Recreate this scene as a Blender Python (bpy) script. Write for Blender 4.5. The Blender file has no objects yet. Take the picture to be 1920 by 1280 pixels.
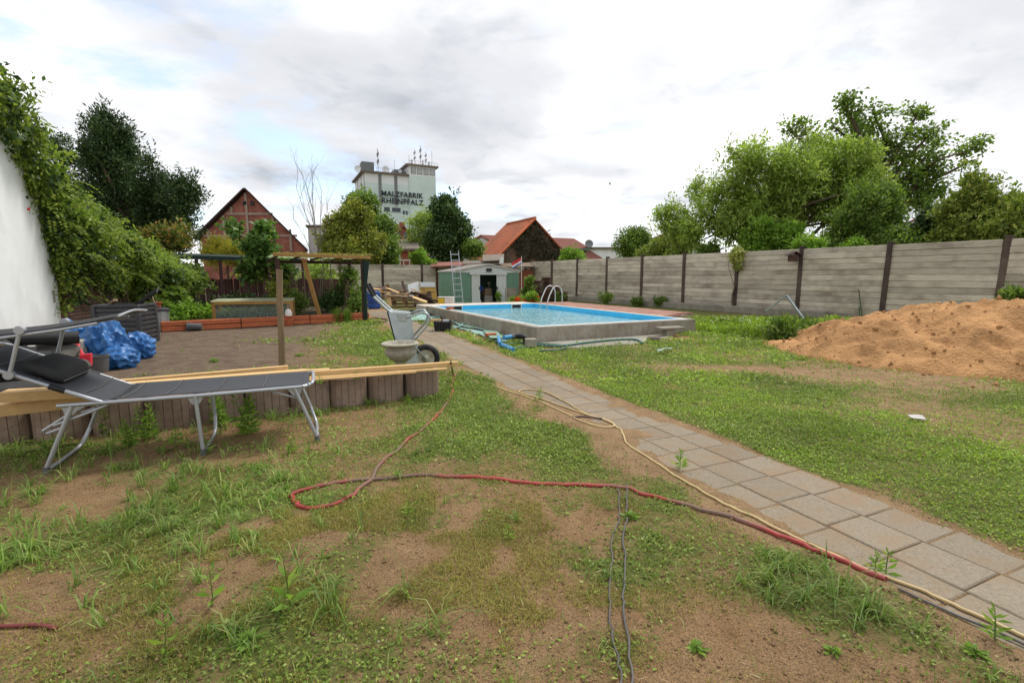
import bpy, math, random
import numpy as np
from mathutils import Vector, Matrix, Euler

# ---------------------------------------------------------------- camera, sky, sun, exposure
SC = bpy.context.scene
COL = SC.collection
FPX, HOR, CAMH = 910.0, 122.0, 1.35            # focal length (px of a 1920 px frame), horizon offset, eye height
TH = math.atan(HOR / FPX)
cam = bpy.data.cameras.new('camera')
cam.sensor_width = 36.0
cam.lens = FPX / 1920.0 * 36.0
cam.clip_start, cam.clip_end = 0.05, 3000.0
camo = bpy.data.objects.new('camera', cam)
COL.objects.link(camo)
camo.location = (0, 0, CAMH)
camo.rotation_euler = (math.radians(90) - TH, 0, 0)
SC.camera = camo

SUN_EL, SUN_AZ = math.radians(58), math.radians(38)     # azimuth from +Y towards +X
w = bpy.data.worlds.new('World')
SC.world = w
w.use_nodes = True
nt = w.node_tree
nt.nodes.clear()
def N(t, tree=None, **k):
    n = tree.nodes.new(t)
    for a, b in k.items():
        setattr(n, a, b)
    return n
def build_sky():
    L = nt.links.new
    n = lambda t, **k: N(t, nt, **k)
    out = n('ShaderNodeOutputWorld'); bg = n('ShaderNodeBackground')
    L(bg.outputs[0], out.inputs[0])
    sky = n('ShaderNodeTexSky', sky_type='NISHITA')
    sky.sun_disc = False
    sky.sun_elevation = SUN_EL; sky.sun_rotation = SUN_AZ
    sky.air_density = 1.0; sky.dust_density = 1.5
    skym = n('ShaderNodeVectorMath', operation='SCALE'); skym.inputs[3].default_value = 0.15 / 0.66
    L(sky.outputs[0], skym.inputs[0])
    tc = n('ShaderNodeTexCoord')
    sep = n('ShaderNodeSeparateXYZ'); L(tc.outputs['Generated'], sep.inputs[0])
    zz = n('ShaderNodeMath', operation='MAXIMUM'); L(sep.outputs[2], zz.inputs[0]); zz.inputs[1].default_value = 0.0
    za = n('ShaderNodeMath', operation='ADD'); L(zz.outputs[0], za.inputs[0]); za.inputs[1].default_value = 0.16
    dx = n('ShaderNodeMath', operation='DIVIDE'); L(sep.outputs[0], dx.inputs[0]); L(za.outputs[0], dx.inputs[1])
    dy = n('ShaderNodeMath', operation='DIVIDE'); L(sep.outputs[1], dy.inputs[0]); L(za.outputs[0], dy.inputs[1])
    cb = n('ShaderNodeCombineXYZ'); L(dx.outputs[0], cb.inputs[0]); L(dy.outputs[0], cb.inputs[1])
    def noise(scale, detail, off, rough=0.55, dist=0.0):
        m = n('ShaderNodeVectorMath', operation='ADD'); L(cb.outputs[0], m.inputs[0]); m.inputs[1].default_value = off
        t = n('ShaderNodeTexNoise'); t.inputs['Scale'].default_value = scale; t.inputs['Detail'].default_value = detail
        t.inputs['Roughness'].default_value = rough; t.inputs['Distortion'].default_value = dist
        L(m.outputs[0], t.inputs['Vector'])
        return t.outputs[0]
    def ramp(src, stops):
        r = n('ShaderNodeValToRGB'); L(src, r.inputs[0])
        e = r.color_ramp.elements
        while len(e) < len(stops): e.new(0.5)
        for el, (p, c) in zip(e, stops):
            el.position = p; el.color = (*c, 1)
        r.color_ramp.interpolation = 'EASE'
        return r.outputs[0]
    tone = ramp(noise(0.62, 9, (3.1, 7.7, 0), 0.52, 0.25), [(0.30, (0.54, 0.56, 0.60)), (0.43, (0.73, 0.745, 0.775)), (0.53, (0.91, 0.92, 0.935)), (0.66, (1.22, 1.22, 1.21))])
    puff = ramp(noise(2.3, 8, (1.4, 2.2, 4), 0.55, 0.3), [(0.36, (0.83, 0.845, 0.87)), (0.47, (0.97, 0.97, 0.98)), (0.66, (1.06, 1.06, 1.06))])
    mul = n('ShaderNodeVectorMath', operation='MULTIPLY'); L(tone, mul.inputs[0]); L(puff, mul.inputs[1])
    gap = ramp(noise(0.95, 8, (0.1, 0.6, 9), 0.58, 0.2), [(0.545, (0, 0, 0)), (0.68, (0.75, 0.75, 0.75))])
    mix = n('ShaderNodeMix', data_type='RGBA'); L(gap, mix.inputs[0]); L(mul.outputs[0], mix.inputs[6]); L(skym.outputs[0], mix.inputs[7])
    L(mix.outputs[2], bg.inputs[0]); bg.inputs[1].default_value = 0.66
build_sky()
w.cycles.sampling_method = 'MANUAL'
w.cycles.sample_map_resolution = 512

sun = bpy.data.lights.new('sun', 'SUN')
sun.energy = 1.5; sun.angle = math.radians(14); sun.color = (1.0, 0.96, 0.9)
suno = bpy.data.objects.new('sun', sun); COL.objects.link(suno)
sd = Vector((math.sin(SUN_AZ) * math.cos(SUN_EL), math.cos(SUN_AZ) * math.cos(SUN_EL), math.sin(SUN_EL)))
suno.rotation_euler = (-sd).to_track_quat('-Z', 'Y').to_euler()
SC.view_settings.view_transform = 'Standard'
SC.view_settings.look = 'None'
SC.view_settings.exposure = 0.82
SC.view_settings.gamma = 1.0
SC.view_settings.use_curve_mapping = False
SC.render.engine = 'CYCLES'
SC.cycles.use_denoising = True
SC.cycles.max_bounces = 8
SC.cycles.transparent_max_bounces = 12
SC.cycles.diffuse_bounces = 4
SC.cycles.caustics_reflective = False
SC.cycles.caustics_refractive = False

# ---------------------------------------------------------------- survey helpers: sight lines of the photograph to places in the garden
def ray(px, py):
    u = 640 - py; c, s = math.cos(TH), math.sin(TH)
    return Vector((px - 960, FPX * c + u * s, -FPX * s + u * c))
def G(px, py, z=0.0):                            # where the sight line meets height z
    d = ray(px, py); t = (z - CAMH) / d.z
    return Vector((d.x * t, d.y * t, z))
def D(px, py, Y):                                # where it meets distance Y
    d = ray(px, py); t = Y / d.y
    return Vector((d.x * t, Y, CAMH + d.z * t))
rng = np.random.default_rng(7)
random.seed(5)
R_ = random.uniform

# value noise (numpy)
_lat = np.random.default_rng(99).random((256, 256))
def vnoise(x, y):
    xi = np.floor(x).astype(int); yi = np.floor(y).astype(int)
    fx = x - xi; fy = y - yi
    fx = fx * fx * (3 - 2 * fx); fy = fy * fy * (3 - 2 * fy)
    g = lambda a, b: _lat[a & 255, b & 255]
    return (g(xi, yi) * (1 - fx) + g(xi + 1, yi) * fx) * (1 - fy) + (g(xi, yi + 1) * (1 - fx) + g(xi + 1, yi + 1) * fx) * fy
def fbm(x, y, o=4):
    s = 0; a = 0.5; t = 0
    for k in range(o):
        s = s + a * vnoise(x + 17.3 * k, y + 5.1 * k); t += a
        x = x * 2.03; y = y * 2.03; a *= 0.5
    return s / t
def sstep(a, b, x):
    t = np.clip((x - a) / (b - a), 0, 1); return t * t * (3 - 2 * t)

# ---------------------------------------------------------------- objects
def tag(o, label=None, cat=None, group=None, kind=None):
    if label: o['label'] = label
    if cat: o['category'] = cat
    if group: o['group'] = group
    if kind: o['kind'] = kind
    return o
def empty(name, loc=(0, 0, 0), rz=0.0, label=None, cat=None, group=None):
    o = bpy.data.objects.new(name, None); COL.objects.link(o)
    o.empty_display_size = 0.1
    o.location = loc; o.rotation_euler = (0, 0, rz)
    return tag(o, label, cat, group)
def link(name, me, mat=None, parent=None, loc=None, rot=None):
    o = bpy.data.objects.new(name, me); COL.objects.link(o)
    if mat is not None and not me.materials: me.materials.append(mat)
    if parent is not None: o.parent = parent
    if loc is not None: o.location = loc
    if rot is not None: o.rotation_euler = rot
    return o
def copy_tree(o, parent=None):
    c = o.copy(); COL.objects.link(c); c.parent = parent
    for ch in list(o.children):
        copy_tree(ch, c)
    return c
def npmesh(name, v, q):
    v = np.ascontiguousarray(v, dtype=np.float32); q = np.ascontiguousarray(q, dtype=np.int32)
    k = q.shape[1]
    me = bpy.data.meshes.new(name)
    me.vertices.add(len(v)); me.vertices.foreach_set('co', v.ravel())
    me.loops.add(q.size); me.loops.foreach_set('vertex_index', q.ravel())
    me.polygons.add(len(q)); me.polygons.foreach_set('loop_start', np.arange(0, q.size, k, dtype=np.int32))
    me.update(calc_edges=True)
    return me
def nrm(a):
    return a / np.maximum(np.linalg.norm(a, axis=-1, keepdims=True), 1e-9)

class MB:
    def __init__(s): s.v = []; s.f = []
    def add(s, vs, fs):
        b = len(s.v); s.v.extend(tuple(p) for p in vs); s.f.extend(tuple(i + b for i in f) for f in fs); return s
    def box(s, c, size, rz=0.0, rot=None, taper=None):
        hx, hy, hz = size[0] / 2, size[1] / 2, size[2] / 2
        M = (rot if rot is not None else Matrix.Rotation(rz, 3, 'Z'))
        t = taper or 1.0
        vs = []
        for z, k in ((-hz, 1.0), (hz, t)):
            for x, y in ((-hx, -hy), (hx, -hy), (hx, hy), (-hx, hy)):
                vs.append(Vector(c) + M @ Vector((x * k, y * k, z)))
        return s.add(vs, [(3, 2, 1, 0), (4, 5, 6, 7), (0, 1, 5, 4), (1, 2, 6, 5), (2, 3, 7, 6), (3, 0, 4, 7)])
    def beam(s, a, b, wd, ht, up=(0, 0, 1)):                     # a straight board from a to b
        a, b = Vector(a), Vector(b); d = (b - a).normalized(); u = Vector(up)
        sd_ = d.cross(u).normalized(); u = sd_.cross(d).normalized()
        vs = []
        for p in (a, b):
            for x, y in ((-1, -1), (1, -1), (1, 1), (-1, 1)):
                vs.append(p + sd_ * (x * wd / 2) + u * (y * ht / 2))
        return s.add(vs, [(3, 2, 1, 0), (4, 5, 6, 7), (0, 1, 5, 4), (1, 2, 6, 5), (2, 3, 7, 6), (3, 0, 4, 7)])
    def tube(s, pts, r, n=8, caps=True):
        pts = [Vector(p) for p in pts]; m = len(pts)
        rs = r if isinstance(r, (list, tuple)) else [r] * m
        prev = None; b = len(s.v)
        for i, p in enumerate(pts):
            t = (pts[min(i + 1, m - 1)] - pts[max(i - 1, 0)])
            t = t.normalized() if t.length > 1e-9 else Vector((0, 0, 1))
            if prev is None:
                a = t.cross(Vector((0, 0, 1)) if abs(t.z) < 0.9 else Vector((1, 0, 0))).normalized()
            else:
                a = prev - t * prev.dot(t)
                a = a.normalized() if a.length > 1e-6 else t.orthogonal().normalized()
            prev = a; c = t.cross(a)
            for k in range(n):
                an = 2 * math.pi * k / n
                s.v.append(tuple(p + (a * math.cos(an) + c * math.sin(an)) * rs[i]))
        for i in range(m - 1):
            for k in range(n):
                k2 = (k + 1) % n
                s.f.append((b + i * n + k, b + i * n + k2, b + (i + 1) * n + k2, b + (i + 1) * n + k))
        if caps:
            s.f.append(tuple(b + k for k in reversed(range(n)))); s.f.append(tuple(b + (m - 1) * n + k for k in range(n)))
        return s
    def lathe(s, prof, n=24, c=(0, 0, 0), wob=None):
        b = len(s.v)
        for r, z in prof:
            for k in range(n):
                a = 2 * math.pi * k / n
                rr = r * (wob(a, z) if wob else 1.0)
                s.v.append((c[0] + rr * math.cos(a), c[1] + rr * math.sin(a), c[2] + z))
        for i in range(len(prof) - 1):
            for k in range(n):
                k2 = (k + 1) % n
                s.f.append((b + i * n + k, b + i * n + k2, b + (i + 1) * n + k2, b + (i + 1) * n + k))
        s.f.append(tuple(b + k for k in reversed(range(n)))); s.f.append(tuple(b + (len(prof) - 1) * n + k for k in range(n)))
        return s
    def prism(s, poly, z0, z1):                                   # vertical extrusion of a plan outline (ccw)
        n = len(poly)
        vs = [(p[0], p[1], z0) for p in poly] + [(p[0], p[1], z1) for p in poly]
        fs = [tuple(reversed(range(n))), tuple(range(n, 2 * n))] + [(i, (i + 1) % n, n + (i + 1) % n, n + i) for i in range(n)]
        return s.add(vs, fs)
    def slab(s, poly3, off):                                      # 3-D outline thickened by the vector off
        n = len(poly3); o = Vector(off)
        vs = [Vector(p) for p in poly3] + [Vector(p) + o for p in poly3]
        fs = [tuple(reversed(range(n))), tuple(range(n, 2 * n))] + [(i, (i + 1) % n, n + (i + 1) % n, n + i) for i in range(n)]
        return s.add(vs, fs)
    def mesh(s, name, origin=(0, 0, 0), smooth=False, bevel=0.0, angle=None):
        me = bpy.data.meshes.new(name)
        ox, oy, oz = origin
        me.from_pydata([(a - ox, b - oy, c - oz) for a, b, c in s.v], [], s.f)
        import bmesh
        bm = bmesh.new(); bm.from_mesh(me)
        bmesh.ops.recalc_face_normals(bm, faces=bm.faces)
        if bevel > 0:
            bmesh.ops.bevel(bm, geom=list(bm.edges), offset=bevel, segments=1, affect='EDGES', clamp_overlap=True)
        bm.to_mesh(me); bm.free()
        if smooth:
            me.polygons.foreach_set('use_smooth', [True] * len(me.polygons))
            if angle: me.set_sharp_from_angle(angle=math.radians(angle))
        return me
    def build(s, name, mat, parent=None, smooth=False, bevel=0.0, angle=40, world=True):
        org = tuple(parent.location) if (parent is not None and world) else (0, 0, 0)
        if parent is not None and world and parent.parent is not None:
            org = tuple(Vector(org) + parent.parent.location)
        return link(name, s.mesh(name, org, smooth, bevel, angle), mat, parent)

def bez(pts, n=8):                                                # smooth curve through points
    P = [Vector(p) for p in pts]; out = []
    for i in range(len(P) - 1):
        p0, p1, p2, p3 = P[max(i - 1, 0)], P[i], P[i + 1], P[min(i + 2, len(P) - 1)]
        for k in range(n):
            t = k / n
            out.append(0.5 * ((2 * p1) + (p2 - p0) * t + (2 * p0 - 5 * p1 + 4 * p2 - p3) * t * t + (3 * p1 - p0 - 3 * p2 + p3) * t ** 3))
    out.append(P[-1]); return out

# ---------------------------------------------------------------- materials
MATS = {}
def lin(r, g, b):
    f = lambda c: (c / 255 / 12.92) if c / 255 <= 0.04045 else ((c / 255 + 0.055) / 1.055) ** 2.4
    return (f(r), f(g), f(b))
def mat(name, col, rough=0.7, metal=0.0, var=0.18, scale=6.0, stretch=(1, 1, 1), bump=0.15, bscale=None, rnd=0.12, dirt=None, dirt_amt=0.5, dirt_scale=1.6, spec=0.4, col2=None, bdist=0.01, coord='Object', dpos=(0.46, 0.68)):
    m = bpy.data.materials.new(name); m.use_nodes = True; t = m.node_tree; t.nodes.clear()
    L = t.links.new; n = lambda ty, **k: N(ty, t, **k)
    out = n('ShaderNodeOutputMaterial'); b = n('ShaderNodeBsdfPrincipled'); L(b.outputs[0], out.inputs[0])
    b.inputs['Roughness'].default_value = rough; b.inputs['Metallic'].default_value = metal
    b.inputs['Specular IOR Level'].default_value = spec
    tc = n('ShaderNodeTexCoord'); oi = n('ShaderNodeObjectInfo')
    sc_ = n('ShaderNodeVectorMath', operation='SCALE'); sc_.inputs[0].default_value = (71, 37, 53); L(oi.outputs['Random'], sc_.inputs[3])
    ad = n('ShaderNodeVectorMath', operation='ADD'); L(tc.outputs[coord], ad.inputs[0]); L(sc_.outputs[0], ad.inputs[1])
    st = n('ShaderNodeVectorMath', operation='MULTIPLY'); L(ad.outputs[0], st.inputs[0]); st.inputs[1].default_value = stretch
    no = n('ShaderNodeTexNoise'); no.inputs['Scale'].default_value = scale; no.inputs['Detail'].default_value = 7; no.inputs['Roughness'].default_value = 0.62
    L(st.outputs[0], no.inputs['Vector'])
    r = n('ShaderNodeValToRGB'); L(no.outputs[0], r.inputs[0])
    e = r.color_ramp.elements; e[0].position = 0.28; e[1].position = 0.72
    e[0].color = (*[c * (1 - var) for c in col], 1); c2 = col2 or [min(1, c * (1 + var)) for c in col]; e[1].color = (*c2, 1)
    cur = r.outputs[0]
    if dirt:
        nd = n('ShaderNodeTexNoise'); nd.inputs['Scale'].default_value = dirt_scale; nd.inputs['Detail'].default_value = 8; nd.inputs['Roughness'].default_value = 0.65
        L(ad.outputs[0], nd.inputs['Vector'])
        rd = n('ShaderNodeValToRGB'); L(nd.outputs[0], rd.inputs[0])
        rd.color_ramp.elements[0].position = dpos[0]; rd.color_ramp.elements[1].position = dpos[1]
        rd.color_ramp.elements[0].color = (0, 0, 0, 1); rd.color_ramp.elements[1].color = (dirt_amt,) * 3 + (1,)
        mx = n('ShaderNodeMix', data_type='RGBA'); L(rd.outputs[0], mx.inputs[0]); L(cur, mx.inputs[6]); mx.inputs[7].default_value = (*dirt, 1)
        cur = mx.outputs[2]
    if rnd:
        mr = n('ShaderNodeMapRange'); L(oi.outputs['Random'], mr.inputs[0]); mr.inputs[3].default_value = 1 - rnd; mr.inputs[4].default_value = 1 + rnd
        sv = n('ShaderNodeVectorMath', operation='SCALE'); L(cur, sv.inputs[0]); L(mr.outputs[0], sv.inputs[3]); cur = sv.outputs[0]
    L(cur, b.inputs['Base Color'])
    if bump:
        nb = n('ShaderNodeTexNoise'); nb.inputs['Scale'].default_value = bscale or scale * 4; nb.inputs['Detail'].default_value = 5
        L(st.outputs[0], nb.inputs['Vector'])
        bp = n('ShaderNodeBump'); bp.inputs['Strength'].default_value = bump; bp.inputs['Distance'].default_value = bdist
        L(nb.outputs[0], bp.inputs['Height']); L(bp.outputs[0], b.inputs['Normal'])
    MATS[name] = m
    return m
def leafmat(name, c1, c2, c3=None, trans=0.3, rough=0.5, spec=0.25):
    m = bpy.data.materials.new(name); m.use_nodes = True; t = m.node_tree; t.nodes.clear()
    L = t.links.new; n = lambda ty, **k: N(ty, t, **k)
    out = n('ShaderNodeOutputMaterial'); b = n('ShaderNodeBsdfPrincipled'); tr = n('ShaderNodeBsdfTranslucent'); mx = n('ShaderNodeMixShader')
    ge = n('ShaderNodeNewGeometry'); r = n('ShaderNodeValToRGB'); L(ge.outputs['Random Per Island'], r.inputs[0])
    e = r.color_ramp.elements; e[0].color = (*c1, 1); e[1].color = (*c2, 1); e[0].position = 0.1; e[1].position = 0.75
    if c3:
        x = e.new(0.97); x.color = (*c3, 1)
    for el in e: el.color = tuple(min(1, c * 1.12) for c in el.color[:3]) + (1,)
    tc = n('ShaderNodeTexCoord'); no = n('ShaderNodeTexNoise'); no.inputs['Scale'].default_value = 0.9; no.inputs['Detail'].default_value = 3
    L(tc.outputs['Object'], no.inputs['Vector'])
    mr = n('ShaderNodeMapRange'); L(no.outputs[0], mr.inputs[0]); mr.inputs[1].default_value = 0.3; mr.inputs[2].default_value = 0.7; mr.inputs[3].default_value = 0.72; mr.inputs[4].default_value = 1.28
    sv = n('ShaderNodeVectorMath', operation='SCALE'); L(r.outputs[0], sv.inputs[0]); L(mr.outputs[0], sv.inputs[3])
    L(sv.outputs[0], b.inputs['Base Color']); b.inputs['Roughness'].default_value = rough; b.inputs['Specular IOR Level'].default_value = spec
    tv = n('ShaderNodeVectorMath', operation='MULTIPLY'); L(sv.outputs[0], tv.inputs[0]); tv.inputs[1].default_value = (1.25, 1.35, 0.7)
    L(tv.outputs[0], tr.inputs[0])
    mx.inputs[0].default_value = trans; L(b.outputs[0], mx.inputs[1]); L(tr.outputs[0], mx.inputs[2]); L(mx.outputs[0], out.inputs[0])
    MATS[name] = m
    return m

M_concrete_board = mat('weathered_concrete_board', lin(196, 186, 169), 0.9, var=0.3, scale=3.0, stretch=(1.0, 1.0, 24.0), bump=0.5, bscale=5, rnd=0.2, dirt=lin(112, 99, 82), dirt_amt=0.65, dirt_scale=1.1, bdist=0.012)
M_post = mat('dark_post', lin(78, 64, 57), 0.85, var=0.35, scale=7, stretch=(1, 1, 0.3), bump=0.4, rnd=0.25, dirt=lin(120, 105, 92), dirt_amt=0.5)
M_kerb = mat('grey_kerb', lin(150, 143, 130), 0.92, var=0.2, scale=5, bump=0.35, dirt=lin(105, 95, 80))
M_white = mat('white_render', lin(236, 238, 236), 0.85, var=0.05, scale=2, bump=0.12, bscale=60, dirt=lin(176, 172, 160), dirt_amt=0.35, dirt_scale=0.8, rnd=0)
M_brick = mat('brick_plain', lin(150, 82, 62), 0.9, var=0.25, scale=9, bump=0.3, dirt=lin(110, 70, 55))
M_alu = mat('brushed_aluminium', lin(176, 178, 182), 0.42, 0.6, var=0.08, scale=14, bump=0.05, rnd=0.04, spec=0.5)
M_galv = mat('galvanised_steel', lin(168, 176, 176), 0.38, 0.65, var=0.16, scale=9, bump=0.06, rnd=0.03, dirt=lin(120, 122, 118), dirt_amt=0.3, spec=0.5)
M_mesh = mat('charcoal_textile', lin(60, 62, 66), 0.75, var=0.14, scale=160, bump=0.35, bscale=420, bdist=0.002, rnd=0.03)
M_darkfab = mat('dark_grey_fabric', lin(48, 48, 48), 0.8, var=0.15, scale=30, bump=0.2, bscale=200, bdist=0.003)
M_blackrub = mat('black_rubber', lin(28, 28, 29), 0.6, var=0.25, scale=14, bump=0.2, dirt=lin(70, 66, 60), dirt_amt=0.35)
M_pine = mat('fresh_pine', lin(216, 178, 122), 0.65, var=0.13, scale=3.0, stretch=(1, 9, 9), bump=0.15, bscale=10, rnd=0.08, bdist=0.003)
M_oldwood = mat('weathered_wood', lin(132, 112, 90), 0.85, var=0.28, scale=4, stretch=(1, 7, 7), bump=0.35, rnd=0.3)
M_polewood = mat('round_pole_wood', lin(126, 106, 80), 0.85, var=0.28, scale=5, stretch=(6, 6, 0.6), bump=0.5, rnd=0.1, dirt=lin(98, 92, 72), dirt_amt=0.5, dirt_scale=3)
M_orange = mat('stained_timber', lin(188, 104, 66), 0.75, var=0.2, scale=3, stretch=(1, 8, 8), bump=0.3, dirt=lin(120, 74, 52), dirt_amt=0.4, rnd=0.08)
M_yellowwood = mat('honey_timber', lin(168, 128, 72), 0.75, var=0.22, scale=4, stretch=(6, 6, 1), bump=0.25)
M_ring = mat('planter_concrete', lin(148, 126, 111), 0.95, var=0.3, scale=16, bump=0.6, bscale=70, bdist=0.008, dirt=lin(92, 82, 70), dirt_amt=0.5, dirt_scale=4, rnd=0.1)
M_soil = mat('dark_soil', lin(78, 60, 46), 0.95, var=0.4, scale=18, bump=0.8, bdist=0.02)
M_slab = mat('paving_slab', lin(138, 127, 110), 0.92, var=0.22, scale=70, bump=0.5, bscale=160, bdist=0.004, dirt=lin(142, 118, 92), dirt_amt=0.8, dirt_scale=4.5, rnd=0.10, spec=.15)
M_urn = mat('cast_stone', lin(172, 166, 150), 0.9, var=0.2, scale=20, bump=0.4, bscale=60, dirt=lin(118, 112, 92), dirt_amt=0.55, dirt_scale=6)
M_block = mat('pool_block', lin(158, 150, 136), 0.93, var=0.18, scale=9, bump=0.4, bscale=50, dirt=lin(122, 98, 72), dirt_amt=0.6, dirt_scale=2.4, rnd=0.1)
M_mortar = mat('mortar', lin(150, 140, 124), 0.95, var=0.2, scale=30, bump=0.4)
M_coping = mat('white_coping', lin(226, 222, 214), 0.6, var=0.06, scale=10, bump=0.08, rnd=0.03)
M_liner = mat('pool_liner', (0.06, 0.52, 0.86), 0.45, var=0.08, scale=3, bump=0.05, rnd=0)
M_green = mat('green_sheet_metal', lin(112, 148, 126), 0.5, var=0.08, scale=5, bump=0.06, rnd=0.06, dirt=lin(92, 116, 98), dirt_amt=0.35)
M_pale = mat('pale_sheet_metal', lin(204, 208, 206), 0.5, var=0.05, scale=5, bump=0.05, dirt=lin(160, 160, 150), dirt_amt=0.3, rnd=0.03)
M_roofpale = mat('pale_shed_roof', lin(196, 192, 184), 0.6, var=0.1, scale=6, bump=0.1, dirt=lin(140, 130, 112), dirt_amt=0.5)
M_blue = mat('blue_plastic_sheet', lin(46, 104, 164), 0.42, var=0.2, scale=6, bump=0.12, bscale=14, bdist=0.01, rnd=0.08, spec=0.5)
M_bluebar = mat('blue_barrel', lin(40, 72, 140), 0.4, var=0.1, scale=5, bump=0.05)
M_bluepipe = mat('blue_pipe', lin(62, 140, 190), 0.4, var=0.1, scale=8, bump=0.04)
M_grey = mat('grey_plastic', lin(92, 92, 94), 0.5, var=0.12, scale=10, bump=0.1, dirt=lin(120, 110, 98), dirt_amt=0.4)
M_dkplastic = mat('dark_plastic', lin(62, 62, 66), 0.5, var=0.14, scale=8, bump=0.08, dirt=lin(96, 88, 80), dirt_amt=0.45, dirt_scale=4)
M_black = mat('black_plastic', lin(24, 24, 26), 0.5, var=0.2, scale=8, bump=0.08)
M_red = mat('red_plastic', lin(212, 44, 56), 0.4, var=0.08, scale=6, bump=0.04)
M_redhose = mat('red_hose', lin(158, 60, 54), 0.55, var=0.2, scale=9, bump=0.15, dirt=lin(118, 92, 78), dirt_amt=1.0, dirt_scale=0.9, rnd=0, dpos=(.48, .6))
M_yelhose = mat('yellow_hose', lin(192, 170, 122), 0.5, var=0.14, scale=8, bump=0.08, dirt=lin(168, 140, 98), dirt_amt=0.7, dirt_scale=3)
M_cable = mat('grey_cable', lin(88, 86, 84), 0.55, var=0.15, scale=20, bump=0.05, dirt=lin(120, 104, 84), dirt_amt=0.5, dirt_scale=5)
M_greenhose = mat('green_hose', lin(66, 104, 92), 0.45, var=0.15, scale=8, bump=0.05)
M_turq = mat('turquoise_sheet', lin(150, 188, 176), 0.6, var=0.14, scale=4, bump=0.3, bscale=6, bdist=0.03, dirt=lin(150, 140, 116), dirt_amt=0.5, dirt_scale=2)
M_tyre = mat('tyre_rubber', lin(34, 34, 35), 0.7, var=0.25, scale=20, bump=0.2, dirt=lin(90, 80, 68), dirt_amt=0.5, dirt_scale=9)
M_rim = mat('wheel_rim', lin(190, 184, 166), 0.5, var=0.1, scale=10, bump=0.05, dirt=lin(120, 100, 80), dirt_amt=0.5, dirt_scale=12)
M_bark = mat('tree_bark', lin(98, 84, 70), 0.9, var=0.35, scale=5, stretch=(3, 3, 0.7), bump=0.6)
M_greybark = mat('bare_twigs', lin(132, 122, 112), 0.9, var=0.2, scale=5, bump=0.3)
M_darkgreencloth = mat('dark_green_netting', lin(26, 44, 38), 0.8, var=0.25, scale=6, stretch=(5, 5, 0.6), bump=0.4)
M_glassroof = leafmat('translucent_roof_sheet', (.24, .30, .28), (.28, .34, .32), None, .5)
M_darkfence = mat('dark_brown_boards', lin(70, 48, 42), 0.85, var=0.25, scale=4, stretch=(5, 5, 0.6), bump=0.2, rnd=0.25)
M_tile = mat('orange_roof_tiles', lin(168, 92, 58), 0.9, var=0.28, scale=3, stretch=(1, 1, 1), bump=0.3, dirt=lin(112, 84, 62), dirt_amt=0.7, dirt_scale=0.6, rnd=0.05)
M_redroof = mat('dull_red_roof', lin(142, 92, 80), 0.9, var=0.14, scale=2, bump=0.2, rnd=0.05)
M_greyroof = mat('grey_brown_roof', lin(122, 110, 98), 0.9, var=0.2, scale=2, bump=0.2)
M_render = mat('pale_house_render', lin(196, 192, 186), 0.9, var=0.08, scale=1, bump=0.1)
M_mint = mat('mint_cladding', lin(204, 219, 213), 0.8, var=0.05, scale=0.25, bump=0.05, dirt=lin(150, 172, 166), dirt_amt=0.4, dirt_scale=0.1, rnd=0.02)
M_towerwhite = mat('tower_white_band', lin(222, 223, 222), 0.8, var=0.05, scale=0.3, bump=0.04, rnd=0.02)
M_towergrey = mat('tower_grey_strip', lin(120, 122, 122), 0.8, var=0.1, scale=0.4, bump=0.04)
M_letter = mat('dark_lettering', lin(44, 48, 52), 0.7, var=0.05, scale=1, bump=0)
M_dkglass = mat('dark_window_glass', (0.03, 0.035, 0.04), 0.12, var=0.1, scale=0.5, bump=0, spec=0.6)
M_yellow = mat('yellow_print', lin(214, 182, 40), 0.55, var=0.1, scale=6, bump=0.03)
M_ochre = mat('ochre_board', lin(170, 136, 62), 0.75, var=0.2, scale=4, bump=0.1, dirt=lin(110, 84, 50), dirt_amt=0.6, dirt_scale=3)
M_terra = mat('terracotta', lin(176, 96, 62), 0.85, var=0.15, scale=9, bump=0.15)
M_flagw = mat('flag_white', lin(222, 222, 224), 0.8, var=0.03, scale=4, bump=0)
M_flagb = mat('flag_blue', lin(52, 74, 150), 0.8, var=0.03, scale=4, bump=0)
M_rosered = leafmat('red_petals', (0.55, 0.02, 0.02), (0.75, 0.05, 0.03), None, 0.2)

LF_yew = leafmat('yew_leaf', (0.022, 0.048, 0.018), (0.052, 0.095, 0.028), (0.10, 0.145, 0.04), 0.18)
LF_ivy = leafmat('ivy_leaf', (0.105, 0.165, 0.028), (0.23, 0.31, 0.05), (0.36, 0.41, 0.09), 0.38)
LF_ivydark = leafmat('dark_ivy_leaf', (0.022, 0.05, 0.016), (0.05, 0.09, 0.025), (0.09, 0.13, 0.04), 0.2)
LF_walnut = leafmat('walnut_leaf', (0.17, 0.24, 0.045), (0.30, 0.39, 0.085), (0.42, 0.48, 0.14), 0.45)
LF_maple = leafmat('maple_leaf', (0.085, 0.145, 0.028), (0.185, 0.27, 0.055), (0.28, 0.36, 0.09), 0.4)
LF_dark = leafmat('dark_tree_leaf', (0.028, 0.062, 0.02), (0.072, 0.125, 0.036), (0.14, 0.19, 0.055), 0.22)
LF_yel = leafmat('yellow_green_leaf', (0.13, 0.17, 0.03), (0.27, 0.29, 0.05), (0.40, 0.37, 0.07), 0.32)
LF_mid = leafmat('mid_green_leaf', (0.085, 0.145, 0.03), (0.17, 0.25, 0.05), (0.26, 0.33, 0.075), 0.38)
LF_bright = leafmat('bright_green_leaf', (0.12, 0.22, 0.03), (0.22, 0.36, 0.05), (0.34, 0.45, 0.08), 0.4)
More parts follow.
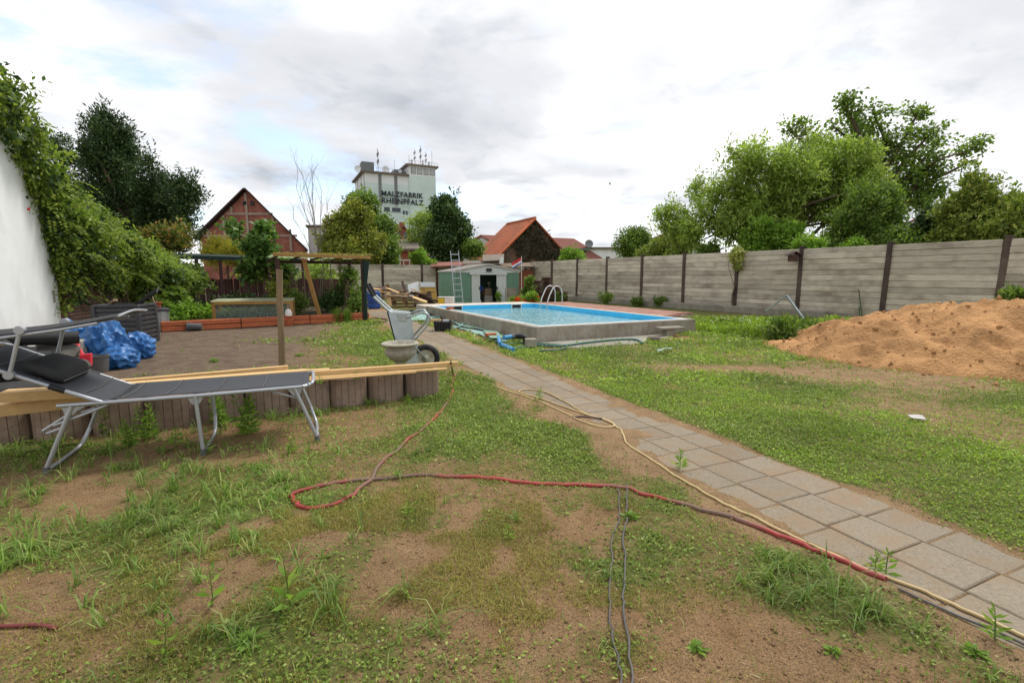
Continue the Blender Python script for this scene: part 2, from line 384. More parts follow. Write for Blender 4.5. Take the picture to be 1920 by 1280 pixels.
LF_olive = leafmat('olive_leaf', (0.11, 0.16, 0.03), (0.22, 0.27, 0.055), (0.36, 0.37, 0.10), 0.38)
LF_fig = leafmat('fig_leaf', (0.06, 0.125, 0.028), (0.13, 0.22, 0.05), (0.21, 0.30, 0.075), 0.3)
LF_cab = leafmat('cabbage_leaf', (0.17, 0.25, 0.19), (0.28, 0.37, 0.28), (0.38, 0.46, 0.36), 0.2)
LF_grass = leafmat('grass_blade', (0.11, 0.185, 0.035), (0.19, 0.29, 0.055), (0.34, 0.36, 0.12), 0.3)
LF_clover = leafmat('clover_leaf', (0.135, 0.20, 0.034), (0.24, 0.33, 0.058), (0.37, 0.42, 0.11), 0.3)
LF_lawn = leafmat('bright_lawn_leaf', (0.165, 0.255, 0.032), (0.28, 0.39, 0.052), (0.42, 0.48, 0.10), 0.32)
LF_moss = leafmat('moss_fuzz', (0.18, 0.165, 0.03), (0.29, 0.26, 0.055), (0.40, 0.34, 0.10), 0.25)
LF_straw = leafmat('straw', (0.30, 0.20, 0.10), (0.45, 0.33, 0.18), (0.6, 0.5, 0.34), 0.15)
LF_pale = leafmat('variegated_leaf', (0.25, 0.30, 0.07), (0.52, 0.52, 0.18), (0.65, 0.63, 0.3), 0.35)
LF_autumn = leafmat('orange_tipped_leaf', (0.07, 0.11, 0.02), (0.18, 0.19, 0.04), (0.42, 0.22, 0.06), 0.3)
LF_plume = leafmat('yellow_plume_leaf', (0.22, 0.24, 0.03), (0.36, 0.33, 0.04), (0.5, 0.38, 0.06), 0.34)

# ---------------------------------------------------------------- foliage
def leaf_quads(P, Dr, L, W, lift=0.1, r=rng, nt=None):              # nt: the way the blade faces (leaves turn to the light)
    n = len(P)
    Dr = nrm(Dr)
    S = nrm(np.cross(Dr, r.normal(size=(n, 3)) if nt is None else nt + 1e-4))
    Nn = np.cross(S, Dr)
    L = np.broadcast_to(np.asarray(L, float), (n,))[:, None]; W = np.broadcast_to(np.asarray(W, float), (n,))[:, None]
    v = np.empty((n, 4, 3))
    v[:, 0] = P; m = P + Dr * L * 0.5 + Nn * L * lift
    v[:, 1] = m + S * W * 0.5; v[:, 2] = P + Dr * L; v[:, 3] = m - S * W * 0.5
    return v.reshape(-1, 3), np.arange(4 * n).reshape(-1, 4)
def blades(P, az, H, lean, W, r=rng):                              # arching grass blades: two quads each
    n = len(P)
    H = np.broadcast_to(H, (n,)); lean = np.broadcast_to(lean, (n,)); W = np.broadcast_to(W, (n,))
    d = np.stack([np.cos(az), np.sin(az), np.zeros(n)], 1); s = np.stack([-np.sin(az), np.cos(az), np.zeros(n)], 1)
    up = np.array([0, 0, 1.0])
    mid = P + d * (H * lean * 0.35)[:, None] + up * (H * (1 - 0.35 * lean))[:, None] * 0.62
    tip = P + d * (H * lean * 1.0)[:, None] + up * (H * np.maximum(0.12, 1 - 0.75 * lean))[:, None]
    v = np.empty((n, 6, 3)); hw = (W / 2)[:, None]
    v[:, 0] = P - s * hw; v[:, 1] = P + s * hw; v[:, 2] = mid + s * hw * 0.85; v[:, 3] = mid - s * hw * 0.85
    v[:, 4] = tip + s * hw * 0.12; v[:, 5] = tip - s * hw * 0.12
    b = np.arange(n)[:, None] * 6
    q = np.concatenate([b + np.array([0, 1, 2, 3]), b + np.array([3, 2, 4, 5])])
    return v.reshape(-1, 3), q
def join_np(parts):
    vs = []; qs = []; o = 0
    for v, q in parts:
        vs.append(v); qs.append(q + o); o += len(v)
    return np.concatenate(vs), np.concatenate(qs)
def clump_points(blobs, nclump, per, cr, surf=0.55, r=rng):
    """blobs: (center, radii, weight). Returns leaf positions, outward directions and the clump centres."""
    sub = []
    for b in blobs:                                                # break every lobe into boughs of uneven size
        rr = np.array(b[1], float); w0 = b[2] if len(b) > 2 else float(rr.prod())
        for k in range(11):
            d0 = nrm(r.normal(size=3)); f = r.uniform(.40, .76); sz = r.uniform(.24, .44)
            sub.append((np.array(b[0]) + d0 * rr * f, np.maximum(rr * sz * r.uniform(.8, 1.25, 3), .04), w0 * sz ** 2.2))
        sub.append((np.array(b[0]), rr * .7, w0 * .35))
    blobs = sub
    wts = np.array([b[2] if len(b) > 2 else b[1][0] * b[1][1] * b[1][2] for b in blobs], float) ** 0.85
    ids = r.choice(len(blobs), nclump, p=wts / wts.sum())
    C = np.array([b[0] for b in blobs], float)[ids]; Rr = np.array([b[1] for b in blobs], float)[ids]
    d = nrm(r.normal(size=(nclump, 3))); rad = r.random(nclump) ** (1 / 3.0)
    rad = surf * (0.72 + 0.36 * rad) + (1 - surf) * rad
    cc = C + d * Rr * rad[:, None]
    out = nrm(d / Rr)
    crr = cr * r.uniform(0.6, 1.4, nclump)
    sprig = r.random(nclump) < .10                                # a few sprigs stick out of the outline
    cc = cc + out * (sprig * r.uniform(.3, 1.6, nclump) * cr)[:, None]
    pp = np.repeat(cc, per, 0) + nrm(r.normal(size=(nclump * per, 3))) * (np.repeat(crr, per) * r.random(nclump * per) ** 0.5)[:, None]
    dd = np.repeat(out, per, 0)
    return pp, dd, cc
def crown(name, mat_, parent, blobs, nclump, per, cr, L, W, droop=0.0, outward=0.6, surf=0.55, up=0.15, origin=None, kind=None):
    pp, dd, cc = clump_points(blobs, nclump, per, cr, surf)
    dr = dd * outward + rng.normal(size=dd.shape) * 0.75; dr[:, 2] += up - droop
    k = rng.uniform(0.65, 1.3, len(pp))
    v, q = leaf_quads(pp, dr, L * k, W * k, nt=dd * .55 + np.array([0, 0, .75]) + rng.normal(size=dd.shape) * .55)
    org = np.array(origin if origin is not None else parent.location)
    o = link(name, npmesh(name, v - org, q), mat_, parent)
    return o, cc
def limbs(parent, base, top, r0, cc, nl=9, name='trunk', m=None, spread=0.5, nsub=5):
    base = Vector(base); top = Vector(top); mb = MB()
    pts = [base, base.lerp(top, 0.35) + Vector((R_(-.1, .1), R_(-.1, .1), 0)), base.lerp(top, 0.7) + Vector((R_(-.15, .15), R_(-.15, .15), 0)), top]
    mb.tube(bez(pts, 3), [r0 * (1.25 - 0.9 * i / 9) for i in range(10)], 8)
    if len(cc):
        idx = rng.choice(len(cc), min(nl, len(cc)), replace=False)
        for i in idx:
            e = Vector(cc[i]); t = R_(0.35, 1.0); s = base.lerp(top, t)
            m1 = s.lerp(e, 0.5) + Vector((R_(-.2, .2), R_(-.2, .2), R_(0, .35))) * spread * 2
            rr = r0 * (1.15 - 0.75 * t) * 0.6
            c = bez([s, m1, e], nsub)
            mb.tube(c, [rr * (1 - 0.88 * j / (len(c) - 1)) for j in range(len(c))], 5)
    return mb.build(name, m or M_bark, parent, smooth=True)
def tree(name, label, cat, base, top_z, blobs, nclump, per, cr, L, W, lm, r0=0.16, nl=12, group=None, droop=0.0, surf=0.55, bark=None, up=0.15, outward=0.6):
    base = Vector(base); t = empty(name, base, 0, label, cat, group)
    o, cc = crown('crown', lm, t, blobs, nclump, per, cr, L, W, droop, outward, surf, up)
    limbs(t, base - Vector((0, 0, .1)), Vector((np.mean([b[0][0] for b in blobs]) * .6 + base.x * .4, np.mean([b[0][1] for b in blobs]) * .6 + base.y * .4, top_z)), r0, cc, nl, m=bark)
    return t
def B(px0, py0, px1, py1, Y, depth=1.0, w=None):                  # ellipsoid that fills a sight-line window at distance Y
    a = D((px0 + px1) / 2, (py0 + py1) / 2, Y); k = Y / FPX
    r = [(px1 - px0) / 2 * k, (px1 - px0) / 2 * k * depth, (py1 - py0) / 2 * k]
    r = [max(x, 0.05) for x in r]
    return ((a.x, a.y, a.z), r) if w is None else ((a.x, a.y, a.z), r, w)

# ================================================================ LAND
PD = np.array([-0.4004, 0.9163]); PN = np.array([0.9163, 0.4004]); P0 = np.array([2.49, 2.21])   # garden path: direction, right-hand normal, right edge
def path_st(x, y):
    return (x - P0[0]) * PD[0] + (y - P0[1]) * PD[1], -((x - P0[0]) * PN[0] + (y - P0[1]) * PN[1])
PO = np.array([0.50, 9.80]); PU = np.array([0.899, 0.438]); PV = np.array([-0.438, 0.899]); PW, PL = 4.40, 8.0   # pool: near-left corner, axes, size
POOLH = 0.31
def pool_uv(x, y):
    return (x - PO[0]) * PU[0] + (y - PO[1]) * PU[1], (x - PO[0]) * PV[0] + (y - PO[1]) * PV[1]
def poolpt(u, v, z=0.0):
    return Vector((PO[0] + PU[0] * u + PV[0] * v, PO[1] + PU[1] * u + PV[1] * v, z))
RZP = math.atan2(PU[1], PU[0])
FA, FB = 18.81, -0.5658                                            # right fence: x = FA + FB*y
def pile_h(x, y):                                                  # heap of sand by the fence
    dx, dy = x - 8.1, y - 8.0
    a = math.radians(-24); u = dx * math.cos(a) + dy * math.sin(a); v = -dx * math.sin(a) + dy * math.cos(a)
    n1 = fbm(x * 0.9 + 3, y * 0.9 + 8, 3) - 0.5; n2 = fbm(x * 2.6, y * 2.6 + 4, 4) - 0.5
    rr = np.sqrt((u / np.where(u < 0, 3.6, 3.3)) ** 2 + (v / np.where(v < 0, 2.5, 2.4)) ** 2) + n1 * 0.34
    h = 1.10 * np.clip(1 - rr, 0, 1) ** 0.9
    d2 = np.sqrt(((x - 9.6) / 2.2) ** 2 + ((y - 8.2) / 2.0) ** 2)
    h = np.maximum(h, 0.98 * np.clip(1 - d2 + n1 * .3, 0, 1) ** 0.7)
    h = 1.10 * np.tanh(h * 1.15)
    ridge = np.abs(fbm(x * 1.7 + 9, y * 1.7 + 2, 3) - 0.5) * 2
    h = h + np.where(h > 0.015, (n2 * 0.30 + (0.22 - ridge) * 0.12) * np.clip(h * 3, 0, 1), 0)
    fine = fbm(x * 9, y * 9, 4) - 0.5; lump = np.clip(fbm(x * 3.6 + 20, y * 3.6 + 11, 2) - .56, 0, 1)
    return h + np.where(h > 0.01, (fine * 0.10 + lump * .28 * np.clip(1.3 - h, .3, 1)) * np.clip(h * 6, 0, 1), 0)
def ga(x, y, cx, cy, rx, ry, rot=0.0):
    c, s = math.cos(rot), math.sin(rot)
    u = (x - cx) * c + (y - cy) * s; v = -(x - cx) * s + (y - cy) * c
    return np.exp(-(u / rx) ** 2 - (v / ry) ** 2)
def cover(x, y):
    """ground cover at a place: lawn weeds, long grass, moss (0..1)."""
    s, t = path_st(x, y)
    n1 = fbm(x * 0.8 + 2, y * 0.8 + 5, 4); n2 = fbm(x * 2.4 + 8, y * 2.4 + 1, 4)
    pu, pv = pool_uv(x, y)
    right = sstep(-0.02, 0.10, -t + (n2 - .5) * .12)
    lawn_r = right * (0.60 + 0.38 * sstep(.36, .58, n1 * .5 + n2 * .5))
    bare = 0.9 * ga(x, y, 2.7, 7.15, 1.2, 0.28, -0.1) + 0.95 * ga(x, y, 4.3, 6.6, 1.1, 0.5, -0.5) + 0.7 * ga(x, y, 4.2, 4.9, 1.1, 0.5, -0.2) + 0.6 * ga(x, y, 4.4, 4.0, .7, .5) + 0.45 * ga(x, y, 5.2, 3.4, .9, .6)
    lawn_r = lawn_r * np.clip(1 - bare * (0.55 + 0.9 * n2), 0, 1)
    lawn_r = lawn_r * (0.72 + 0.45 * sstep(0.3, 0.6, n2))
    ph = pile_h(x, y)
    lawn_r = lawn_r * (1 - sstep(0.0, 0.06, ph)) * (1 - 0.9 * ga(x, y, 5.6, 6.4, 1.3, 1.0))
    tl = t - 0.9
    L_ = sstep(0.0, 0.25, tl + (n2 - 0.5) * 0.5)
    near = sstep(2.6, 3.6, y)
    mid = L_ * near * np.exp(-np.clip(tl - 0.9, 0, 9) ** 2 / 1.1) * (1 - sstep(6.6, 7.2, y)) * 0.9
    edge = L_ * np.exp(-np.clip(tl, 0, 9) ** 2 / 0.10) * (1 - sstep(3.4, 4.2, y)) * 0.85
    front = L_ * (1 - near) * sstep(0.52, 0.66, n1) * 0.5 + L_ * sstep(0.56, 0.66, n2) * (1 - near) * 0.45
    leftf = L_ * sstep(0.50, 0.62, n1 * 0.5 + n2 * 0.5) * 0.5 * (1 - sstep(5.0, 5.6, y))
    back = L_ * sstep(6.4, 7.2, y) * sstep(-4.6, -2.3, x + (y - 8) * 0.28 + (n1 - 0.5) * 2.6) * 0.8 * (1 - sstep(15, 16.5, y))
    strip = L_ * ga(x, y, -3.6, 6.7, 1.8, 0.35, 0.35) * 0.5
    lawn = np.maximum.reduce([lawn_r, mid * (0.55 + 0.75 * sstep(.35, .6, n2)), edge, front, leftf, back * (0.5 + 0.8 * sstep(.38, .6, n2)), strip])
    poolz = ((pu > -0.02) & (pu < PW + 3) & (pv > -0.02) & (pv < PL + 2))
    lawn = np.where(poolz, 0, lawn)
    apron = (pu > -0.25) & (pu < 3.6) & (pv > -0.95) & (pv < 0.05)
    lawn = np.where(apron, lawn * 0.08, lawn)
    leftpool = (pu > -0.75) & (pu <= 0.02) & (pv > 1.0) & (pv < PL)
    lawn = np.where(leftpool, lawn * 0.15, lawn)
    lawn = np.where((t > 0.0) & (t < 0.9), 0.0, lawn)
    long_ = L_ * (0.9 * ga(x, y, -2.6, 2.3, 1.1, 0.55, .3) + 0.55 * ga(x, y, -2.6, 3.2, 1.0, .45) + .8 * ga(x, y, 1.35, 1.95, .3, .25) + 0.35 * ga(x, y, -1.0, 1.9, .5, .4) + 0.5 * ga(x, y, -3.2, 4.05, 1.4, .25, .42)) * sstep(0.36, 0.56, n2 + 0.06)
    moss = L_ * (ga(x, y, -0.55, 2.2, 0.9, 0.5) + 0.9 * ga(x, y, -0.2, 1.75, 0.9, .35) + 0.8 * ga(x, y, -1.3, 2.5, .7, .4) + .7 * ga(x, y, -.2, 2.75, 1.2, .35) + .5 * ga(x, y, -1.2, 1.8, .8, .4)) * sstep(0.44, 0.6, fbm(x * 3.1 + 30, y * 3.1, 3)) * (1 - sstep(3.3, 4.0, y))
    return lawn, np.clip(long_, 0, 1), np.clip(moss, 0, 1)
def ground_z(x, y):
    s, t = path_st(x, y)
    z = (fbm(x * 0.55, y * 0.55, 3) - 0.5) * 0.06 + (fbm(x * 3.0 + 5, y * 3.0, 3) - 0.5) * 0.022 + (fbm(x * 11 + 5, y * 11, 3) - 0.5) * 0.016
    inpath = sstep(-0.06, 0.0, t) * sstep(-0.06, 0.0, 0.9 - t)
    n = fbm(x * 2.2 + 40, y * 2.2 + 3, 4); nf = fbm(x * 9 + 4, y * 9, 3)
    cov = 1.25 * np.exp(-(np.clip(.95 - t, 0, 9) / 0.13) ** 2) * sstep(7.5, 4.5, y) + 0.6 * np.exp(-((t - 0.0) / 0.06) ** 2) + 0.9 * ga(s, t, 2.6, 0.80, 1.2, 0.20) + 0.8 * ga(s, t, 3.4, 0.06, 1.2, .12) + 0.28 * sstep(0.56, 0.7, n) * sstep(.8, 1.8, s)
    zp = -0.003 + 0.019 * np.clip(cov, 0, 1) * (0.35 + 1.0 * n) + (nf - 0.5) * 0.010
    z = z * (1 - inpath) + zp * inpath
    far = sstep(9, 14, np.hypot(x, y))
    z = z * (1 - far) + (z * 0.4) * far
    pu, pv = pool_uv(x, y)
    nearpool = sstep(-1.2, -0.3, pu) * sstep(-1.5, -0.5, pv) * sstep(1.2, .3, pu - PW)
    return z * (1 - 0.8 * nearpool) - 0.004 * nearpool

def build_ground():
    def axis(segs):
        out = [segs[0][0]]
        for a, b, st in segs:
            n = max(1, int(round((b - a) / st))); out += list(np.linspace(a, b, n + 1)[1:])
        return np.array(out)
    xs = axis([(-900, -100, 200), (-100, -20, 8), (-20, -9, 0.5), (-9, -4, 0.10), (-4, 4, 0.032), (4, 9, 0.08), (9, 20, 0.5), (20, 100, 8), (100, 900, 200)])
    ys = axis([(-60, -4, 8), (-4, 1.2, 0.2), (1.2, 6.2, 0.03), (6.2, 12, 0.07), (12, 22, 0.2), (22, 60, 2), (60, 1500, 120)])
    X, Y = np.meshgrid(xs, ys)
    Z = ground_z(X, Y)
    nx, ny = len(xs), len(ys)
    i = np.arange(nx * ny).reshape(ny, nx)
    q = np.stack([i[:-1, :-1], i[:-1, 1:], i[1:, 1:], i[1:, :-1]], -1).reshape(-1, 4)
    xc = X.ravel()[q].mean(1); yc = Y.ravel()[q].mean(1)
    pu, pv = pool_uv(xc, yc)
    q = q[~((pu > 0.13) & (pu < PW - 0.13) & (pv > 0.13) & (pv < PL - 0.13))]
    me = npmesh('ground', np.stack([X.ravel(), Y.ravel(), Z.ravel()], 1), q)
    x, y = X.ravel(), Y.ravel()
    lawn, lg, ms = cover(x, y)
    s, t = path_st(x, y)
    tan = np.clip(np.exp(-(np.clip(np.abs(t - 0.45) - 0.4, 0, 9) / 0.16) ** 2) + 0.8 * sstep(-0.02, 0.02, pile_h(x, y) + 0.012) + 0.9 * ga(x, y, 5.6, 6.2, 1.6, 1.2) + .6 * ga(x, y, 4.4, 4.6, 1.4, .9) + 0.5 * ga(x, y, 2.7, 7.1, 1.5, .5), 0, 1)
    plot = sstep(-2.4, -4.2, x + (y - 8) * 0.28) * sstep(5.2, 6.2, y)
    a = me.attributes.new('cover', 'FLOAT_COLOR', 'POINT')
    c = np.ones((len(x), 4), np.float32); c[:, 0] = np.clip(lawn + lg * 0.6 + ms * 0.35, 0, 1); c[:, 1] = tan; c[:, 2] = np.clip(plot, 0, 1)
    a.data.foreach_set('color', c.ravel())
    me.polygons.foreach_set('use_smooth', [True] * len(me.polygons))
    m = bpy.data.materials.new('garden_soil'); m.use_nodes = True; tr = m.node_tree; tr.nodes.clear()
    L = tr.links.new; n = lambda ty, **k: N(ty, tr, **k)
    out = n('ShaderNodeOutputMaterial'); b = n('ShaderNodeBsdfPrincipled'); L(b.outputs[0], out.inputs[0])
    b.inputs['Roughness'].default_value = 0.95; b.inputs['Specular IOR Level'].default_value = 0.15
    ge = n('ShaderNodeNewGeometry'); at = n('ShaderNodeAttribute'); at.attribute_name = 'cover'
    sp = n('ShaderNodeSeparateColor'); L(at.outputs['Color'], sp.inputs[0])
    def noise(sc, det=6, ro=.6):
        t_ = n('ShaderNodeTexNoise'); t_.inputs['Scale'].default_value = sc; t_.inputs['Detail'].default_value = det; t_.inputs['Roughness'].default_value = ro; L(ge.outputs['Position'], t_.inputs['Vector']); return t_.outputs[0]
    def ramp(src, st):
        r = n('ShaderNodeValToRGB'); L(src, r.inputs[0]); e = r.color_ramp.elements
        while len(e) < len(st): e.new(.5)
        for el, (p, cc) in zip(e, st): el.position = p; el.color = (*cc, 1)
        return r.outputs[0]
    def mix(f, a_, b_, mode='MIX'):
        x_ = n('ShaderNodeMix', data_type='RGBA', blend_type=mode)
        if isinstance(f, float): x_.inputs[0].default_value = f
        else: L(f, x_.inputs[0])
        L(a_, x_.inputs[6])
        if isinstance(b_, tuple): x_.inputs[7].default_value = (*b_, 1)
        else: L(b_, x_.inputs[7])
        return x_.outputs[2]
    soil = ramp(noise(2.2, 9, .68), [(0.30, (0.10, 0.053, 0.020)), (0.48, (0.215, 0.115, 0.043)), (0.66, (0.31, 0.178, 0.070))])
    red = ramp(noise(0.7, 5), [(0.42, (0, 0, 0)), (0.62, (0.55, 0.55, 0.55))])
    soil = mix(red, soil, (0.30, 0.140, 0.050))
    tanc = ramp(noise(5, 8, .65), [(0.3, (0.27, 0.168, 0.085)), (0.7, (0.43, 0.29, 0.16))])
    soil = mix(sp.outputs[1], soil, tanc)
    plotc = ramp(noise(3.5, 9, .7), [(0.32, (0.125, 0.086, 0.06)), (0.66, (0.245, 0.178, 0.126))])
    soil = mix(sp.outputs[2], soil, plotc)
    grit = ramp(noise(140, 3, .7), [(0.30, (0.35, 0.35, 0.35)), (0.5, (1, 1, 1)), (0.72, (1.5, 1.45, 1.4))])
    soil = mix(1.0, soil, grit, 'MULTIPLY')
    thatch = ramp(noise(26, 6, .7), [(0.3, (0.06, 0.08, 0.02)), (0.5, (0.115, 0.165, 0.03)), (0.7, (0.19, 0.20, 0.06))])
    nm_ = n('ShaderNodeMath', operation='MULTIPLY_ADD'); L(noise(17, 5, .7), nm_.inputs[0]); nm_.inputs[1].default_value = 1.5; L(sp.outputs[0], nm_.inputs[2])
    vf = n('ShaderNodeMapRange'); L(nm_.outputs[0], vf.inputs[0]); vf.inputs[1].default_value = 0.98; vf.inputs[2].default_value = 1.50; vf.inputs[3].default_value = 0.0; vf.inputs[4].default_value = 0.85
    colr = mix(vf.outputs[0], soil, thatch)
    L(colr, b.inputs['Base Color'])
    nb = noise(38, 6, .7); nb2 = noise(150, 3)
    ad = n('ShaderNodeMath', operation='MULTIPLY_ADD'); L(nb2, ad.inputs[0]); ad.inputs[1].default_value = 0.35; L(nb, ad.inputs[2])
    bp = n('ShaderNodeBump'); bp.inputs['Strength'].default_value = 1.0; bp.inputs['Distance'].default_value = 0.03
    L(ad.outputs[0], bp.inputs['Height']); L(bp.outputs[0], b.inputs['Normal'])
    return tag(link('ground', me, m), kind='structure')
build_ground()

# ---- garden path of concrete slabs
def build_path():
    pth = empty('path', (0, 0, 0)); tag(pth, kind='structure')
    sm = MB().box((0, 0, -0.02), (0.292, 0.292, 0.04)).mesh('slab', bevel=0.006)
    rz = math.atan2(PD[1], PD[0]) - math.pi / 2
    k = 0
    for row in range(-9, 62):
        for c in range(3):
            s = row * 0.3 + 0.1 + (0.015 if c == 1 else 0)
            t = 0.15 + c * 0.3
            p = P0 + PD * s - PN * t
            if p[1] < -0.6 or p[1] > 19: continue
            o = link('slab', sm, M_slab, pth, (p[0], p[1], 0.005 + R_(-.002, .002)), (R_(-.006, .006), R_(-.006, .006), rz + R_(-.012, .012)))
build_path()

# ---- heap of sand
def build_pile():
    xs = np.arange(3.9, 13.4, 0.04); ys = np.arange(4.4, 11.6, 0.04)
    X, Y = np.meshgrid(xs, ys); H = pile_h(X, Y)
    gz = ground_z(X, Y)
    Z = np.where(H > 0.008, gz + H - 0.005, gz - 0.06)
    fx = FA + FB * Y
    Z = np.where(X > fx - 0.12, np.minimum(Z, 0.9), Z)
    i = np.arange(X.size).reshape(X.shape)
    q = np.stack([i[:-1, :-1], i[:-1, 1:], i[1:, 1:], i[1:, :-1]], -1).reshape(-1, 4)
    keep = (H.ravel()[q].max(1) > 0.005) & ((X.ravel()[q] - (FA + FB * Y.ravel()[q])).max(1) < -0.02)
    q = q[keep]
    used = np.unique(q); mp = -np.ones(X.size, int); mp[used] = np.arange(len(used))
    v = np.stack([X.ravel(), Y.ravel(), Z.ravel()], 1)[used]
    org = np.array([8.1, 8.0, 0.0])
    me = npmesh('sand_pile', v - org, mp[q]); me.polygons.foreach_set('use_smooth', [True] * len(me.polygons))
    m = mat('heap_sand', (0.52, 0.285, 0.125), 0.95, var=0.28, scale=2.2, bump=1.0, bscale=26, bdist=0.05, rnd=0, dirt=(0.26, 0.135, 0.06), dirt_amt=0.8, dirt_scale=1.3, spec=0.1)
    o = link('sand_pile', me, m, None, tuple(org))
    tag(o, 'big heap of reddish brown sand against the concrete fence', 'sand pile')
    # clods lying on it
    mb = []
    n = 1900
    x = rng.uniform(4.0, 12, n); y = rng.uniform(4.6, 9.8, n); h = pile_h(x, y)
    ok = (h > 0.01) | (ga(x, y, 7.4, 7.2, 3.2, 2.4) > rng.uniform(.3, 1.1, n))
    x, y, h = x[ok], y[ok], h[ok]
    r = (.006 + .04 * rng.random(len(x)) ** 5) * rng.uniform(.6, 1.3, len(x))
    base = np.array([(1, 0, 0), (-1, 0, 0), (0, 1, 0), (0, -1, 0), (0, 0, 1), (0, 0, -1)], float)
    tri = np.array([(0, 2, 4), (2, 1, 4), (1, 3, 4), (3, 0, 4), (2, 0, 5), (1, 2, 5), (3, 1, 5), (0, 3, 5)])
    v = (base[None] * rng.uniform(.6, 1.4, (len(x), 6, 1))) * r[:, None, None] + np.stack([x, y, ground_z(x, y) + np.maximum(h, 0) + r * .2], 1)[:, None]
    q = (tri[None] + np.arange(len(x))[:, None, None] * 6).reshape(-1, 3)
    c = link('sand_clods', npmesh('sand_clods', v.reshape(-1, 3) - org, q), m, o); tag(c, kind='stuff')
build_pile()

# ================================================================ FENCES
def fence(name, label, pts, H, nb, boardmesh_w, kerbh=0.20, leans=None):
    t = empty(name, (*pts[0], 0), 0, label, 'fence')
    org = Vector((*pts[0], 0))
    a, b = Vector((*pts[0], 0)), Vector((*pts[-1], 0)); d = (b - a).normalized(); rz = math.atan2(d.y, d.x)
    bh = (H - kerbh) / nb
    bm = MB().box((0, 0, 0), (boardmesh_w - 0.05, 0.05, bh - 0.020)).box((0, .0, 0), (boardmesh_w - 0.07, 0.012, bh + 0.012)).mesh('concrete_board', bevel=0.004)
    pm = MB().box((0, 0, (H + .06) / 2), (0.13, 0.15, H + .06)).box((0, 0, H + .075), (0.155, 0.175, 0.03)).mesh('post', bevel=0.008)
    km = MB().box((0, 0, 0), (boardmesh_w - 0.02, 0.09, kerbh + 0.1)).mesh('kerb', bevel=0.01)
    for i, p in enumerate(pts):
        l = (leans or {}).get(i, (R_(-.012, .012), R_(-.012, .012)))
        link('post', pm, M_post, t, (p[0] - org.x, p[1] - org.y, 0), (l[0], l[1], rz))
    for p, q in zip(pts, pts[1:]):
        c = Vector(((p[0] + q[0]) / 2, (p[1] + q[1]) / 2, 0)) - org
        sx = (Vector((*q, 0)) - Vector((*p, 0))).length / boardmesh_w
        link('kerb', km, M_kerb, t, (c.x, c.y, kerbh / 2 - 0.05), (0, 0, rz)).scale = (sx, 1, 1)
        for k in range(nb):
            off = R_(-.008, .008)
            o = link('board', bm, M_concrete_board, t, (c.x - d.y * off, c.y + d.x * off, kerbh + bh * (k + .5) + R_(-.003, .003)), (R_(-.006, .006), R_(-.003, .003), rz + R_(-.003, .003)))
            o.scale = (sx, 1, 1)
    return t
fy = [7.7, 9.9, 12.04, 14.15, 16.29, 18.35, 20.49, 22.61, 24.75, 26.9, 29.0, 31.1]
fence('concrete_fence', 'long grey concrete plank fence with dark posts behind the pool and sand heap', [(FA + FB * y, y) for y in fy], 2.24, 12, 2.43, leans={2: (0.02, -0.03), 3: (0, -0.02), 11: (0.06, 0.05)})
bd = Vector((0.9, 0.436))
bp0 = D(717, 520, 29.0); bpts = []
for k in range(-2, 5):
    bpts.append((bp0.x + bd.x * 2.38 * k, bp0.y + bd.y * 2.38 * k))
fence('concrete_fence', 'grey concrete plank fence across the back, behind the wood pile', bpts, 2.02, 11, 2.38)
# low concrete ledge along the fence beside the pool
mb = MB()
a = Vector((FA + FB * 15.3 - .12, 15.3, 0)); b = Vector((FA + FB * 27 - .12, 27, 0)); nn = Vector((-0.87, -0.49, 0))
mb.slab([a + nn * .03, a + nn * .30, b + nn * .30, b + nn * .03], (0, 0, 0.26))
tag(mb.build('ledge', M_kerb, None, bevel=0.02), 'low pale concrete ledge running along the foot of the fence', 'ledge')

